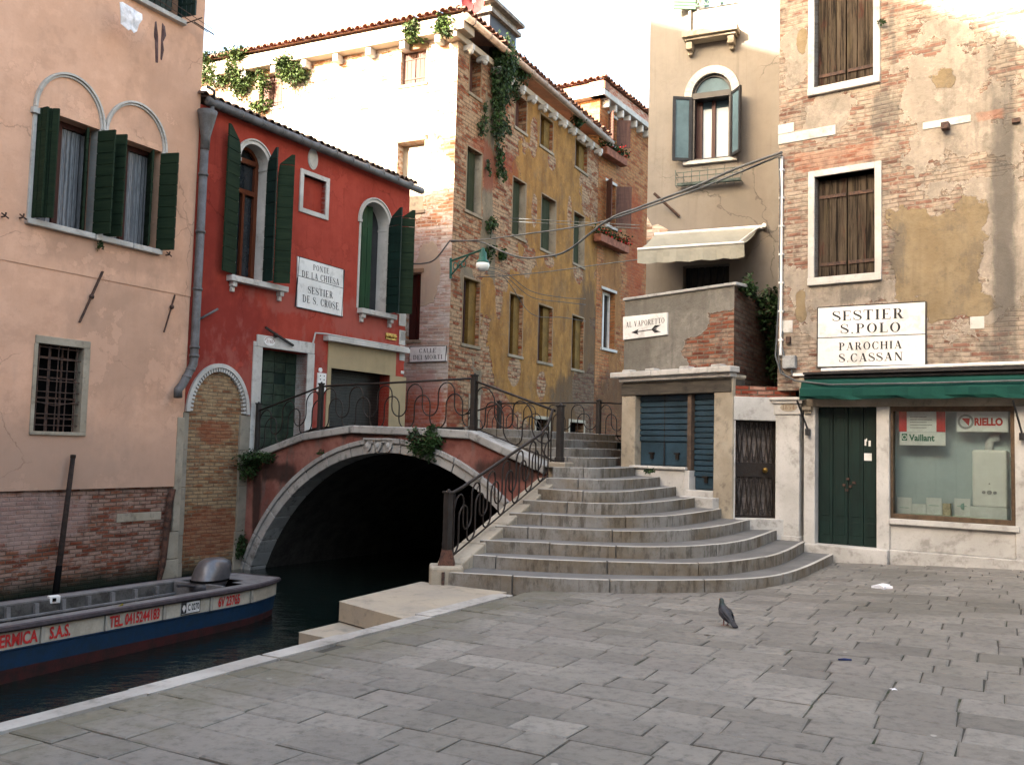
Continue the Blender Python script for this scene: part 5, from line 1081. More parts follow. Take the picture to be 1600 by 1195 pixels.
mesh_obj('window_parapet', mb, M['stonew'], big, bevel=.008)
mb = MB(); mb.fbox(F, j2, 5, -.2, .279, -.2, .06); mb.fbox(F, j1-.05, j2-.002, -.2, fd[2], -.25, .14)
mesh_obj('plinth', mb, M['stonew'], big, bevel=.015)
# pilaster with house number
mb = MB(); a = F.uz(*y4(20, 500)); p0 = F.uz(*y4(35, 700))[0]; p1_ = F.uz(*y4(132, 700))[0]; zc_t = F.uz(*y4(75, 470))[1]; zc_b = F.uz(*y4(75, 540))[1]
mb.fbox(F, p0, p1_, .3, zc_b-.001, -.3, .05); mb.fbox(F, p0-.02, p1_+.02, .05, .36, -.3, .075)
mb.fbox(F, p0-.02, p1_+.02, zc_b, zc_t-.10, -.3, .07); mb.fbox(F, p0-.05, p1_+.05, zc_t-.099, zc_t-.05, -.3, .10); mb.fbox(F, p0-.08, p1_+.08, zc_t-.049, zc_t, -.3, .13)
pil = mesh_obj('pilaster', mb, M['stonew'], big, bevel=.012)
u, z = F.uz(*y4(84, 510), .07); mb = MB(); mb.fext(F, [(u+.135*math.cos(k*math.pi/12), z+.065*math.sin(k*math.pi/12)) for k in range(24)], .07, .075); npl = mesh_obj('number_plate', mb, M['stonec'], pil)
mb = MB(); serif(mb, F, '1854', [(u-.10, z-.035), (u+.10, z-.035), (u+.10, z+.035), (u-.10, z+.035)], .078); mesh_obj('number', mb, simple('brown_number', (.22, .13, .07), .8), npl)
mb = MB(); u0 = F.uz(*y4(150, 482))[0]; mb.fbox(F, j1+.0, fd[0]-.03, zc0-.055, zc0-.003, .03, .12); mb.fbox(F, j1+.02, fd[0]-.05, zc0-.11, zc0-.056, .03, .08); mesh_obj('capital', mb, M['stonec'], big, bevel=.008)
# green doors
mb = MB(); m = (fd[0]+fd[1])/2; n = 4
for k in range(n):
    a = fd[0]+(fd[1]-fd[0])*k/n; b = fd[0]+(fd[1]-fd[0])*(k+1)/n; mb.fbox(F, a+.004, b-.004, fd[2], zc0-.01, -.16, -.12)
    for za, zb in ((.42, .62), (.70, 2.18), (2.24, 2.40)): mb.fbox(F, a+.05, b-.05, za, zb, -.12, -.112)
mb.fbox(F, fd[0], fd[1], fd[2], zc0-.005, -.17, -.161); gdoor = mesh_obj('door', mb, M['greend'], big, bevel=.006)
mb = MB()
for (x, y) in ((325, 800), (335, 830), (310, 825), (350, 815), (320, 845)): u, z = F.uz(*y4(x, y), -.11); mb.fbox(F, u-.022, u+.022, z-.018, z+.018, -.112, -.09)
mesh_obj('lock', mb, M['iron2'], gdoor)
mb = MB(); q = F.R(y4(390, 0)[0], y4(421, 0)[0], y4(0, 696)[1], y4(0, 726)[1], -.11); mb.fbox(F, *q, -.112, -.109); 
for (x0, y0, x1, y1_) in ((392, 640, 399, 665), (408, 645, 417, 668), (398, 636, 402, 648)): mb.fbox(F, *F.R(y4(x0, 0)[0], y4(x1, 0)[0], y4(0, y0)[1], y4(0, y1_)[1], -.11), -.112, -.1095)
mesh_obj('paper_notice', mb, M['signw'], gdoor)
# shop window
mb = MB(); u0, u1, za, zb = fw; t_ = .055
mb.fbox(F, u0, u0+t_, za, ztj, -.14, -.02); mb.fbox(F, u1-t_, u1, za, ztj, -.14, -.02); mb.fbox(F, u0+t_, u1-t_, za, za+.07, -.14, -.02); mb.fbox(F, u0+t_, u1-t_, ztj-.07, ztj, -.14, -.02)
swf = mesh_obj('shop_window', mb, simple('bronze_frame', (.10, .068, .042), .5, .2, 9, .05, metal=.2), big, bevel=.004)
mb = MB(); mb.fbox(F, u0+t_, u1-t_, za+.07, ztj-.07, -.09, -.08); mesh_obj('pane', mb, M['glass2'], swf)
bd = .42; M['backd'] = simple('pale_blue_backdrop', (.44, .52, .55), .9, .05, 2, .02)
mb = MB(); mb.quad(F.P(u0, za-.02, -bd), F.P(u1, za-.02, -bd), F.P(u1, ztj, -bd), F.P(u0, ztj, -bd)); mb.quad(F.P(u0, za, -.14), F.P(u1, za, -.14), F.P(u1, za, -bd), F.P(u0, za, -bd))
mb.quad(F.P(u0, za, -bd), F.P(u0, za, -.14), F.P(u0, ztj, -.14), F.P(u0, ztj, -bd)); mb.quad(F.P(u1, za, -.14), F.P(u1, za, -bd), F.P(u1, ztj, -bd), F.P(u1, ztj, -.14)); mb.quad(F.P(u0, ztj, -bd), F.P(u0, ztj, -.14), F.P(u1, ztj, -.14), F.P(u1, ztj, -bd))
for k in range(1, 6): u = u0+(u1-u0)*k/6; mb.fbox(F, u-.004, u+.004, za, ztj, -bd, -bd+.004)
mesh_obj('display_box', mb, M['backd'], swf)
mb = MB(); q = F.R(y4(580, 0)[0], y4(950, 0)[0], y4(0, 932)[1], y4(0, 950)[1], -.25); mb.fbox(F, q[0], q[1], za, za+.07, -.42, -.18); mesh_obj('display_shelf', mb, simple('pale_green_shelf', (.5, .62, .5), .6), swf)
# things in the shop window
def rbox(name, xl, xr, yt, yb, o0, o1, mat, label, cat, group=None, z0=None, bevel=.0):
    q = F.R(xl, xr, yt, yb, o1); o = MB(); o.fbox(F, q[0], q[1], z0 if z0 is not None else q[2], q[3], o0, o1)
    ob = mesh_obj(name, o, mat, loc=F.P((q[0]+q[1])/2, z0 if z0 is not None else q[2], o0), bevel=bevel); tag(ob, label, cat, group); return ob, q
M['pap'] = simple('white_card', (.72, .74, .74), .6, .08, 3, .02); M['redp'] = simple('red_print', (.50, .03, .03), .6, .1); M['grnp'] = simple('green_print', (.01, .16, .11), .6, .1); M['grey'] = simple('grey_print', (.30, .31, .32), .6, .1)
UP = Vector((0, 0, 1)); o1 = -.16
pz = [y4(532, 524), y4(720, 524), y4(720, 610), y4(532, 610)]
ps, q = rbox('window_sign', y4(532, 0)[0], y4(720, 0)[0], y4(0, 526)[1], y4(0, 609)[1], -.18, o1, M['pap'], 'grey and white sign with red ends hanging at the shop window top left', 'sign', 'signs in the shop window')
w_ = q[1]-q[0]; mb = MB(); mb.fbox(F, q[0], q[0]+w_*.17, q[2], q[3], o1, o1+.003); mb.fbox(F, q[1]-w_*.19, q[1], q[2], q[3], o1, o1+.003); mesh_obj('red_end', mb, M['redp'], ps)
mb = MB(); hq = q[3]-q[2]
for k in range(5): mb.fbox(F, q[0]+w_*.24, q[0]+w_*(.72 if k % 2 else .6), q[3]-hq*(.30+k*.13), q[3]-hq*(.26+k*.13), o1, o1+.003)
mesh_obj('print', mb, M['grey'], ps)
ps, q = rbox('window_sign', y4(534, 0)[0], y4(720, 0)[0], y4(0, 611)[1], y4(0, 664)[1], -.18, o1, M['pap'], 'white sign with green lettering below the red ended sign', 'sign', 'signs in the shop window')
w_ = q[1]-q[0]; hq = q[3]-q[2]; mb = MB(); sans(mb, 'Vaillant', F.P(q[0]+w_*.21, q[2]+hq*.32, o1+.003), F.d, UP, w_*.56, hq*.52, .035)
mb.fext(F, rect(q[0]+w_*.05, q[0]+w_*.17, q[2]+hq*.35, q[2]+hq*.88), o1, o1+.003); mesh_obj('lettering', mb, M['grnp'], ps)
mb = MB(); c_ = (q[0]+w_*.11, q[2]+hq*.61); mb.add([F.P(c_[0]+r_*math.cos(a), c_[1]+r_*math.sin(a)*1.0, o1+.005) for r_ in (.022, .034) for a in [i*math.pi/8 for i in range(16)]], [(i, (i+1) % 16, 16+(i+1) % 16, 16+i) for i in range(16)])
mb.fbox(F, q[0]+w_*.05, q[0]+w_*.75, q[2]+hq*.12, q[2]+hq*.17, o1, o1+.002); mesh_obj('emblem', mb, M['pap'], ps)
ps, q = rbox('window_sign', y4(766, 0)[0], y4(975, 0)[0], y4(0, 528)[1], y4(0, 609)[1], -.18, o1, M['pap'], 'white sign with red lettering above the white boiler', 'sign', 'signs in the shop window')
w_ = q[1]-q[0]; hq = q[3]-q[2]; mb = MB(); sans(mb, 'RIELLO', F.P(q[0]+w_*.35, q[2]+hq*.30, o1+.003), F.d, UP, w_*.55, hq*.40, .05)
cx, cz = q[0]+w_*.18, q[2]+hq*.5; mb.add([F.P(cx-.055, cz+.05, o1+.006), F.P(cx+.055, cz+.05, o1+.006), F.P(cx+.04, cz-.06, o1+.006)], [(0, 1, 2)]); mesh_obj('lettering', mb, M['redp'], ps)
mb = MB(); mb.add([F.P(cx+r_*math.cos(a), cz+r_*math.sin(a), o1+.003) for r_ in (.075, .105) for a in [i*math.pi/12 for i in range(24)]], [(i, (i+1) % 24, 24+(i+1) % 24, 24+i) for i in range(24)]); mesh_obj('emblem', mb, M['grey'], ps)
boi, q = rbox('boiler', y4(828, 0)[0], y4(970, 0)[0], y4(0, 683)[1], y4(0, 914)[1], -.50, -.22, simple('white_enamel', (.80, .80, .78), .3, .05, 2, .02, spec=.5), 'white wall boiler with dials and flue pipe in the shop window', 'boiler', bevel=.03)
w_ = q[1]-q[0]; mb = MB(); uu, zz = (q[0]+q[1])/2, q[3]; mb.tube([F.P(uu-.02, zz-.02, -.36), F.P(uu-.02, zz+.10, -.36), F.P(uu+.02, zz+.16, -.35), F.P(uu+.12, zz+.17, -.34)], .055, 10); mesh_obj('flue_pipe', mb, M['pap'], boi, smooth=True)
mb = MB()
for dx, r_ in ((-.07, .022), (0, .03), (.07, .022)): mb.tube([F.P(uu+dx, q[2]+.2, -.22), F.P(uu+dx, q[2]+.2, -.19)], r_, 10)
mb.ball(F.P(uu, q[2]+.32, -.22), .012, .012, .012, 6, 4); mesh_obj('dial', mb, M['grey'], boi)
for (xl, xr, yt, yb, lb) in ((525, 583, 875, 940, 'white booklet standing at the left end of the shop window shelf'), (643, 705, 877, 932, 'white booklet standing left of the small cream box'), (757, 820, 880, 935, 'white booklet with a pale green disc standing nearest the boiler')):
    ob, q = rbox('booklet', y4(xl, 0)[0], y4(xr, 0)[0], y4(0, yt)[1], y4(0, yb)[1], -.30, -.285, M['pap'], lb, 'booklet', 'booklets in the shop window', z0=za+.005 if xl < 560 else za+.072)
    mb = MB(); ww = q[1]-q[0]; mb.fbox(F, q[0]+ww*.15, q[0]+ww*.8, q[2]+.08, q[2]+.09, -.285, -.283)
    if xl > 700: mb.ball(F.P(q[0]+ww*.6, q[2]+.08, -.284), .05, .004, .05, 12, 8)
    mesh_obj('print', mb, simple('pale_green_print', (.35, .55, .50), .6), ob)
rbox('small_box', y4(708, 0)[0], y4(740, 0)[0], y4(0, 900)[1], y4(0, 932)[1], -.36, -.28, simple('cream_card', (.6, .52, .36), .7), 'small cream box between two booklets in the shop window', 'box', z0=za+.072)
rbox('small_box', y4(585, 0)[0], y4(640, 0)[0], y4(0, 902)[1], y4(0, 922)[1], -.36, -.28, M['pap'], 'low white box between the two left booklets in the shop window', 'box', z0=za+.072)
rbox('low_plinth', y4(820, 0)[0], y4(970, 0)[0], y4(0, 915)[1], y4(0, 960)[1], -.52, -.20, M['pap'], 'low white stand under the boiler in the shop window', 'stand', z0=za+.002, bevel=.005)
# green awning
M['gaw'] = plaster('green_awning_canvas', (.005, .038, .030), (.008, .050, .038), (.004, .026, .022), uF, 2.0, .15)
ga0 = F.uz(*y4(128, 430), .3)[0]; g_top = F.uz(*y4(600, 385), .1)[1]; g_mid = F.uz(*y4(600, 424), .30)[1]; g_bot = F.uz(*y4(600, 474), .30)[1]
mb = MB(); n = 40; U_ = 5.0
def gp(s_, k):
    u = ga0+(U_-ga0)*s_; w0 = .012*math.sin(s_*37)+.008*math.sin(s_*91)
    return [F.P(u, g_top, .05), F.P(u, g_top-.05+w0*.4, .22), F.P(u, g_mid+.01+w0*.3, .25+w0*.5), F.P(u, g_mid-.015, .30+w0*.6), F.P(u, g_bot+.05, .315+w0), F.P(u, g_bot+w0*.7, .30-w0)][k]
for i in range(n):
    for k in range(5): mb.quad(gp(i/n, k), gp((i+1)/n, k), gp((i+1)/n, k+1), gp(i/n, k+1))
mb.add([gp(0, k) for k in range(4)]+[F.P(ga0, g_mid, .06)], [(0, 1, 2, 3, 4)])
aw = mesh_obj('awning', mb, M['gaw'], big)
mb = MB(); mb.tube([F.P(ga0, g_top+.03, .08), F.P(U_, g_top+.03, .08)], .035, 8); mb.fbox(F, ga0, U_, g_top+.065, g_top+.10, .02, .16)
for px_ in (y4(152, 0), y4(1024, 0)):
    u = F.uz(px_[0], 625, .2)[0]; a = F.uz(px_[0], y4(0, 482)[1], .35)[1]; mb.beam(F.P(u-.06, a, .40), F.P(u+.0, a-.42, .10), .02, .02); mb.fbox(F, u-.03, u+.03, a-.52, a-.42, .05, .13)
mesh_obj('arm', mb, M['darkm'], aw)
mb = MB(); zp = F.uz(*y4(600, 350))[1]; mb.tube([F.P(F.uz(*y4(220, 355))[0], zp+.0, .04), F.P(.8, zp+.015, .045), F.P(5, zp+.03, .04)], .028, 8); mb.fbox(F, fpx-.1, 5, zp-.075, zp-.035, -.02, .05); mesh_obj('conduit', mb, M['signw'], big, smooth=False)
# meter box, wall pipe
mb = MB(); q = F.R(y4(66, 0)[0], y4(118, 0)[0], y4(0, 302)[1], y4(0, 354)[1]); mb.fbox(F, *q, 0, .10); mesh_obj('meter_box', mb, simple('grey_box', (.30, .31, .31), .5), big, bevel=.01)
mb = MB(); up = F.uz(*y3(58, 900))[0]; zt_ = F.uz(*y3(58, 640))[1]; zb_ = F.uz(*y4(50, 300))[1]
mb.tube([F.P(up, zt_, .04), F.P(up, zb_, .04)], .022, 8)
for k in range(7): z = zb_+(zt_-zb_)*(k+.5)/7; mb.fbox(F, up-.035, up+.035, z, z+.03, 0, .065)
mesh_obj('conduit', mb, M['signw'], big)
mb = MB()
def fpt(p, o): u, z = F.uz(*p, o); return F.P(u, z, o)
mb.tube([fpt(y3(45, 640), .05), fpt(y3(50, 760), .06), fpt(y3(48, 1000), .05), fpt(y3(46, 1190), .05), fpt(y4(30, 300), .06), fpt(y4(50, 370), .1), fpt(y4(110, 402), .2), fpt(y4(250, 418), .29), fpt(y4(600, 412), .29), fpt(y4(1000, 402), .29), F.P(4.8, g_mid+.04, .29)], .014, 6)
mb.tube([fpt(y4(60, 200), .04), fpt(y4(42, 280), .05), fpt(y4(48, 350), .06), fpt(y4(75, 388), .07), fpt(y4(98, 380), .07), fpt(y4(95, 355), .06)], .011, 6)
mb.tube([fpt(y4(55, 260), .03), fpt(y4(70, 320), .06), fpt(y4(66, 350), .08)], .012, 6)
mesh_obj('cable', mb, M['cable'], big, smooth=True)
mb = MB(); mb.fbox(F, *F.R(y4(78, 0)[0], y4(94, 0)[0], y4(0, 225)[1], y4(0, 250)[1]), 0, .07); a = F.uz(*y3(725, 515)); mb.fbox(F, a[0]-.05, a[0]+.05, a[1]-.06, a[1]+.03, .015, .14); a = F.uz(*y3(1008, 492)); mb.fbox(F, a[0]-.05, a[0]+.05, a[1]-.03, a[1]+.03, .0, .05); mesh_obj('bracket', mb, M['iron2'], big)
# ================================================================ GROUND, WATER, QUAY
QO = Vector((-2.79, 5.27, 0)); qa = Vector((2.78, 5.15, 0)).normalized(); qb = Vector((qa.y, -qa.x, 0))
def gz(a, b):
    s = max(0, min(1, (a-3)/5)); s = s*s*(3-2*s); return .05*max(0, min(3.4, b-2))*s
def QP(a, b, z=0.0): p = QO+qa*a+qb*b; p.z = z; return p
mb = MB(); S_ = 400
mb.quad((-S_, -S_, -2.4), (S_, -S_, -2.4), (S_, S_, -2.4), (-S_, S_, -2.4)); structure('ground', mb, simple('earth', (.10, .09, .075), .9))
t = NT('canal_water_surface'); v = t.obj(); h = t.math('ADD', t.noise(t.vm('MULTIPLY', v, (1, 2.2, 1)), 2.6, 4, .55), t.math('MULTIPLY', t.noise(v, 9, 3, .5), .3))
M['water'] = t.done((.004, .009, .008), .06, t.bump(h, .35, .05), spec=.5)
mb = MB(); mb.quad((-60, -60, WZ), (60, -60, WZ), (60, 90, WZ), (-60, 90, WZ)); structure('canal_water', mb, M['water'])
# paving slabs
t = NT('paving_trachyte'); at_ = t.n('ShaderNodeAttribute'); at_.attribute_name = 'tone'; v = t.obj()
sp = t.n('ShaderNodeSeparateColor'); t.l(at_.outputs['Color'], sp.inputs[0])
n1 = t.noise(v, .8, 5, .6); n2 = t.noise(v, 12, 5, .7); n3 = t.noise(v, 60, 2, .6)
c = t.mix(sp.outputs[0], (.128, .119, .102), (.225, .21, .184)); c = t.mix(t.math('MULTIPLY', sp.outputs[1], .35), c, (.19, .165, .145))
c = t.mix(t.math('MULTIPLY', t.ramp(n1, .4, .65), .4), c, (.098, .093, .086)); c = t.mix(t.math('MULTIPLY', t.ramp(n2, .45, .7), .6), c, (.070, .066, .058)); c = t.mix(t.math('MULTIPLY', t.ramp(n3, .55, .8), .25), c, (.25, .24, .22))
c = t.mix(t.math('MULTIPLY', t.ramp(t.noise(v, 2.4, 6, .7), .6, .68), .4), c, (.215, .205, .188))
vo = t.n('ShaderNodeTexVoronoi'); t.inp(vo.inputs['Vector'], v); vo.inputs['Scale'].default_value = 3.2; dd_ = vo.outputs['Distance']
sc2 = t.n('ShaderNodeSeparateColor'); t.l(vo.outputs['Color'], sc2.inputs[0]); c = t.mix(t.math('MULTIPLY', t.ramp(dd_, .075, .05), t.ramp(sc2.outputs[0], .6, .62)), c, (.27, .26, .235))
c = t.mix(t.math('MULTIPLY', t.math('MULTIPLY', t.ramp(dd_, .16, .08), t.ramp(sc2.outputs[1], .72, .74)), .6), c, (.045, .042, .038))
c = t.mix(t.math('MULTIPLY', t.ramp(t.noise(v, .33, 5, .6), .5, .66), .4), c, (.080, .076, .058)); sq_ = t.n('ShaderNodeSeparateXYZ'); t.l(t.vm('SUBTRACT', v, tuple(QO)), sq_.inputs[0]); qd = t.math('ADD', t.math('MULTIPLY', sq_.outputs[0], qb.x), t.math('MULTIPLY', sq_.outputs[1], qb.y)); c = t.mix(t.math('MULTIPLY', t.ramp(t.math('ADD', qd, t.math('MULTIPLY', t.noise(v, 2.5, 6, .7), 2.4)), 2.3, 1.2), .65), c, (.085, .080, .045))
M['pave'] = t.done(c, t.mix(n2, (.55, .55, .55), (.85, .85, .85)), t.bump(t.math('ADD', n2, t.math('MULTIPLY', n3, .4)), .45, .008), spec=.3)
rnd = random.Random(11); mb = MB(); tone = []
a = -7.0
def slab_(a0, a1, b0, b1):
    g = .005; bv = .012; tl = rnd.uniform(-.004, .004); tr = rnd.uniform(-.004, .004); dz = rnd.uniform(-.004, .003)
    j = lambda: rnd.uniform(-.007, .007)
    c4 = [(a0+g+j(), b0+g+j()), (a0+g+j(), b1-g+j()), (a1-g+j(), b1-g+j()), (a1-g+j(), b0+g+j())]
    ca, cb_ = (a0+a1)/2, (b0+b1)/2
    def P_(x, y, ins, dn):
        x2 = x+(ins if x < ca else -ins); y2_ = y+(ins if y < cb_ else -ins)
        return QP(x2, y2_, gz(x2, y2_)+dz-dn+tl*(x-ca)/.3+tr*(y-cb_)/.5)
    top = [P_(x, y, bv, 0) for x, y in c4]; mid = [P_(x, y, 0, .007) for x, y in c4]; bot = [P_(x, y, 0, .05) for x, y in c4]
    mb.add(top+mid+bot, [(0, 3, 2, 1)]+[(4+i, i, (i+1) % 4, 4+(i+1) % 4) for i in range(4)]+[(8+i, 4+i, 4+(i+1) % 4, 8+(i+1) % 4) for i in range(4)])
    tn = (min(1, max(0, rnd.gauss(.5, .25))), 1.0 if rnd.random() < .08 else rnd.random()*.35, 0, 1); tone.extend([tn]*12)
while a < 13:
    h = rnd.choice((.26, .29, .32, .36)) if a < 4.5 else rnd.choice((.25, .29, .33)); b = .17-rnd.uniform(0, .5)
    while b < 17:
        l = rnd.uniform(.28, .64) ; 
        b0 = max(b, .175); 
        if b+l > .32: slab_(a, a+h, b0, b+l)
        b += l
    a += h
pv = structure('campo_paving', mb, M['pave']); ca_ = pv.data.color_attributes.new('tone', 'FLOAT_COLOR', 'POINT')
for i, tn in enumerate(tone): ca_.data[i].color = tn
mb = MB(); n = 24
t = NT('joint_mortar'); v = t.obj(); M['joint'] = t.done(t.mix(t.ramp(t.noise(v, 1.2, 4, .6), .45, .62), (.045, .042, .036), t.mix(t.ramp(t.noise(v, 5, 4, .6), .4, .6), (.022, .032, .012), (.10, .092, .08))), .95, t.bump(t.noise(v, 40), .5, .01))
for i in range(n):
    for j in range(n):
        aa = [-8+22*(i+k)/n for k in (0, 1)]; bb = [.2+17.5*(j+k)/n for k in (0, 1)]
        mb.quad(*[QP(x, y, gz(x, y)-.011) for x, y in ((aa[0], bb[0]), (aa[0], bb[1]), (aa[1], bb[1]), (aa[1], bb[0]))])
        mb.f[-1] = mb.f[-1][::-1]
structure('paving_bed', mb, M['joint'])
mb = MB(); mb.quad(QP(-60, .3, -.05), QP(-60, 80, -.05), QP(40, 80, -.05), QP(40, .3, -.05)); mb.f[-1] = mb.f[-1][::-1]; structure('campo_ground', mb, simple('campo_ground_stone', (.11, .10, .09), .9))
# quay edge of white stone and its wall
mb = MB(); a = -8.0; rk = random.Random(5)
while a < 5.75:
    l = rk.uniform(.9, 1.7); b_ = min(a+l, 5.75); dz = rk.uniform(-.006, .006); j0 = rk.uniform(-.035, .03)
    p = [(a+.004, j0), (b_-.004, j0+rk.uniform(-.01, .01)), (b_-.004, .165+rk.uniform(-.015, .015)), (a+.004, .165+rk.uniform(-.015, .015))]
    mb.prism([QP(x, y, -.26) for x, y in p][::-1], [QP(x, y, dz+.004) for x, y in p][::-1]); a = b_
structure('quay_kerb', mb, stone('worn_quay_stone', (.38, .365, .335), (.27, .255, .23), (.075, .07, .06), g=.6), bevel=.02)
mb = MB(); mb.quad(QP(-40, .03, -2.4), QP(5.8, .03, -2.4), QP(5.8, .03, -.24), QP(-40, .03, -.24)); mb.quad(QP(-40, .03, -.24), QP(-8, .03, -.24), QP(-8, .03, -.06), QP(-40, .03, -.06))
M['wet'] = simple('wet_canal_stone', (.055, .052, .043), .6, .4, 2.5, .4, dark=(.012, .014, .010)); structure('quay_wall', mb, M['wet'])
# landing slabs into the canal
ls = thing('landing_steps', 'worn pale stone landing slabs stepping down from the quay into the canal', 'steps', QP(4.2, -.5, -.9))
mb = MB(); p = [(3.62, -.98), (5.95, -1.2), (5.95, .0), (3.75, .0)]
p = [(lambda v_: ((v_-QO).dot(qa), (v_-QO).dot(qb)))(onz(x, y, 0.0)) for x, y in ((529, 940), (657, 911), (700, 905), (648, 962))]
p = [p[0], (p[1][0]+.1, p[1][1]), (5.9, p[1][1]-.05), (5.9, -.002), (p[0][0]-.35, -.002)]
mb.prism([QP(x, y, -.185) for x, y in p][::-1], [QP(x, y, -.004+(.01 if y < -.3 else 0)) for x, y in p][::-1]); pb = [(x+(.3 if x < 5 else 0), y+(.3 if y < -.3 else 0)) for x, y in p]; mb.mi = 1; mb.prism([QP(x, y, -2.3) for x, y in pb][::-1], [QP(x, y, -.187) for x, y in pb][::-1])
M['land'] = stone('landing_stone', (.33, .285, .215), (.27, .24, .195), (.11, .10, .085), g=.5); SPLIT.discard('slab'); mesh_obj('slab', mb, [M['land'], M['wet']], ls, bevel=.03)
mb = MB(); a0 = p[0][0]; p2 = [(a0-.62, p[0][1]+.02), (a0+.2, p[0][1]+.02), (a0+.2, -.002), (a0-.75, -.002)]
mb.prism([QP(x, y, -.40) for x, y in p2][::-1], [QP(x, y, -.20) for x, y in p2][::-1]); mesh_obj('slab', mb, M['land'], ls, bevel=.03)
mb = MB(); p3 = [(a0-1.2, -1.0), (a0, -1.0), (a0, -.002), (a0-1.2, -.002)]; mb.prism([QP(x, y, -.75) for x, y in p3][::-1], [QP(x, y, -.52) for x, y in p3][::-1]); mesh_obj('slab', mb, M['wet'], ls, bevel=.03)
# ================================================================ BRIDGE
br = thing('stone_bridge', 'arched red plastered stone bridge over the canal with wrought iron railings', 'bridge', NB.P(-1.8, WZ))
AC, AR, AZ = -1.85, 4.1, -2.64; cd = Vector((.5225, .853, 0)); BW = 6.5
cop = [(-6.05, 1.26), (-5.4, 1.42), (-4.11, 1.77), (-2.81, 1.925), (-1.2, 1.90), (.02, 1.86), (1.55, 1.34)]
def copz(s):
    for (a, za), (b, zb) in zip(cop[:-1], cop[1:]):
        if a <= s <= b: return za+(zb-za)*(s-a)/(b-a)
    return cop[0][1] if s < cop[0][0] else cop[-1][1]
def arc(r, s_from, s_to, n): return [(s_from+(s_to-s_from)*i/n, AZ+math.sqrt(max(0, r*r-(s_from+(s_to-s_from)*i/n-AC)**2))) for i in range(n+1)]
sA = AC-math.sqrt(AR**2-(WZ-.5-AZ)**2); sB = AC+math.sqrt(AR**2-(WZ-.5-AZ)**2); angA = math.acos((sA-AC)/AR); angB = math.acos((sB-AC)/AR)
ap = [(AC+AR*math.cos(angA+(angB-angA)*i/28), AZ+AR*math.sin(angA+(angB-angA)*i/28)) for i in range(29)]
outl = [(-6.6, -1.45)]+ap+[(2.6, -1.45), (2.6, .9), (1.6, 1.3)]+[(s, z-.1) for s, z in cop[::-1]]+[(-6.6, 1.1)]
t = NT('bridge_plaster'); uv = t.vm('SUBTRACT', t.uv(), (NB.uv0(), 0, 0))
n1 = t.noise(uv, 1.3, 6, .65); n2 = t.noise(uv, 7, 5, .65); n3 = t.noise(t.vm('MULTIPLY', uv, (2.5, .8, 1)), 1.1, 5, .6)
c = t.mix(t.ramp(n1, .38, .62), (.165, .062, .050), (.25, .115, .092)); c = t.mix(t.math('MULTIPLY', t.ramp(n3, .5, .66), .75), c, (.12, .095, .085)); c = t.mix(t.math('MULTIPLY', t.ramp(n2, .5, .7), .4), c, (.06, .024, .02))
m = t.math('ADD', t.math('MULTIPLY', t.math('SUBTRACT', n3, .5), 1.3), blobs(t, uv, [(-5.5, .3, .16, 1.1, 'r'), (-4.9, 1.0, .9, .25, 'e'), (-3.2, 1.8, 2.4, .14, 'r', .7), (.8, 1.25, .9, .25, 'e'), (1.4, .6, .4, .5, 'e')])); c = t.mix(t.math('MULTIPLY', t.ramp(m, 0, .5), .8), c, (.018, .014, .012))
M['bpl'] = t.done(c, .9, t.bump(t.math('ADD', n1, n2), .4, .015), spec=.15)
mb = MB(); mb.poly([NB.P(s, z, 0) for s, z in outl]); mesh_obj('spandrel_wall', mb, M['bpl'], br)
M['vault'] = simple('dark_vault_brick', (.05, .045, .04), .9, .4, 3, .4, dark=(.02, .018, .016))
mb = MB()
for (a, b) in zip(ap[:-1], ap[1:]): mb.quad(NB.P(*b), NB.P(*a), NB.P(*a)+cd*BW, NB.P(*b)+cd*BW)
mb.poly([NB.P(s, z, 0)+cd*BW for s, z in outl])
# dark sheet added at the far side for the black shade under the arch
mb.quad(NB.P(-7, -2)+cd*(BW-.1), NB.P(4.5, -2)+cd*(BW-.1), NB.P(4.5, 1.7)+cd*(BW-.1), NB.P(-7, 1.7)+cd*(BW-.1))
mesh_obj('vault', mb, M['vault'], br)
mb = MB(); nv = 17; ra, rb = AR-.012, AR+.235
for i in range(nv):
    a0, a1 = angA+(angB-angA)*i/nv, angA+(angB-angA)*(i+1)/nv; g = .0022
    for k in range(2):
        m0 = a0+(a1-a0)*k/2-(g if k == 0 else 0); m1 = a0+(a1-a0)*(k+1)/2+(g if k == 1 else 0)
        q = [(AC+r*math.cos(a), AZ+r*math.sin(a)) for r, a in ((ra, m1), (rb, m1), (rb, m0), (ra, m0))]
        mb.fbox4(NB, q, -.35, .045); q = [(AC+r*math.cos(a), AZ+r*math.sin(a)) for r, a in ((rb-.075, m1), (rb+.012, m1), (rb+.012, m0), (rb-.075, m0))]; mb.fbox4(NB, q, .0451, .085)
mesh_obj('arch_ring', mb, M['stoneg'], br, bevel=.012)
mb = MB()
for k in (-1, 0, 1):  # three carved shields at the crown
    s0 = -2.05+k*.26; lp = [(s0+.085*x, 1.585+.085*y) for x, y in ((-1, 1), (-1.0, .1), (-.8, -.6), (-.4, -1.1), (0, -1.4), (.4, -1.1), (.8, -.6), (1, .1), (1, 1), (.5, .85), (0, 1.1), (-.5, .85))]
    mb.fext(NB, lp, .05, .085); mb.ball(NB.P(s0, 1.575, .085), .045, .022, .055, 8, 6)
mb.fbox(NB, -2.42, -1.68, 1.665, 1.70, .05, .10); mesh_obj('carved_shields', mb, M['stoneg'], br, bevel=.015)
mb = MB()
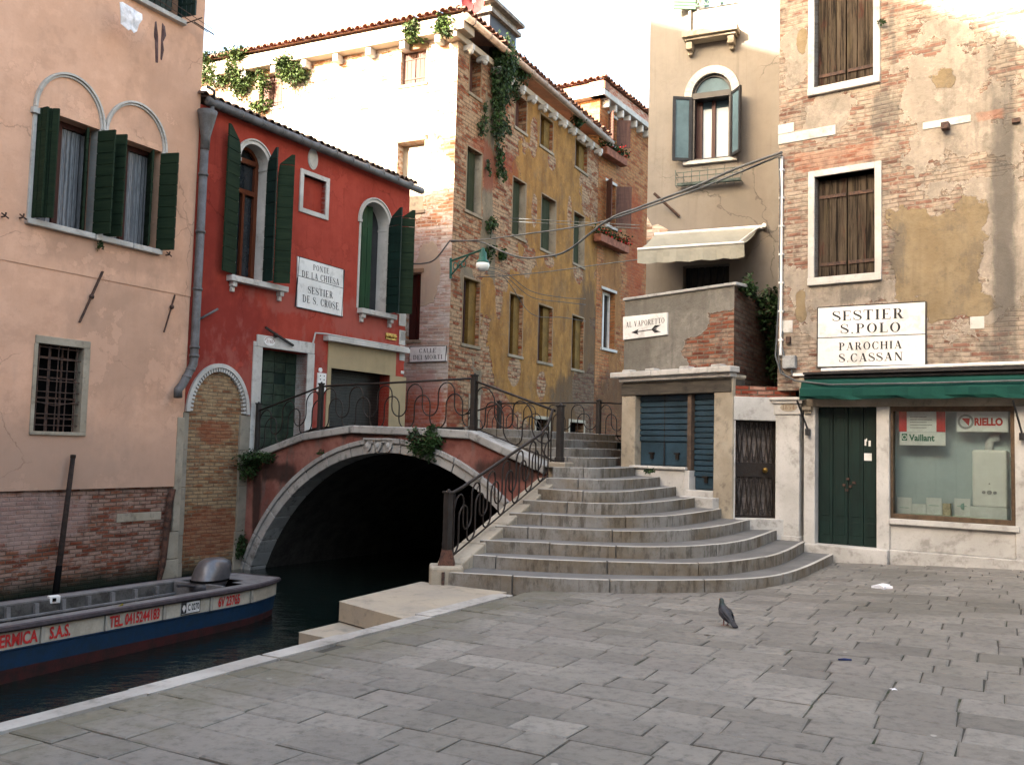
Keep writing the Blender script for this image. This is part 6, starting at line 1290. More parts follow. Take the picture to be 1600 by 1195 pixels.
for (a, za), (b, zb) in zip(cop[:-1], cop[1:]):
    n = max(1, round((b-a)/1.3))
    for k in range(n):
        x0, x1 = a+(b-a)*k/n, a+(b-a)*(k+1)/n; y0, y1_ = za+(zb-za)*k/n, za+(zb-za)*(k+1)/n
        mb.fbox4(NB, [(x0+.003, y0-.14), (x1-.003, y1_-.14), (x1-.003, y1_), (x0+.003, y0)], -.30, .07)
mesh_obj('coping', mb, M['stoneg'], br, bevel=.018)
# steps
def sm(pts, n=7):
    out = []; P_ = [pts[0]+(pts[0]-pts[1])*1.0]+pts+[pts[-1]+(pts[-1]-pts[-2])*1.0]
    for i in range(1, len(P_)-2):
        p0, p1, p2, p3 = P_[i-1:i+3]
        for k in range(n):
            u = k/n; out.append(.5*((2*p1)+(p2-p0)*u+(2*p0-5*p1+4*p2-p3)*u*u+(3*p1-p0-3*p2+p3)*u**3))
    out.append(pts[-1]); return out
sp_ = [[(158, 667), (420, 681), (655, 690), (850, 693), (1150, 690), (1330, 677), (1450, 645), (1563, 592)], [(220, 600), (480, 615), (790, 625), (1085, 628), (1280, 608), (1380, 582), (1443, 550)],
 [(282, 545), (640, 560), (835, 567), (1060, 562), (1230, 540), (1337, 505)], [(337, 490), (610, 502), (860, 506), (1080, 495), (1238, 465)], [(388, 440), (660, 452), (900, 451), (1040, 438), (1143, 420)],
 [(435, 393), (600, 401), (780, 404), (930, 394), (1055, 378)], [(485, 350), (630, 358), (770, 357), (890, 347), (975, 338)]]
curves = []
for k, s in enumerate(sp_): curves.append([onz(*y5(*p), (k+1)*SH) for p in s])
def V3(x, y, z): return Vector((x, y, z))
z8_ = 8*SH; curves.append([V3(.74, 13.50, z8_), V3(1.2, 13.36, z8_), V3(1.72, 13.85, z8_), V3(2.25, 14.9, z8_), V3(2.55, 15.7, z8_)])
def nbp(s, k): p = NB.P(s, k*SH, -.26); return p
L9 = nbp(1.55, 9)
curves.append([V3(.86, 13.9, 9*SH), V3(1.3, 13.95, 9*SH), V3(1.75, 14.8, 9*SH), V3(2.2, 16.15, 9*SH)])
curves.append([nbp(1.25, 10), V3(1.2, 14.55, 10*SH), V3(1.6, 15.4, 10*SH), V3(1.95, 16.75, 10*SH)])
curves.append([nbp(.85, 11), V3(.95, 15.0, 11*SH), V3(1.4, 16.0, 11*SH), V3(2.0, 17.45, 11*SH)])
curves.append([nbp(.4, 12), V3(.65, 15.55, 12*SH), V3(1.15, 16.6, 12*SH), V3(1.95, 18.0, 12*SH)])
curves.append([nbp(-.1, 13), V3(.3, 16.1, 13*SH), V3(.9, 17.2, 13*SH), V3(1.95, 18.6, 13*SH)])
for c_ in curves:
    d0 = (c_[0]-c_[1]).normalized(); c_.insert(0, c_[0]+d0*.22); d1 = (c_[-1]-c_[-2]).normalized(); c_.append(c_[-1]+d1*.30)
cs = [sm(c_) for c_ in curves]
def offset(pl, d):
    out = []
    for i, p in enumerate(pl):
        t_ = (pl[min(i+1, len(pl)-1)]-pl[max(i-1, 0)]).normalized(); out.append(p+Vector((-t_.y, t_.x, 0))*d)
    return out
for k, c_ in enumerate(cs):
    z = (k+1)*SH; mb = MB(); W = .055; inn = offset(c_, W); rs = random.Random(k)
    # edging blocks
    i = 0; N_ = len(c_)
    cum = [0]
    for a, b in zip(c_[:-1], c_[1:]): cum.append(cum[-1]+(b-a).length)
    nxt = rs.uniform(.3, .8); start = 0
    zb0 = z-SH-.02 if k < 12 else z-SH-.02
    if k == 0: zb0 = -.06
    def block(i0, i1):
        A_ = c_[i0:i1+1]; B_ = inn[i0:i1+1]; t0 = (A_[1]-A_[0]).normalized()*.006; t1 = (A_[-1]-A_[-2]).normalized()*.006
        A_ = [A_[0]+t0]+A_[1:-1]+[A_[-1]-t1]; B_ = [B_[0]+t0]+B_[1:-1]+[B_[-1]-t1]; ring = A_+B_[::-1]; dz = rs.uniform(-.004, .004)
        n_ = len(ring); b = len(mb.v); mb.v += [V3(p.x, p.y, zb0) for p in ring]+[V3(p.x, p.y, z+dz) for p in ring]
        for q in range(n_): mb.f.append([b+q, b+(q+1) % n_, b+n_+(q+1) % n_, b+n_+q]); mb.m.append(0)
        m_ = len(A_)
        for q in range(m_-1): mb.f.append([b+n_+q, b+n_+q+1, b+n_+n_-2-q, b+n_+n_-1-q]); mb.m.append(1)
    for i in range(1, N_):
        if cum[i]-cum[start] >= nxt or i == N_-1:
            if i > start: block(start, i); start = i; nxt = rs.uniform(.7, 1.5)
    mb.mi = 2
    back = offset(cs[k+1], .06) if k+1 < len(cs) else None
    if back:
        ring = [V3(p.x, p.y, z-.003) for p in offset(c_, W*.96)]+[V3(p.x, p.y, z-.003) for p in back[::-1]]; mb.poly(ring)
    for a, b in zip(inn[:-1], inn[1:]): pass
    b2 = offset(c_, .03)
    for a, b in zip(b2[:-1], b2[1:]): mb.quad(V3(a.x, a.y, zb0), V3(b.x, b.y, zb0), V3(b.x, b.y, z-.01), V3(a.x, a.y, z-.01))
    mesh_obj('step', mb, [M['riser'], M['nosing'], M['tread']], br, bevel=.010)
# deck
c13 = offset(cs[12], .2)
nr_ = lambda d: None
def nbx(dist):  # point on the inner near edge at a distance from the red facade
    s = -5.85+dist/.993; return NB.P(s, 0, -.2)
def farx(dist): return nbx(dist)+cd*(BW+.1)
mb = MB(); flat = [nbx(2.06)]+[V3(p.x, p.y, 0) for p in c13[2:]]+[V3(3.2, 19.2, 0), V3(3.3, 20.4, 0), farx(5.6), farx(2.06)]
mb.poly([V3(p.x, p.y, DK-.006) for p in flat])
K = 6
for i in range(K):
    d0, d1 = 2.06*i/K-.02, 2.06*(i+1)/K; zz = [1.45+.455*(lambda x: x*x*(3-2*x))(max(0, d/2.06)) for d in (d0, d1)]
    a, b, c_, e_ = nbx(d0), nbx(d1), farx(d1), farx(d0); mb.quad(V3(a.x, a.y, zz[0]), V3(b.x, b.y, zz[1]), V3(c_.x, c_.y, zz[1]), V3(e_.x, e_.y, zz[0]))
mesh_obj('deck', mb, M['tread'], br)
# flight coping down to the pier
pier = V3(-.715, 11.08, 0); ped = V3(.66, 13.98, 0); fd_ = (ped-pier).normalized(); fl = (ped-pier).length; fs = Vector((fd_.y, -fd_.x, 0))
def FP(t_, o, z): p = pier+fd_*(fl*t_)+fs*o; p.z = z; return p
cz = lambda t_: .20+1.02*t_
mb = MB(); cuts = [.02, .2, .4, .62, .8, .95]
for a, b in zip(cuts[:-1], cuts[1:]):
    a_, b_ = a+.002, b-.002
    mb.hexa([FP(a_, -.17, cz(a_)-.16), FP(a_, .17, cz(a_)-.2), FP(b_, .17, cz(b_)-.2), FP(b_, -.17, cz(b_)-.16), FP(a_, -.17, cz(a_)), FP(a_, .17, cz(a_)), FP(b_, .17, cz(b_)), FP(b_, -.17, cz(b_))])
mesh_obj('flight_coping', mb, M['stonec'], br, bevel=.018)
mb = MB(); mb.quad(FP(-.03, -.15, -2), FP(1.0, -.15, -2), FP(1.0, -.15, cz(1)-.1), FP(-.03, -.15, cz(0)-.1)); mb.quad(FP(1.0, .15, -.3), FP(-.03, .15, -.3), FP(-.03, .15, cz(0)-.1), FP(1, .15, cz(1)-.1)); mesh_obj('flight_wall', mb, M['stonec'], br)
mb = MB(); rz = math.atan2(qa.y, qa.x); ang = math.atan2(-.06, 1)
mb.box((-.715, 11.02, .06), .195, .20, .145, math.radians(6)); mesh_obj('pier', mb, M['stonec'], br, bevel=.025)
mb = MB(); mb.box((-.715-.02, 10.815, .07), .018, .02, .08, .1); mesh_obj('ring_plate', mb, M['iron2'], br)
mb = MB(); p = NB.P(1.70, 0, -.12); mb.box((p.x+.02, p.y, 1.16), .15, .16, .235, math.radians(-30)); mesh_obj('pedestal', mb, M['stonec'], br, bevel=.02)
# railings
def snake(mb, P0, P1, h, period=.72, r=.012):
    """two interlaced ribbons of tall rounded loops between base points P0 and P1"""
    P0, P1 = Vector(P0), Vector(P1); L = (Vector((P1.x-P0.x, P1.y-P0.y, 0))).length; w = period/2; n = max(2, round(L/w)); w = L/n
    def pt(x, y):
        x = max(0, min(L, x)); p = P0.lerp(P1, x/L); return p+Vector((0, 0, y))
    for (lo, hi, ph) in ((.30*h, .95*h, 0), (.05*h, .72*h, .5)):
        pts = []; xs = -w*ph; i = 0 if ph == 0 else 1; rr = w/2
        while xs < L:
            top = (i % 2 == 0)
            yc = hi-rr if top else lo+rr; s_ = 1 if top else -1
            for k in range(9):
                th = math.pi*(1-k/8); x = xs+rr+rr*math.cos(th)
                if x > L+.001: break
                if x < -.001: continue
                pts.append(pt(x, yc+s_*rr*math.sin(th)))
            xs += w; i += 1
        if len(pts) > 2: mb.tube(pts, r, 5, False)
def post_mesh(p, h, w=.05, base=False):
    m_ = MB(); rzz = math.radians(-38); m_.box((p.x, p.y, p.z+h/2), w, w, h/2, rzz); m_.box((p.x, p.y, p.z+h+.012), w+.012, w+.012, .012, rzz); m_.box((p.x, p.y, p.z+.04), w+.012, w+.012, .04, rzz); m_.ball((p.x, p.y, p.z+h+.03), w*.6, w*.6, .02, 8, 4)
    return m_
M['postm'] = simple('painted_iron_post', (.022, .020, .019), .6, .25, 10, .2, dark=(.017, .013, .011))
def panel(P0, P1, h, first=None):
    rp = None; mb = MB(); t_ = (P1-P0).normalized()
    mb.tube([P0+V3(0, 0, h), P1+V3(0, 0, h)], .020, 7); mb.tube([P0+V3(0, 0, .05), P1+V3(0, 0, .05)], .012, 6)
    rp = mesh_obj('railing_panel', mb, M['iron'], br, smooth=True)
    mb = MB(); snake(mb, P0+t_*.06, P1-t_*.06, h); mesh_obj('scroll', mb, M['iron'], rp, smooth=True)
    mb = MB()
    for p in (P0+t_*.07, P1-t_*.07): mb.tube([p+V3(0, 0, -.0), p+V3(0, 0, h)], .012, 5)
    mesh_obj('upright', mb, M['iron'], rp)
def rpost(p, h, w=.05, **k): mesh_obj('railing_post', post_mesh(p, h, w*.82), M['postm'], br, bevel=.006)
o_ = -.12
N0, N1, N2, N3 = NB.P(-5.72, copz(-5.72), o_), NB.P(-3.84, copz(-3.84), o_), NB.P(-.04, copz(-.04), o_), NB.P(1.70, 1.39, o_)
rpost(N0, 1.0, .05); rpost(N1, .90, .048); rpost(N2, .90, .05); rpost(N3, .86, .055)
panel(N0, N1, .86); panel(N1, N2, .86); panel(N2, NB.P(1.60, 1.36, o_), .82)
PB = V3(-.715, 11.05, .20); rpost(PB, .84, .052)
mb = MB(); mb.prism([(PB.x-.1, PB.y-.1, .2), (PB.x+.1, PB.y-.1, .2), (PB.x+.1, PB.y+.1, .2), (PB.x-.1, PB.y+.1, .2)], [(PB.x-.06, PB.y-.06, .38), (PB.x+.06, PB.y-.06, .38), (PB.x+.06, PB.y+.06, .38), (PB.x-.06, PB.y+.06, .38)]); mesh_obj('post_base', mb, M['rustp'], br, bevel=.01)
# curved flight rail
b0 = FP(.03, -.0, cz(.03)+.02); b1 = FP(.93, 0, cz(.93)+.02); mb = MB()
rail = [PB+V3(0, 0, .82)]+[FP(t_, 0, cz(t_)+.74+.06*(1-t_)) for t_ in (.1, .3, .5, .7, .84)]+[FP(.91, 0, cz(.91)+.80), FP(.955, 0, cz(.95)+.93), FP(.975, 0, cz(.95)+1.02)]
mb.tube(rail, .021, 7); mb.tube([b0+V3(0, 0, .03), b1+V3(0, 0, .03)], .012, 6); fp_ = mesh_obj('railing_panel', mb, M['iron'], br, smooth=True)
mb = MB(); snake(mb, FP(.05, 0, cz(.05)+.02), FP(.92, 0, cz(.92)+.02), .74, .44); mesh_obj('scroll', mb, M['iron'], fp_, smooth=True)
mb = MB()
for t_ in (.045, .93): p = FP(t_, 0, cz(t_)+.02); mb.tube([p, p+V3(0, 0, .76)], .012, 5)
mesh_obj('upright', mb, M['iron'], fp_)
# far railing
fr_ = [V3(-1.15, 24.05, 1.55), V3(-.30, 23.05, 1.80), V3(2.02, 21.35, 1.80), V3(2.95, 20.1, 1.72)]
for p in fr_[1:3]: rpost(p, .92, .055)
for a, b in zip(fr_[:-1], fr_[1:]): panel(a, b, .88)
mb = MB()
for a, b in zip(fr_[:-1], fr_[1:]): mb.beam(a-V3(0, 0, .07), b-V3(0, 0, .07), .30, .16)
mesh_obj('far_kerb', mb, M['stonew'], br, bevel=.015)
# street behind
mb = MB(); pts = [B.P(4.2, 0, .0), V3(-.95, 24.0, 0), C.P(-.02, 0, 0), CL.P(-9, 0, 0), B.P(5.36, 0, -9), B.P(5.36, 0, 0)]; mb.poly([V3(p.x, p.y, 1.44) for p in pts][::-1]); structure('alley_paving', mb, M['tread'])
# ================================================================ SIGNS
def sign(F_, c4px, label, lines, divider=None, out=.03, mat='signw', border=True, group='white painted street signs'):
    """c4px: tl,tr,br,bl photo corners; lines: (text, 4 px corners bl br tr tl)"""
    uz = [F_.uz(*p) for p in c4px]; bl, brr, tr, tl = uz[3], uz[2], uz[1], uz[0]
    mb = MB(); mb.fbox4(F_, [bl, brr, tr, tl], -.02, out); cx = sum(p[0] for p in uz)/4; czz = sum(p[1] for p in uz)/4
    o = mesh_obj('street_sign', mb, M[mat], loc=F_.P(cx, czz, 0), bevel=.004); tag(o, label, 'sign', group)
    mb = MB()
    for text, q in lines: serif(mb, F_, text, [F_.uz(*p) for p in q], out+.003)
    mesh_obj('lettering', mb, M['ink'], o)
    if border:
        mb = MB(); t_ = .012; e_ = out+.002
        for a, b in ((bl, brr), (brr, tr), (tr, tl), (tl, bl)):
            mb.beam(F_.P(*a, out-.004), F_.P(*b, out-.004), .02, t_) if False else mb.fbox4(F_, [(a[0]-.008, a[1]-.008), (b[0]+.008, b[1]-.008), (b[0]+.008, b[1]+.008), (a[0]-.008, a[1]+.008)] if abs(a[0]-b[0]) > abs(a[1]-b[1]) else [(min(a[0], b[0])-.008, min(a[1], b[1])), (min(a[0], b[0])+.008, min(a[1], b[1])), (max(a[0], b[0])+.008, max(a[1], b[1])), (max(a[0], b[0])-.008, max(a[1], b[1]))], out-.02, e_)
        if divider: a, b = F_.uz(*divider[0]), F_.uz(*divider[1]); mb.fbox4(F_, [(a[0], a[1]-.006), (b[0], b[1]-.006), (b[0], b[1]+.006), (a[0], a[1]+.006)], out-.01, e_)
        mesh_obj('border', mb, M['ink'], o)
    return o
def q4(zf, bl, brr, tr, tl): return [zf(*bl), zf(*brr), zf(*tr), zf(*tl)]
sign(B, [z3(489, 838), z3(702, 900), z3(699, 1120), z3(487, 1075)], 'white street sign in two panels on the red house wall, lettered PONTE DE LA CHIESA', [
    ('PONTE', q4(z3, (560, 902), (635, 922), (635, 896), (560, 876))), ('DE LA CHIESA', q4(z3, (507, 932), (682, 974), (682, 945), (507, 903))),
    ('SESTIER', q4(z3, (535, 1010), (653, 1036), (653, 1004), (535, 977))), ('DE S. CROSE', q4(z3, (510, 1050), (680, 1090), (680, 1056), (510, 1016)))], (z3(489, 928), z3(701, 988)))
sign(F, [y4(203, 107), y4(642, 82), y4(642, 338), y4(203, 348)], 'large white street sign above the green awning, lettered SESTIER S. POLO', [
    ('SESTIER', q4(y4, (262, 162), (554, 150), (554, 108), (262, 122))), ('S.POLO', q4(y4, (295, 212), (543, 205), (543, 165), (295, 174))),
    ('PAROCHIA', q4(y4, (289, 280), (547, 272), (547, 240), (289, 249))), ('S.CASSAN', q4(y4, (289, 328), (551, 320), (551, 286), (289, 294)))], (y4(203, 230), y4(642, 214)))
sign(T, [y2(100, 158), y2(296, 138), y2(296, 236), y2(100, 260)], 'white sign with a left pointing arrow on the grey terrace wall', [('AL VAPORETTO', q4(y2, (113, 206), (286, 184), (286, 160), (113, 182)))], None, border=False)
so_ = bpy.data.objects['street_sign.002']; mb = MB(); a0, a1 = T.uz(*y2(140, 227)), T.uz(*y2(250, 211)); o3 = .033
mb.fbox4(T, [(a0[0], a0[1]-.008), (a1[0], a1[1]-.008), (a1[0], a1[1]+.008), (a0[0], a0[1]+.008)], .02, o3)
mb.add([T.P(a0[0]-.01, a0[1], o3), T.P(a0[0]+.16, a0[1]-.05, o3), T.P(a0[0]+.13, a0[1], o3), T.P(a0[0]+.16, a0[1]+.05, o3)], [(0, 1, 2, 3)])
for sg in (1, -1): mb.add([T.P(a1[0]-.02, a1[1]+.012*sg, o3), T.P(a1[0]+.10, a1[1]+.06*sg, o3), T.P(a1[0]-.04, a1[1]+.065*sg, o3), T.P(a1[0]-.12, a1[1]+.0*sg, o3)], [(0, 1, 2, 3)] if sg > 0 else [(3, 2, 1, 0)])
mesh_obj('arrow', mb, M['ink'], so_)
sign(CL, [z8(70, 685), z8(252, 680), z8(254, 757), z8(70, 763)], 'small white street sign on the brick corner, lettered CALLE DEI MORTI', [('CALLE', q4(z8, (118, 716), (203, 714), (203, 692), (118, 695))), ('DEI MORTI', q4(z8, (88, 750), (236, 746), (236, 724), (88, 728)))], None, out=.06)
# ================================================================ STREET LAMP
lw = C.uz(*z8(275, 285)); lamp = thing('street_lamp', 'green bracket street lamp with glass globe on the ochre house corner', 'street lamp', C.P(lw[0]+.02, lw[1], 0))
M['lgreen'] = simple('lamp_green', (.015, .10, .075), .5, .2, 10, .1); tip = at(*z8(435, 205), 23.3); w0 = at(*z8(272, 252), 24.3); w1 = at(*z8(272, 325), 24.3)
mb = MB(); mb.tube([w0, w0.lerp(tip, .5)+V3(0, 0, .03), tip+V3(0, 0, .06)], .028, 6); mb.tube([w1, w1.lerp(tip, .28)+V3(0, 0, .10), w0.lerp(tip, .55)], .022, 6); mb.tube([w0+V3(0, 0, .08), w1-V3(0, 0, .08)], .04, 6)
for f in (.15, .3, .42): c_ = w0.lerp(tip, f)-V3(0, 0, .17); mb.tube([c_+V3(.09*math.cos(a)*.6, .0, .09*math.sin(a)) for a in [k*math.pi/5 for k in range(11)]], .014, 4, False)
mesh_obj('bracket', mb, M['lgreen'], lamp)
mb = MB(); prof = [(.03, .10), (.05, .02), (.09, -.02), (.10, -.18), (.165, -.26), (.175, -.29)]; mb.tube([tip+V3(0, 0, z) for r, z in prof], [r for r, z in prof], 14); mesh_obj('lamp_cap', mb, M['lgreen'], lamp, smooth=True)
t = NT('lamp_glass'); M['lglass'] = t.done((.75, .80, .80), .15, None, spec=.6); mb = MB(); prof = [(.168, -.291), (.18, -.36), (.145, -.45), (.07, -.50)]; mb.tube([tip+V3(0, 0, z) for r, z in prof], [r for r, z in prof], 14); mesh_obj('globe', mb, M['lglass'], lamp, smooth=True)
# ================================================================ CABLES
def cable(pts, r, label, mat='cable', seg=6):
    P_ = [at(*p) for p in pts]; mb = MB(); mb.tube(sm(P_, seg), r, 5); o = mesh_obj('cable', mb, M[mat], loc=P_[0], smooth=True); tag(o, label, 'cable', 'cables strung over the canal')
def lin(pxs, Ya, Yb):
    n = len(pxs)-1; return [(x, y, 1/((1-i/n)/Ya+(i/n)/Yb)) for i, (x, y) in enumerate(pxs)]
fp0 = fpt(y3(45, 618), .06)
cable(lin([(1222, 238), (1150, 264), (1080, 294), (1000, 324), (950, 344), (886, 392), (850, 401), (818, 403), (785, 393), (750, 378), (703, 376)], 14.4, 24.4), .022, 'thick grey cable from the shuttered house, sagging lowest across the ochre house')
cable(lin([(1222, 242), (1150, 272), (1082, 299), (1000, 328), (940, 347), (880, 358), (820, 366), (760, 374), (705, 378)], 14.4, 24.4), .018, 'thinner grey cable running just under the thick one and straighter')
cable(lin([(703, 376), (680, 405), (660, 412), (640, 412)], 24.3, 24.0), .02, 'short cable hanging from the brick corner to the red house', 'cabled')
cable(lin([(1010, 404), (940, 413), (860, 424), (790, 431), (745, 433)], 22, 24.5), .012, 'thin wire level with the lamp, ending beside the corner shop awning')
for i, (ya, yb, lb) in enumerate(((437, 414, 'uppermost of three thin drooping wires below the street lamp'), (446, 420, 'middle of three thin drooping wires below the street lamp'), (472, 424, 'lowest of three thin drooping wires, sagging most'))):
    cable(lin([(915, ya+30), (880, ya+28-i*2), (830, ya+18), (790, yb+12), (758, yb+2)], 27.0, 24.9), .010, lb)
cable(lin([(795, 341), (870, 345), (940, 349), (1000, 352)], 26, 24), .010, 'thin washing line high across the ochre house front')
cable(lin([(795, 346), (870, 350), (940, 354), (1000, 357)], 26, 24), .010, 'second thin washing line just under the highest one')
# ================================================================ BOAT
BT = Fac(-5.07+.35*.4263, 9.25+.35*.9046, 1.72, 3.65); boat = thing('cargo_boat', 'open blue and cream work boat moored along the canal, red lettering on its side', 'boat', BT.P(-.5, WZ, -.75))
M['bblue'] = simple('blue_boat_paint', (.008, .032, .078), .45, .3, 9, .12, spec=.35, dark=(.012, .030, .055)); M['bcream'] = simple('cream_boat_paint', (.47, .44, .37), .5, .08, 5, .05, dark=(.36, .33, .27)); M['bred'] = simple('antifouling_red', (.05, .010, .010), .8, .3, 6, .2, dark=(.016, .008, .008)); M['bgrey'] = simple('grey_boat_deck', (.15, .148, .15), .6, .2, 6, .1); M['rub'] = simple('rubber_strip', (.055, .045, .05), .7, .2, 12, .1)
CU = -.82
def hw_(u):  # half width
    if u > 3.4: x = (u-3.4)/1.2; return .60-.28*x*x
    if u < -1.5: x = (-1.5-u)/3.5; return .62-.45*x*x
    return .62-.02*max(0, u)/3.4
def sh_(u): return -.345-.012*u+(.06*((-u)/3)**2 if u < 0 else 0)
st = [-4.6, -4.0, -3.2, -2.4, -1.6, -.8, 0, .8, 1.6, 2.4, 3.0, 3.4, 3.8, 4.15, 4.4, 4.55]
def bp(u, side, w, z): return BT.P(u, z, CU+side*w)
def strake(name, prof, mat):
    mb = MB()
    for side in (1, -1):
        for a, b in zip(st[:-1], st[1:]):
            for (w0, z0), (w1, z1_) in zip(prof[:-1], prof[1:]):
                def g(u, w, z): return bp(u, side, hw_(u)+w, (sh_(u)+z) if z > -.5 else -1.45+(z+1)*1.0)
                q = [g(a, w0, z0), g(b, w0, z0), g(b, w1, z1_), g(a, w1, z1_)]; mb.quad(*(q if side > 0 else q[::-1]))
    u = st[-1]
    for (w0, z0), (w1, z1_) in zip(prof[:-1], prof[1:]):
        g = lambda sd, w, z: bp(u, sd, hw_(u)+w, (sh_(u)+z) if z > -.5 else -1.45+(z+1))
        mb.quad(g(1, w0, z0), g(-1, w0, z0), g(-1, w1, z1_), g(1, w1, z1_))
    return mesh_obj(name, mb, mat, boat)
strake('bottom', [(-.30, -1.0), (-.06, -.62), (-.035, -.46)], M['bred']); 
strake('hull_side', [(-.035, -.462), (-.005, -.272), (.012, -.262), (.012, -.245)], M['bblue']); strake('top_strake', [(.014, -.246), (.020, -.035)], M['bcream'])
M['binn'] = simple('dark_boat_interior', (.075, .072, .068), .8, .3, 5, .2); strake('inner_side', [(-.13, -.02), (-.16, -.45)], M['binn'])
mb = MB(); mb.poly([bp(u, 1, hw_(u)-.12, -.86) for u in st[:-3]]+[bp(u, -1, hw_(u)-.12, -.86) for u in st[:-3][::-1]]); mesh_obj('floor', mb, simple('boat_floor', (.06, .058, .055), .8), boat)
mb = MB()
for side in (1, -1):
    for a, b in zip(st[:-1], st[1:]):
        q = [bp(a, side, hw_(a)-.13, sh_(a)), bp(b, side, hw_(b)-.13, sh_(b)), bp(b, side, hw_(b)+.055, sh_(b)), bp(a, side, hw_(a)+.055, sh_(a))]
        r_ = [p-V3(0, 0, .03) for p in q]; mb.hexa(r_+q if side < 0 else [r_[i] for i in (3, 2, 1, 0)]+[q[i] for i in (3, 2, 1, 0)])
us = [3.75, 4.0, 4.15, 4.3, 4.45, 4.56]
for a, b in zip(us[:-1], us[1:]):
    w0, w1 = hw_(a)-.125, hw_(b)-.125
    if a < 4.0:
        for sd in (1, -1): q = [bp(a, sd, w0, sh_(a)-.004), bp(b, sd, w1, sh_(b)-.004), bp(b, sd, .22, sh_(b)-.004), bp(a, sd, .22, sh_(a)-.004)]; mb.quad(*(q if sd < 0 else q[::-1]))
    else: mb.quad(bp(a, 1, w0, sh_(a)-.004), bp(b, 1, w1, sh_(b)-.004), bp(b, -1, w1, sh_(b)-.004), bp(a, -1, w0, sh_(a)-.004))
mesh_obj('gunwale', mb, M['bgrey'], boat, bevel=.006)
mb = MB()
for side in (1, -1): mb.tube([bp(u, side, hw_(u)+.06, sh_(u)-.028) for u in st], .034, 6)
mb.tube([bp(4.57, 1, hw_(4.57)+.05, sh_(4.5)-.02), bp(4.57, -1, hw_(4.57)+.05, sh_(4.5)-.02)], .026, 6); mesh_obj('rubbing_strip', mb, M['rub'], boat)
mb = MB()
for k in range(22):
    u = -4.0+k*.37
    for side in (1, -1):
        w = hw_(u); mb.beam(bp(u, side, w-.15, sh_(u)-.03), bp(u, side, w-.19, -.86), .045, .05, up=BT.d)
for side in (1, -1):
    mb.tube([bp(u, side, hw_(u)-.20, sh_(u)-.16) for u in st[:12]], .018, 5)
mesh_obj('rib', mb, M['bgrey'], boat)
mb = MB(); mb.beam(bp(3.35, 1, .44, -.50), bp(3.35, -1, .44, -.50), .05, .25); mb.beam(bp(-1.1, 1, .5, -.52), bp(-1.1, -1, .5, -.52), .22, .04); mesh_obj('thwart', mb, M['bgrey'], boat, bevel=.008)
mb = MB()
for x in (182, 465, 722, 930, 1115): u = BT.uz(*z5(x, 860), -.2)[0]; mb.fbox4(BT, [(u-.022, sh_(u)-.24), (u+.022, sh_(u)-.24), (u+.022, sh_(u)-.04), (u-.022, sh_(u)-.04)], CU+hw_(u)-.02, CU+hw_(u)+.045)
mesh_obj('strake_joint', mb, stone('joint_grey', (.40, .38, .33), (.3, .28, .24)), boat)
def btext(text, xl, xr, bold=.012, zlo=-.222, zhi=-.088, mat='redp', name='lettering'):
    u0 = BT.uz(*z5(xl, 880-(xl/1280)*100), -.2)[0]; u1 = BT.uz(*z5(xr, 880-(xr/1280)*100), -.2)[0]; mb = MB()
    ez = Vector((0, 0, 1))
    e = (BT.P(u1, sh_(u1), CU+hw_(u1))-BT.P(u0, sh_(u0), CU+hw_(u0))); L_ = e.length; org = BT.P(u0, sh_(u0)+zlo, CU+hw_(u0)+.026)
    sans(mb, text, org, e.normalized(), ez, L_, zhi-zlo, bold); return mesh_obj(name, mb, M[mat], boat), u0, u1, org, e.normalized(), ez
btext('TERMICA', -40, 163, .03); btext('S.A.S.', 216, 308, .03); btext('TEL. 0415244183', 482, 704, .03); btext('6V 23765', 966, 1062, .03)
mb = MB(); u0 = BT.uz(*z5(798, 800), -.2)[0]; u1 = BT.uz(*z5(883, 790), -.2)[0]; mb.fbox4(BT, [(u0, sh_(u0)-.225), (u1, sh_(u1)-.225), (u1, sh_(u1)-.075), (u0, sh_(u0)-.075)], CU+hw_(u0), CU+hw_(u0)+.034); nb_ = mesh_obj('number_plate', mb, M['signw'], boat)
mb = MB(); org = BT.P(u0+(u1-u0)*.34, sh_(u0)-.192, CU+hw_(u0)+.036); sans(mb, 'C 0270', org, BT.d, UP, (u1-u0)*.6, .085, .03); o3 = CU+hw_(u0)+.036
mb.fext(BT, rect(u0+.01, u0+(u1-u0)*.27, sh_(u0)-.215, sh_(u0)-.085), o3-.004, o3); 
for a, b, c_, d_ in ((u0, u1, -.230, -.220), (u0, u1, -.083, -.073), (u0, u0+.01, -.220, -.083), (u1-.01, u1, -.220, -.083)): mb.fext(BT, rect(a, b, sh_(u0)+c_, sh_(u0)+d_), o3-.004, o3-.001)
mesh_obj('lettering', mb, M['ink'], nb_)
mb = MB(); um = (u0+u0+(u1-u0)*.27)/2+.003; mb.fext(BT, [(um, sh_(u0)-.20), (um+.03, sh_(u0)-.15), (um+.012, sh_(u0)-.11), (um-.012, sh_(u0)-.11), (um-.03, sh_(u0)-.15)], o3, o3+.002); mesh_obj('emblem', mb, M['signw'], nb_)
mb = MB(); p = bp(1.45, -1, .50, sh_(1.45)-.0); mb.box((p.x, p.y, p.z-.02), .065, .04, .045, .8); mesh_obj('white_box', mb, M['signw'], boat, bevel=.008); mb = MB(); mb.box((p.x+.022, p.y-.035, p.z-.02), .02, .015, .02, .8); mesh_obj('lens', mb, M['black'], boat)
mb = MB(); 
for u in (-.62, -.50): a = bp(u, -1, .58, sh_(u)); mb.tube([a-V3(0, 0, .3), a+V3(0, 0, .14)], .016, 6)
mesh_obj('cleat', mb, M['iron'], boat)
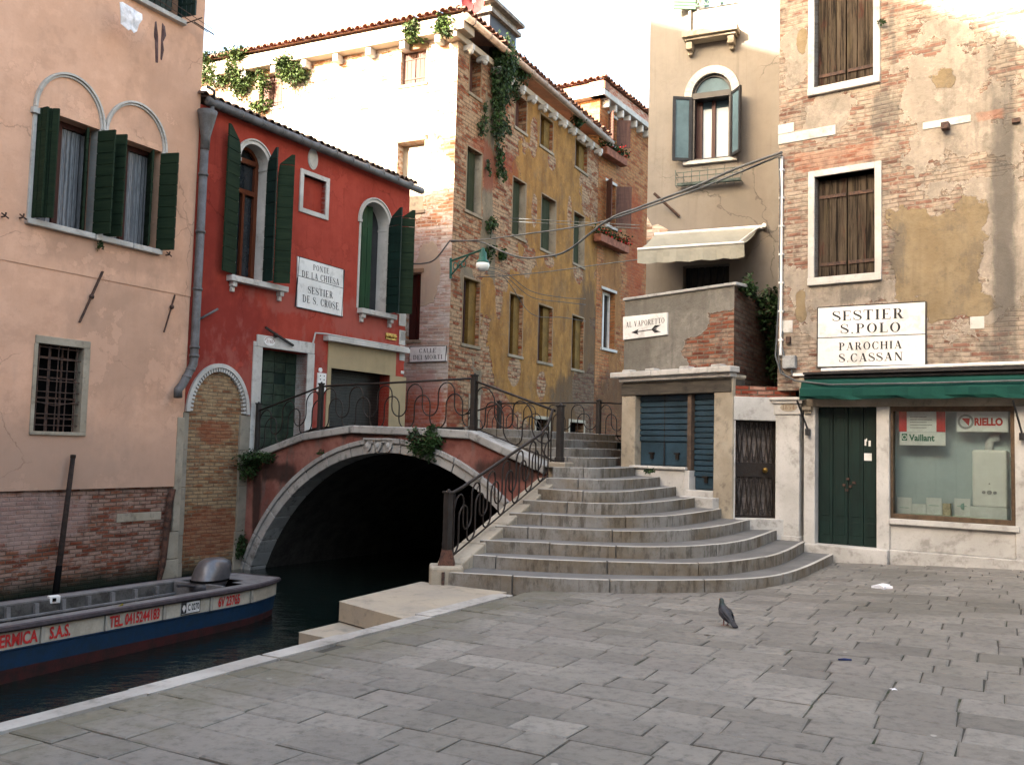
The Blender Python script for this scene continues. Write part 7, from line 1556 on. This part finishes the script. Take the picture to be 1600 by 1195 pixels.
mb = MB(); pc_ = bp(.4, 1, .25, -.83); mb.tube([pc_+V3((.16-.002*k)*math.cos(k*.5), (.16-.002*k)*math.sin(k*.5), .012+.0018*k) for k in range(52)], .013, 5)
mb.tube([pc_+V3(.05, .1, .1), bp(.9, 1, .4, -.75), bp(1.3, 1, .52, sh_(1.3)-.1), bp(1.5, 1, .60, sh_(1.5)+.02)], .012, 5); rp_ = mesh_obj('rope', mb, simple('hemp_rope', (.20, .16, -.2), .9), loc=pc_, smooth=True); tag(rp_, 'coiled tan rope lying on the floor of the blue boat', 'rope')
mb = MB()
for k in range(6): mb.fbox(BT, 1.6, 3.0, -.85, -.80, CU-.42+k*.14, CU-.42+k*.14+.125)
mesh_obj('floorboards', mb, wood('wet_boards', (.09, .07, .05), (.05, .04, .03)), boat, bevel=.004)
# outboard motor: cowling lathe tilted, leg, bracket
om = thing('outboard_motor', 'silver grey outboard motor tilted on the stern of the blue boat', 'outboard motor', bp(3.62, 1, 0, -.6))
M['silver'] = simple('silver_cowling', (.13, .13, .14), .33, .15, 3, .02, metal=.5, spec=.5); M['cowl'] = simple('dark_cowling', (.04, .04, .045), .4, .15, 4, .03)
ax = (BT.d*.42+UP*.95).normalized(); fwd_ = -BT.d; c0 = bp(3.50, 1, -.0, -.47)
def ovals(mb, prof, n=16):
    rings = []
    for (h_, a_, b_, f_) in prof:
        c_ = c0+ax*(h_*1.3)+BT.d*f_; a_ *= 1.12; b_ *= 1.15; rings.append([c_+BT.d*(a_*math.copysign(abs(math.cos(t_))**.8, math.cos(t_)))+BT.n*(b_*math.copysign(abs(math.sin(t_))**.8, math.sin(t_))) for t_ in [k*2*math.pi/n for k in range(n)]])
    b0_ = len(mb.v)
    for r_ in rings: mb.v += r_
    for i in range(len(rings)-1):
        for k in range(n): mb.f.append([b0_+i*n+k, b0_+i*n+(k+1) % n, b0_+(i+1)*n+(k+1) % n, b0_+(i+1)*n+k]); mb.m.append(0)
    mb.f.append([b0_+(len(rings)-1)*n+k for k in range(n)]); mb.m.append(0)
mb = MB(); ovals(mb, [(-.02, .20, .15, 0), (.02, .235, .17, 0), (.09, .24, .175, 0)]); mesh_obj('lower_cowl', mb, M['cowl'], om, smooth=True)
mb = MB(); ovals(mb, [(.092, .245, .18, 0), (.15, .25, .18, .0), (.24, .24, .17, -.01), (.31, .20, .145, -.03), (.345, .13, .09, -.05), (.352, .05, .04, -.05)]); mesh_obj('cowling', mb, M['silver'], om, smooth=True); mb = MB(); ovals(mb, [(.088, .249, .183, 0), (.112, .251, .184, 0)]); mesh_obj('band', mb, M['black'], om, smooth=True)
mb = MB(); mb.beam(c0-ax*.02, c0-ax*.6, .12, .16); mb.beam(c0-ax*.05, c0-ax*.1-BT.d*.25, .18, .06); mesh_obj('leg', mb, M['cowl'], om, bevel=.02)
mb = MB(); mb.tube([c0+ax*.05-BT.d*.2, c0+ax*.10-BT.d*.42, c0+ax*.12-BT.d*.6], .02, 6); mb.tube([c0+ax*.2+BT.d*.2, c0+ax*.22+BT.d*.36], .02, 6); mesh_obj('tiller', mb, M['cowl'], om)
# mooring pole
M['rustd'] = simple('blackened_rust', (.030, .018, .013), .9, .4, 12, .3, dark=(.010, .008, .007))
pb_ = onz(*z5(228, 700), WZ); pb_ = A.P(A.uz(*z5(228, 715), .3)[0], -1.4, .35); pt_ = A.uz(*z5(325, 95), .12); mb = MB(); top = A.P(pt_[0], pt_[1], .12)
mb.tube([pb_, pb_.lerp(top, .5), top], [.052, .046, .038], 9); mb.tube([top-(top-pb_).normalized()*.02, top+(top-pb_).normalized()*.03], .045, 9)
mb.mi = 1; mb.tube([pb_.lerp(top, .12), pb_.lerp(top, .35)], [.056, .05], 9); o = mesh_obj('mooring_pole', mb, [M['rustd'], M['black']], loc=pb_, smooth=True); tag(o, 'dark rusty iron pole leaning against the pink house from the water', 'pole')
# ================================================================ PLANTS
def foliage(name, label, cat, blobs_, n, size, mat, seed, group=None, stems=True, droop=.0):
    rn = random.Random(seed); mb = MB(); st_ = MB(); tot = sum(b[1]*b[2]*b[3] for b in blobs_)
    for (c_, rx, ry, rz_) in blobs_:
        c_ = Vector(c_); k = max(8, int(n*rx*ry*rz_/tot)); cl = []
        for _ in range(max(4, k//14)):
            while True:
                v_ = Vector((rn.uniform(-1, 1), rn.uniform(-1, 1), rn.uniform(-1, 1)))
                if v_.length < 1: break
            cl.append(v_*.9)
        for _ in range(k):
            q = rn.choice(cl)+Vector((rn.gauss(0, .2), rn.gauss(0, .2), rn.gauss(0, .24)))
            p = c_+Vector((q.x*rx, q.y*ry, q.z*rz_)); d = Vector((rn.uniform(-1, 1), rn.uniform(-1, 1), rn.uniform(-1, .5)-droop)).normalized(); s_ = d.cross(Vector((rn.uniform(-1, 1), rn.uniform(-1, 1), rn.uniform(-1, 1)))).normalized(); L_ = size*rn.uniform(.6, 1.35)
            nn = d.cross(s_)*L_*.12; mb.add([p, p+d*L_*.5+s_*L_*.34+nn, p+d*L_, p+d*L_*.5-s_*L_*.34+nn], [(0, 1, 2), (0, 2, 3)])
        for v_ in cl: st_.tube([c_+Vector((0, 0, rz_*.6)), c_+Vector((v_.x*rx*.5, v_.y*ry*.5, rz_*.4+v_.z*rz_*.3)), c_+Vector((v_.x*rx, v_.y*ry, v_.z*rz_))], .006, 4, False)
    t_ = thing(name, label, cat, blobs_[0][0], group); mesh_obj('leaves', mb, M[mat], t_); mesh_obj('stems', st_, M['stem'], t_); return t_
def FPx(F_, x, y, o=.12): u, z = F_.uz(x, y); return F_.P(u, z, o)
foliage('wall_plant', 'leafy weed hanging from the crown of the bridge arch', 'plant', [(NB.P(-1.02, 1.64, .12), .20, .15, .18), (NB.P(-.72, 1.66, .12), .19, .15, .17), (NB.P(-.84, 1.46, .12), .18, .12, .14), (NB.P(-1.1, 1.8, .1), .12, .12, .1), (NB.P(-.72, 1.85, .1), .14, .1, .08)], 1500, .055, 'leaf', 1, 'weeds growing on the bridge')
foliage('wall_plant', 'leafy weed growing where the bridge meets the brick panel', 'plant', [(FPx(NB, *z4(320, 640), .12), .36, .25, .15), (FPx(NB, *z4(290, 690), .12), .22, .18, .2), (FPx(NB, *z4(240, 690), .12), .14, .12, .13), (FPx(NB, *z4(380, 640), .12), .2, .14, .1)], 1600, .055, 'leaf', 2, 'weeds growing on the bridge')
foliage('wall_plant', 'small dark weed at the waterline beside the left foot of the arch', 'plant', [(FPx(B, *z4(215, 1040), .1), .12, .1, .2), (FPx(B, *z4(205, 1075), .1), .08, .08, .12)], 420, .05, 'leaf', 3, 'weeds growing on the bridge')
foliage('wall_plant', 'tiny weed sprouting on the bridge face left of the arch crown', 'plant', [(FPx(NB, *z4(612, 615), .06), .07, .05, .05)], 70, .035, 'leaf', 4, 'weeds growing on the bridge')
foliage('wall_plant', 'tiny green weed on the step below the wide blue shutter', 'plant', [(T.P(-1.5, 1.26, .25), .08, .06, .06)], 110, .045, 'leaf', 5, 'weeds by the steps')
foliage('wall_plant', 'small weed under the pink house window sill', 'plant', [(FPx(A, *z1(425, 1095), .08), .09, .06, .12)], 90, .04, 'leaf', 6)
G_ = 'plants growing out of the ochre house'
foliage('hanging_ivy', 'large green ivy mass hanging from the gutter over the ochre wall', 'ivy', [(FPx(C, *z7(530, 330), .25), .38, .4, .7), (FPx(C, *z7(522, 440), .2), .32, .35, .75), (FPx(C, *z7(512, 530), .12), .15, .18, .45), (FPx(C, *z7(560, 330), .2), .22, .25, .5), (FPx(C, *z7(520, 255), .3), .18, .2, .2)], 4600, .095, 'leaf', 7, G_, droop=1.0)
foliage('hanging_ivy', 'small round ivy tuft beside the large hanging mass', 'ivy', [(FPx(C, *z7(632, 385), .22), .32, .3, .36), (FPx(C, *z7(605, 480), .15), .2, .2, .35)], 900, .085, 'leaf', 8, G_, droop=.6)
foliage('hanging_ivy', 'ivy strand running down the grey streak between upper windows', 'ivy', [(FPx(C, *z7(515, 650), .15), .28, .3, .65), (FPx(C, *z7(545, 680), .12), .3, .3, .25), (FPx(C, *z7(445, 665), .12), .2, .2, .35), (FPx(C, *z7(455, 565), .12), .12, .15, .2)], 1300, .08, 'leaf', 9, G_, droop=.8)
foliage('hanging_ivy', 'thin ivy tail low on the wall beside the first green shutter', 'ivy', [(FPx(C, *z7(530, 850), .12), .13, .15, .5), (FPx(C, *z7(545, 925), .12), .12, .14, .3), (FPx(C, *z7(475, 895), .1), .08, .1, .25)], 420, .09, 'leaf', 10, G_, droop=.8)
foliage('hanging_ivy', 'weed under the last attic window of the ochre house gutter', 'ivy', [(FPx(C, *z7(935, 645), .2), .28, .3, .25)], 300, .10, 'leaf', 11, G_)
for i, (p, lb, r_) in enumerate(((z8(465, 65), 'weed tuft on the ochre wall above the street lamp', .22), (z8(455, 210), 'weed tuft directly behind the street lamp cap', .2), (z8(517, 215), 'tiny weed tuft right of the street lamp', .12))):
    foliage('wall_plant', lb, 'plant', [(FPx(C, *p, .1), r_, r_, r_*1.4)], 220, .09, 'leaf', 12+i, G_, droop=.5)
foliage('hanging_ivy', 'broad sunlit ivy at the far left end of the bright eaves', 'ivy', [(FPx(CL, *z6(170, 450), .2), .6, .2, .42), (FPx(CL, *z6(320, 450), .2), .5, .22, .65), (FPx(CL, *z6(330, 350), .4), .55, .2, .16), (FPx(CL, *z6(150, 375), .4), .35, .2, .2), (FPx(CL, *z6(435, 500), .15), .2, .15, .42), (FPx(CL, *z6(300, 530), .12), .3, .15, .3)], 4600, .095, 'leafy', 16, G_)
foliage('hanging_ivy', 'round sunlit ivy clump under the bright eaves beside the small attic window', 'ivy', [(FPx(CL, *z6(630, 440), .2), .5, .22, .5), (FPx(CL, *z6(600, 385), .35), .3, .2, .2)], 1700, .095, 'leafy', 17, G_)
foliage('hanging_ivy', 'small sunlit weed above the right attic window under the eaves', 'ivy', [(FPx(CL, *z6(1365, 215), .35), .28, .2, .33)], 420, .11, 'leafy', 18, G_)
foliage('hanging_ivy', 'small weed right at the top corner of the ochre house eaves', 'ivy', [(FPx(CL, *z6(1545, 185), .35), .32, .2, .3)], 420, .11, 'leafy', 19, G_)
foliage('hanging_ivy', 'small ivy over the red roof tiles below the attic window', 'ivy', [(FPx(CL, *z6(425, 635), .15), .35, .2, .2)], 260, .11, 'leafy', 20, G_)
foliage('terrace_plant', 'dark bushy creeper hanging in the gap behind the terrace corner', 'plant', [(R_.P(1.5, 4.0, .25), .38, .35, .4), (R_.P(1.8, 3.4, .2), .22, .35, .55), (R_.P(1.3, 4.3, .15), .25, .3, .15), (EF.P(-.45, 3.9, .5), .3, .35, .5)], 2600, .08, 'leaf', 21, 'plants on the terrace')
foliage('terrace_plant', 'small green plant on top of the grey terrace wall corner', 'plant', [(R_.P(.28, 4.3, .1), .14, .14, .14), (R_.P(.5, 4.2, .12), .12, .12, .10)], 420, .06, 'leaf', 22, 'plants on the terrace')
foliage('wall_plant', 'tiny weed on the frame of the top shuttered window', 'plant', [(FPx(F, *y3(468, 95), .06), .07, .05, .04)], 60, .04, 'leaf', 23)
# flower boxes
for i, (xa, xb, ya, lb) in enumerate(((z7(1112, 0)[0], z7(1222, 0)[0], z7(0, 822)[1], 'terracotta flower box of red geraniums under the upper orange house window'), (z8(1020, 0)[0], z8(1165, 0)[0], z8(0, 150)[1], 'flower box of red geraniums under the lower orange house window'))):
    q = D.R(xa, xb, ya-6, ya+6, .3); fbx = thing('flower_box', lb, 'flower box', D.P((q[0]+q[1])/2, q[2], .3), 'flower boxes on the orange house')
    mb = MB(); mb.fbox(D, q[0], q[1], q[2]-.10, q[3]-.1, .08, .38); mesh_obj('box', mb, simple('terracotta_box', (.26, .10, .06), .9), fbx, bevel=.02)
    rn = random.Random(i); mb = MB(); mf = MB()
    for k in range(420):
        u = rn.uniform(q[0]-.1, q[1]+.1); z = q[3]-.08+abs(rn.gauss(0, .14)); o_2 = rn.uniform(.05, .45); p = D.P(u, z, o_2); d = Vector((rn.uniform(-1, 1), rn.uniform(-1, 1), rn.uniform(-.6, 1))).normalized(); s_ = d.cross(Vector((rn.random(), rn.random(), rn.random()))).normalized()
        (mf if rn.random() < .22 else mb).add([p, p+d*.05+s_*.04, p+d*.1, p+d*.05-s_*.04], [(0, 1, 2), (0, 2, 3)])
    mesh_obj('leaves', mb, M['leaf'], fbx); mesh_obj('flowers', mf, simple('red_petals', (.60, .03, .03), .6), fbx)
# roof clutter: red dish, aerial
dc = at(*z7(405, 8), 25.4); dn = (V3(0, 0, EYE)-dc).normalized(); dn = (dn+V3(.15, -.1, .25)).normalized(); dish = thing('satellite_dish', 'round red satellite dish above the ochre house roof corner', 'satellite dish', dc)
mb = MB(); sx_ = dn.cross(UP).normalized(); sy_ = sx_.cross(dn); R0 = .33
rings = [[dc+dn*(-.07*(1-r_*r_))+sx_*(R0*r_*math.cos(a))+sy_*(R0*1.05*r_*math.sin(a)) for a in [k*math.pi/12 for k in range(24)]] for r_ in (.05, .4, .75, 1)]
b0_ = len(mb.v)
for r_ in rings: mb.v += r_
for i in range(3):
    for k in range(24): mb.f.append([b0_+i*24+k, b0_+i*24+(k+1) % 24, b0_+(i+1)*24+(k+1) % 24, b0_+(i+1)*24+k]); mb.m.append(0)
mb.f.append([b0_+k for k in range(24)]); mb.m.append(0); mesh_obj('dish', mb, simple('red_dish', (.32, .05, .05), .5), dish, smooth=True)
mb = MB(); mb.tube([dc-dn*.08, dc-dn*.25-V3(0, 0, .2), dc-dn*.25-V3(0, 0, 1.6)], .03, 6); mb.tube([dc-sy_*.3, dc+dn*.33-sy_*.1], .015, 5); mesh_obj('mast', mb, M['zinc'], dish)
mb = MB(); mb.ball(dc+dn*.33-sy_*.1, .05, .05, .05, 8, 6); mesh_obj('receiver', mb, M['signw'], dish)
ae = at(868, 105, 36.5); aer = thing('roof_aerial', 'thin television aerial on the roof beyond the ochre house', 'aerial', ae-V3(0, 0, 1.5)); mb = MB(); mb.tube([ae-V3(0, 0, 2.6), ae+V3(0, 0, .45)], .014, 5)
for k in range(6): mb.tube([ae+V3(-.2, 0, -.6+.17*k), ae+V3(.2, 0, -.6+.17*k)], .008, 4)
mesh_obj('mast', mb, M['zinc'], aer)
# ================================================================ PIGEON, LITTER
def ground_pt(x, y):
    p = onz(x, y, 0)
    for _ in range(6): q = p-QO; p = onz(x, y, gz(q.dot(qa), q.dot(qb)))
    return p
pg = ground_pt(1134, 977); pig = thing('pigeon', 'dark grey pigeon standing on the paving near the steps', 'bird', pg)
M['pfe'] = None; t = NT('pigeon_feathers'); v = t.obj(); sx = t.n('ShaderNodeSeparateXYZ'); t.l(v, sx.inputs[0]); c = t.mix(t.ramp(t.noise(v, 28, 3, .6), .4, .6), (.010, .011, .015), (.026, .028, .035)); c = t.mix(t.ramp(sx.outputs[2], .17, .19), c, (.014, .028, .026)); M['pfe'] = t.done(c, .55, t.bump(t.noise(v, 60), .3, .004), spec=.4)
fdv = (V3(-.30, .9, 0)).normalized(); sdv = V3(fdv.y, -fdv.x, 0)
def pgp(f, s_, z): p = pg+fdv*f+sdv*s_; p.z = pg.z+z; return p
prof = [(-.115, .045, .008, .012), (-.08, .065, .020, .022), (-.045, .085, .036, .038), (-.01, .105, .048, .050), (.025, .125, .050, .052), (.055, .150, .042, .045), (.068, .175, .030, .032), (.072, .198, .022, .024), (.075, .215, .0215, .023), (.082, .228, .019, .019), (.088, .236, .010, .010)]
mb = MB(); n = 14; rings = []
for i, (f, z, rw, rh) in enumerate(prof):
    a = prof[max(i-1, 0)]; b = prof[min(i+1, len(prof)-1)]; td = (fdv*(b[0]-a[0])+UP*(b[1]-a[1])).normalized(); up_ = td.cross(sdv).normalized()
    if up_.z < 0: up_ = -up_
    rings.append([pgp(f, 0, z)+sdv*(rw*math.cos(k*2*math.pi/n))+up_*(rh*math.sin(k*2*math.pi/n)) for k in range(n)])
for r_ in rings: mb.v += r_
for i in range(len(rings)-1):
    for k in range(n): mb.f.append([i*n+k, i*n+(k+1) % n, (i+1)*n+(k+1) % n, (i+1)*n+k]); mb.m.append(0)
mb.f.append(list(range(n))); mb.m.append(0); mb.f.append([(len(rings)-1)*n+k for k in range(n)]); mb.m.append(0)
mesh_obj('body', mb, M['pfe'], pig, smooth=True)
mb = MB()
for sd in (1, -1):
    P_ = [pgp(.045, .046*sd, .155), pgp(.01, .056*sd, .145), pgp(-.05, .046*sd, .105), pgp(-.125, .018*sd, .045), pgp(-.10, .030*sd, .04), pgp(-.04, .05*sd, .07), pgp(.02, .055*sd, .10)]
    Q_ = [p+sdv*(.008*sd) for p in P_]; mb.prism(P_, Q_)
mesh_obj('wings', mb, M['pfe'], pig, bevel=.003)
mb = MB(); P_ = [pgp(-.09, .022, .06), pgp(-.165, .026, .012), pgp(-.17, 0, .008), pgp(-.165, -.026, .012), pgp(-.09, -.022, .06)]; mb.prism(P_, [p+UP*.012 for p in P_]); mesh_obj('tail', mb, simple('dark_tail', (.02, .02, .025), .6), pig)
mb = MB(); h0 = pgp(.096, 0, .228); mb.tube([h0-fdv*.005, h0+fdv*.012, h0+fdv*.022-UP*.003], [.006, .0045, .0015], 6); mesh_obj('beak', mb, M['black'], pig)
mb = MB()
for sd in (1, -1): mb.ball(pgp(.083, .0185*sd, .227), .004, .004, .004, 8, 6)
mesh_obj('eyes', mb, simple('orange_eye', (.6, .15, .02), .2), pig)
mb = MB()
for sd in (1, -1):
    a = pgp(.0, .02*sd, .07); b = pgp(.0, .022*sd, .006); mb.tube([a, b], [.007, .004], 6)
    for d_ in (-.5, 0, .5): mb.tube([b, b+(fdv+sdv*d_).normalized()*.028-UP*.003], .003, 4)
    mb.tube([b, b-fdv*.016-UP*.003], .003, 4)
mesh_obj('legs', mb, simple('pink_legs', (.25, .07, .05), .6), pig)
def litter(name, x, y, pts, mat, label, cat, h=.03, group=None, seed=0):
    rn = random.Random(seed); g = ground_pt(x, y); mb = MB(); top = [V3(g.x+a, g.y+b, g.z+rn.uniform(.3, 1)*h) for a, b in pts]; c_ = V3(g.x, g.y, g.z+h*1.2); bot = [V3(p.x, p.y, g.z+.002) for p in top]
    n_ = len(pts); mb.add(top+bot+[c_], [(i, (i+1) % n_, 2*n_) for i in range(n_)]+[(i, n_+i, n_+(i+1) % n_, (i+1) % n_) for i in range(n_)]); o = mesh_obj(name, mb, mat, loc=g); tag(o, label, cat, group)
star = lambda r, n_, s: [((r*(1 if k % 2 else .5)*random.Random(s+k).uniform(.7, 1.3))*math.cos(k*2*math.pi/n_), (r*(1 if k % 2 else .55))*math.sin(k*2*math.pi/n_)) for k in range(n_)]
litter('paper_scrap', 1379, 919, star(.11, 10, 1), M['cloth'], 'crumpled white paper on the paving in front of the shop', 'litter', .05, 'litter on the paving')
litter('paper_scrap', 1396, 1077, star(.03, 8, 4), M['cloth'], 'small white paper scrap on the nearer paving', 'litter', .008, 'litter on the paving')
0 and litter('paper_scrap', 1412, 1012, [(-.09, -.02), (.08, -.03), (.1, .03), (-.08, .03)], simple('grey_card', (.42, .40, .38), .8), 'flat pale grey scrap on the paving right of the blue wrapper', 'litter', .004, 'litter on the paving')
litter('wrapper', 1320, 1031, [(-.055, -.012), (.05, -.012), (.055, .012), (-.05, .014)], simple('blue_wrapper', (.01, .03, .12), .4), 'small dark blue wrapper lying on the paving', 'litter', .015, 'litter on the paving')
for i, (x, y, lb) in enumerate(((1105, 992, 'tiny dark leaf below the pigeon'),)):
    litter('dry_leaf', x, y, [(-.03, 0), (0, -.012), (.035, .002), (0, .012)], M['stem'], lb, 'leaf', .006, 'dry leaves on the paving', i)
# ================================================================ SHADOW CASTER (unseen house row, roofline shaped to the shadow edges)
nh = thing('shadow_caster_house', 'unseen tall house row behind the viewer, roofline shaped to cast the shade', 'house', (-14, -4, 0))
sdir = Vector((.8, .6, 0)); pdir = Vector((.6, -.8, 0))
def SPt(a, p, z): v_ = sdir*a+pdir*p; return V3(v_.x, v_.y, z)
tanel = math.tan(SUN_EL)
def need(x, y, z): a = x*.8+y*.6; return (x*.6-y*.8, z+(a+13)*tanel)
e1 = need(*EF.P(*EF.uz(1022, 32))); e2 = need(*EF.P(*EF.uz(1216, 80))); e3 = need(*F.P(*F.uz(1440, 2))); e4 = need(*F.P(*F.uz(1598, 62))); e35 = need(*F.P(*F.uz(1385, -14)))
prof_ = [(-16.2, e1[1]+.5), e1, e2, e35, e3, e4, (e4[0]+4, e4[1]-1.0), (26, e4[1]-1.0)]
print('CASTER', prof_)
mb = MB(); mb.prism([SPt(-13, prof_[0][0], -2)]+[SPt(-13, 26, -2)]+[SPt(-13, p, z) for p, z in prof_[::-1]], [SPt(-19, prof_[0][0], -2)]+[SPt(-19, 26, -2)]+[SPt(-19, p, z) for p, z in prof_[::-1]])
mesh_obj('wall', mb, ppl, nh)
M['sqp'] = simple('grey_plaster', (.30, .29, .27), .9)
# unseen plain blocks added behind and beside the viewer to dim the sky light
sq = thing('shading_house', 'unseen plain house block added behind the viewer to dim the light', 'house', (4, -11, 0)); mb = MB(); mb.box((4, -15, 4.5), 14, 4, 5.0); mesh_obj('wall', mb, M['sqp'], sq)
sq = thing('shading_house', 'unseen plain house block added on the viewer right to dim the light', 'house', (17, 0, 0)); mb = MB(); mb.box((19, -1, 4.0), 4, 12, 4.5); mesh_obj('wall', mb, M['sqp'], sq)
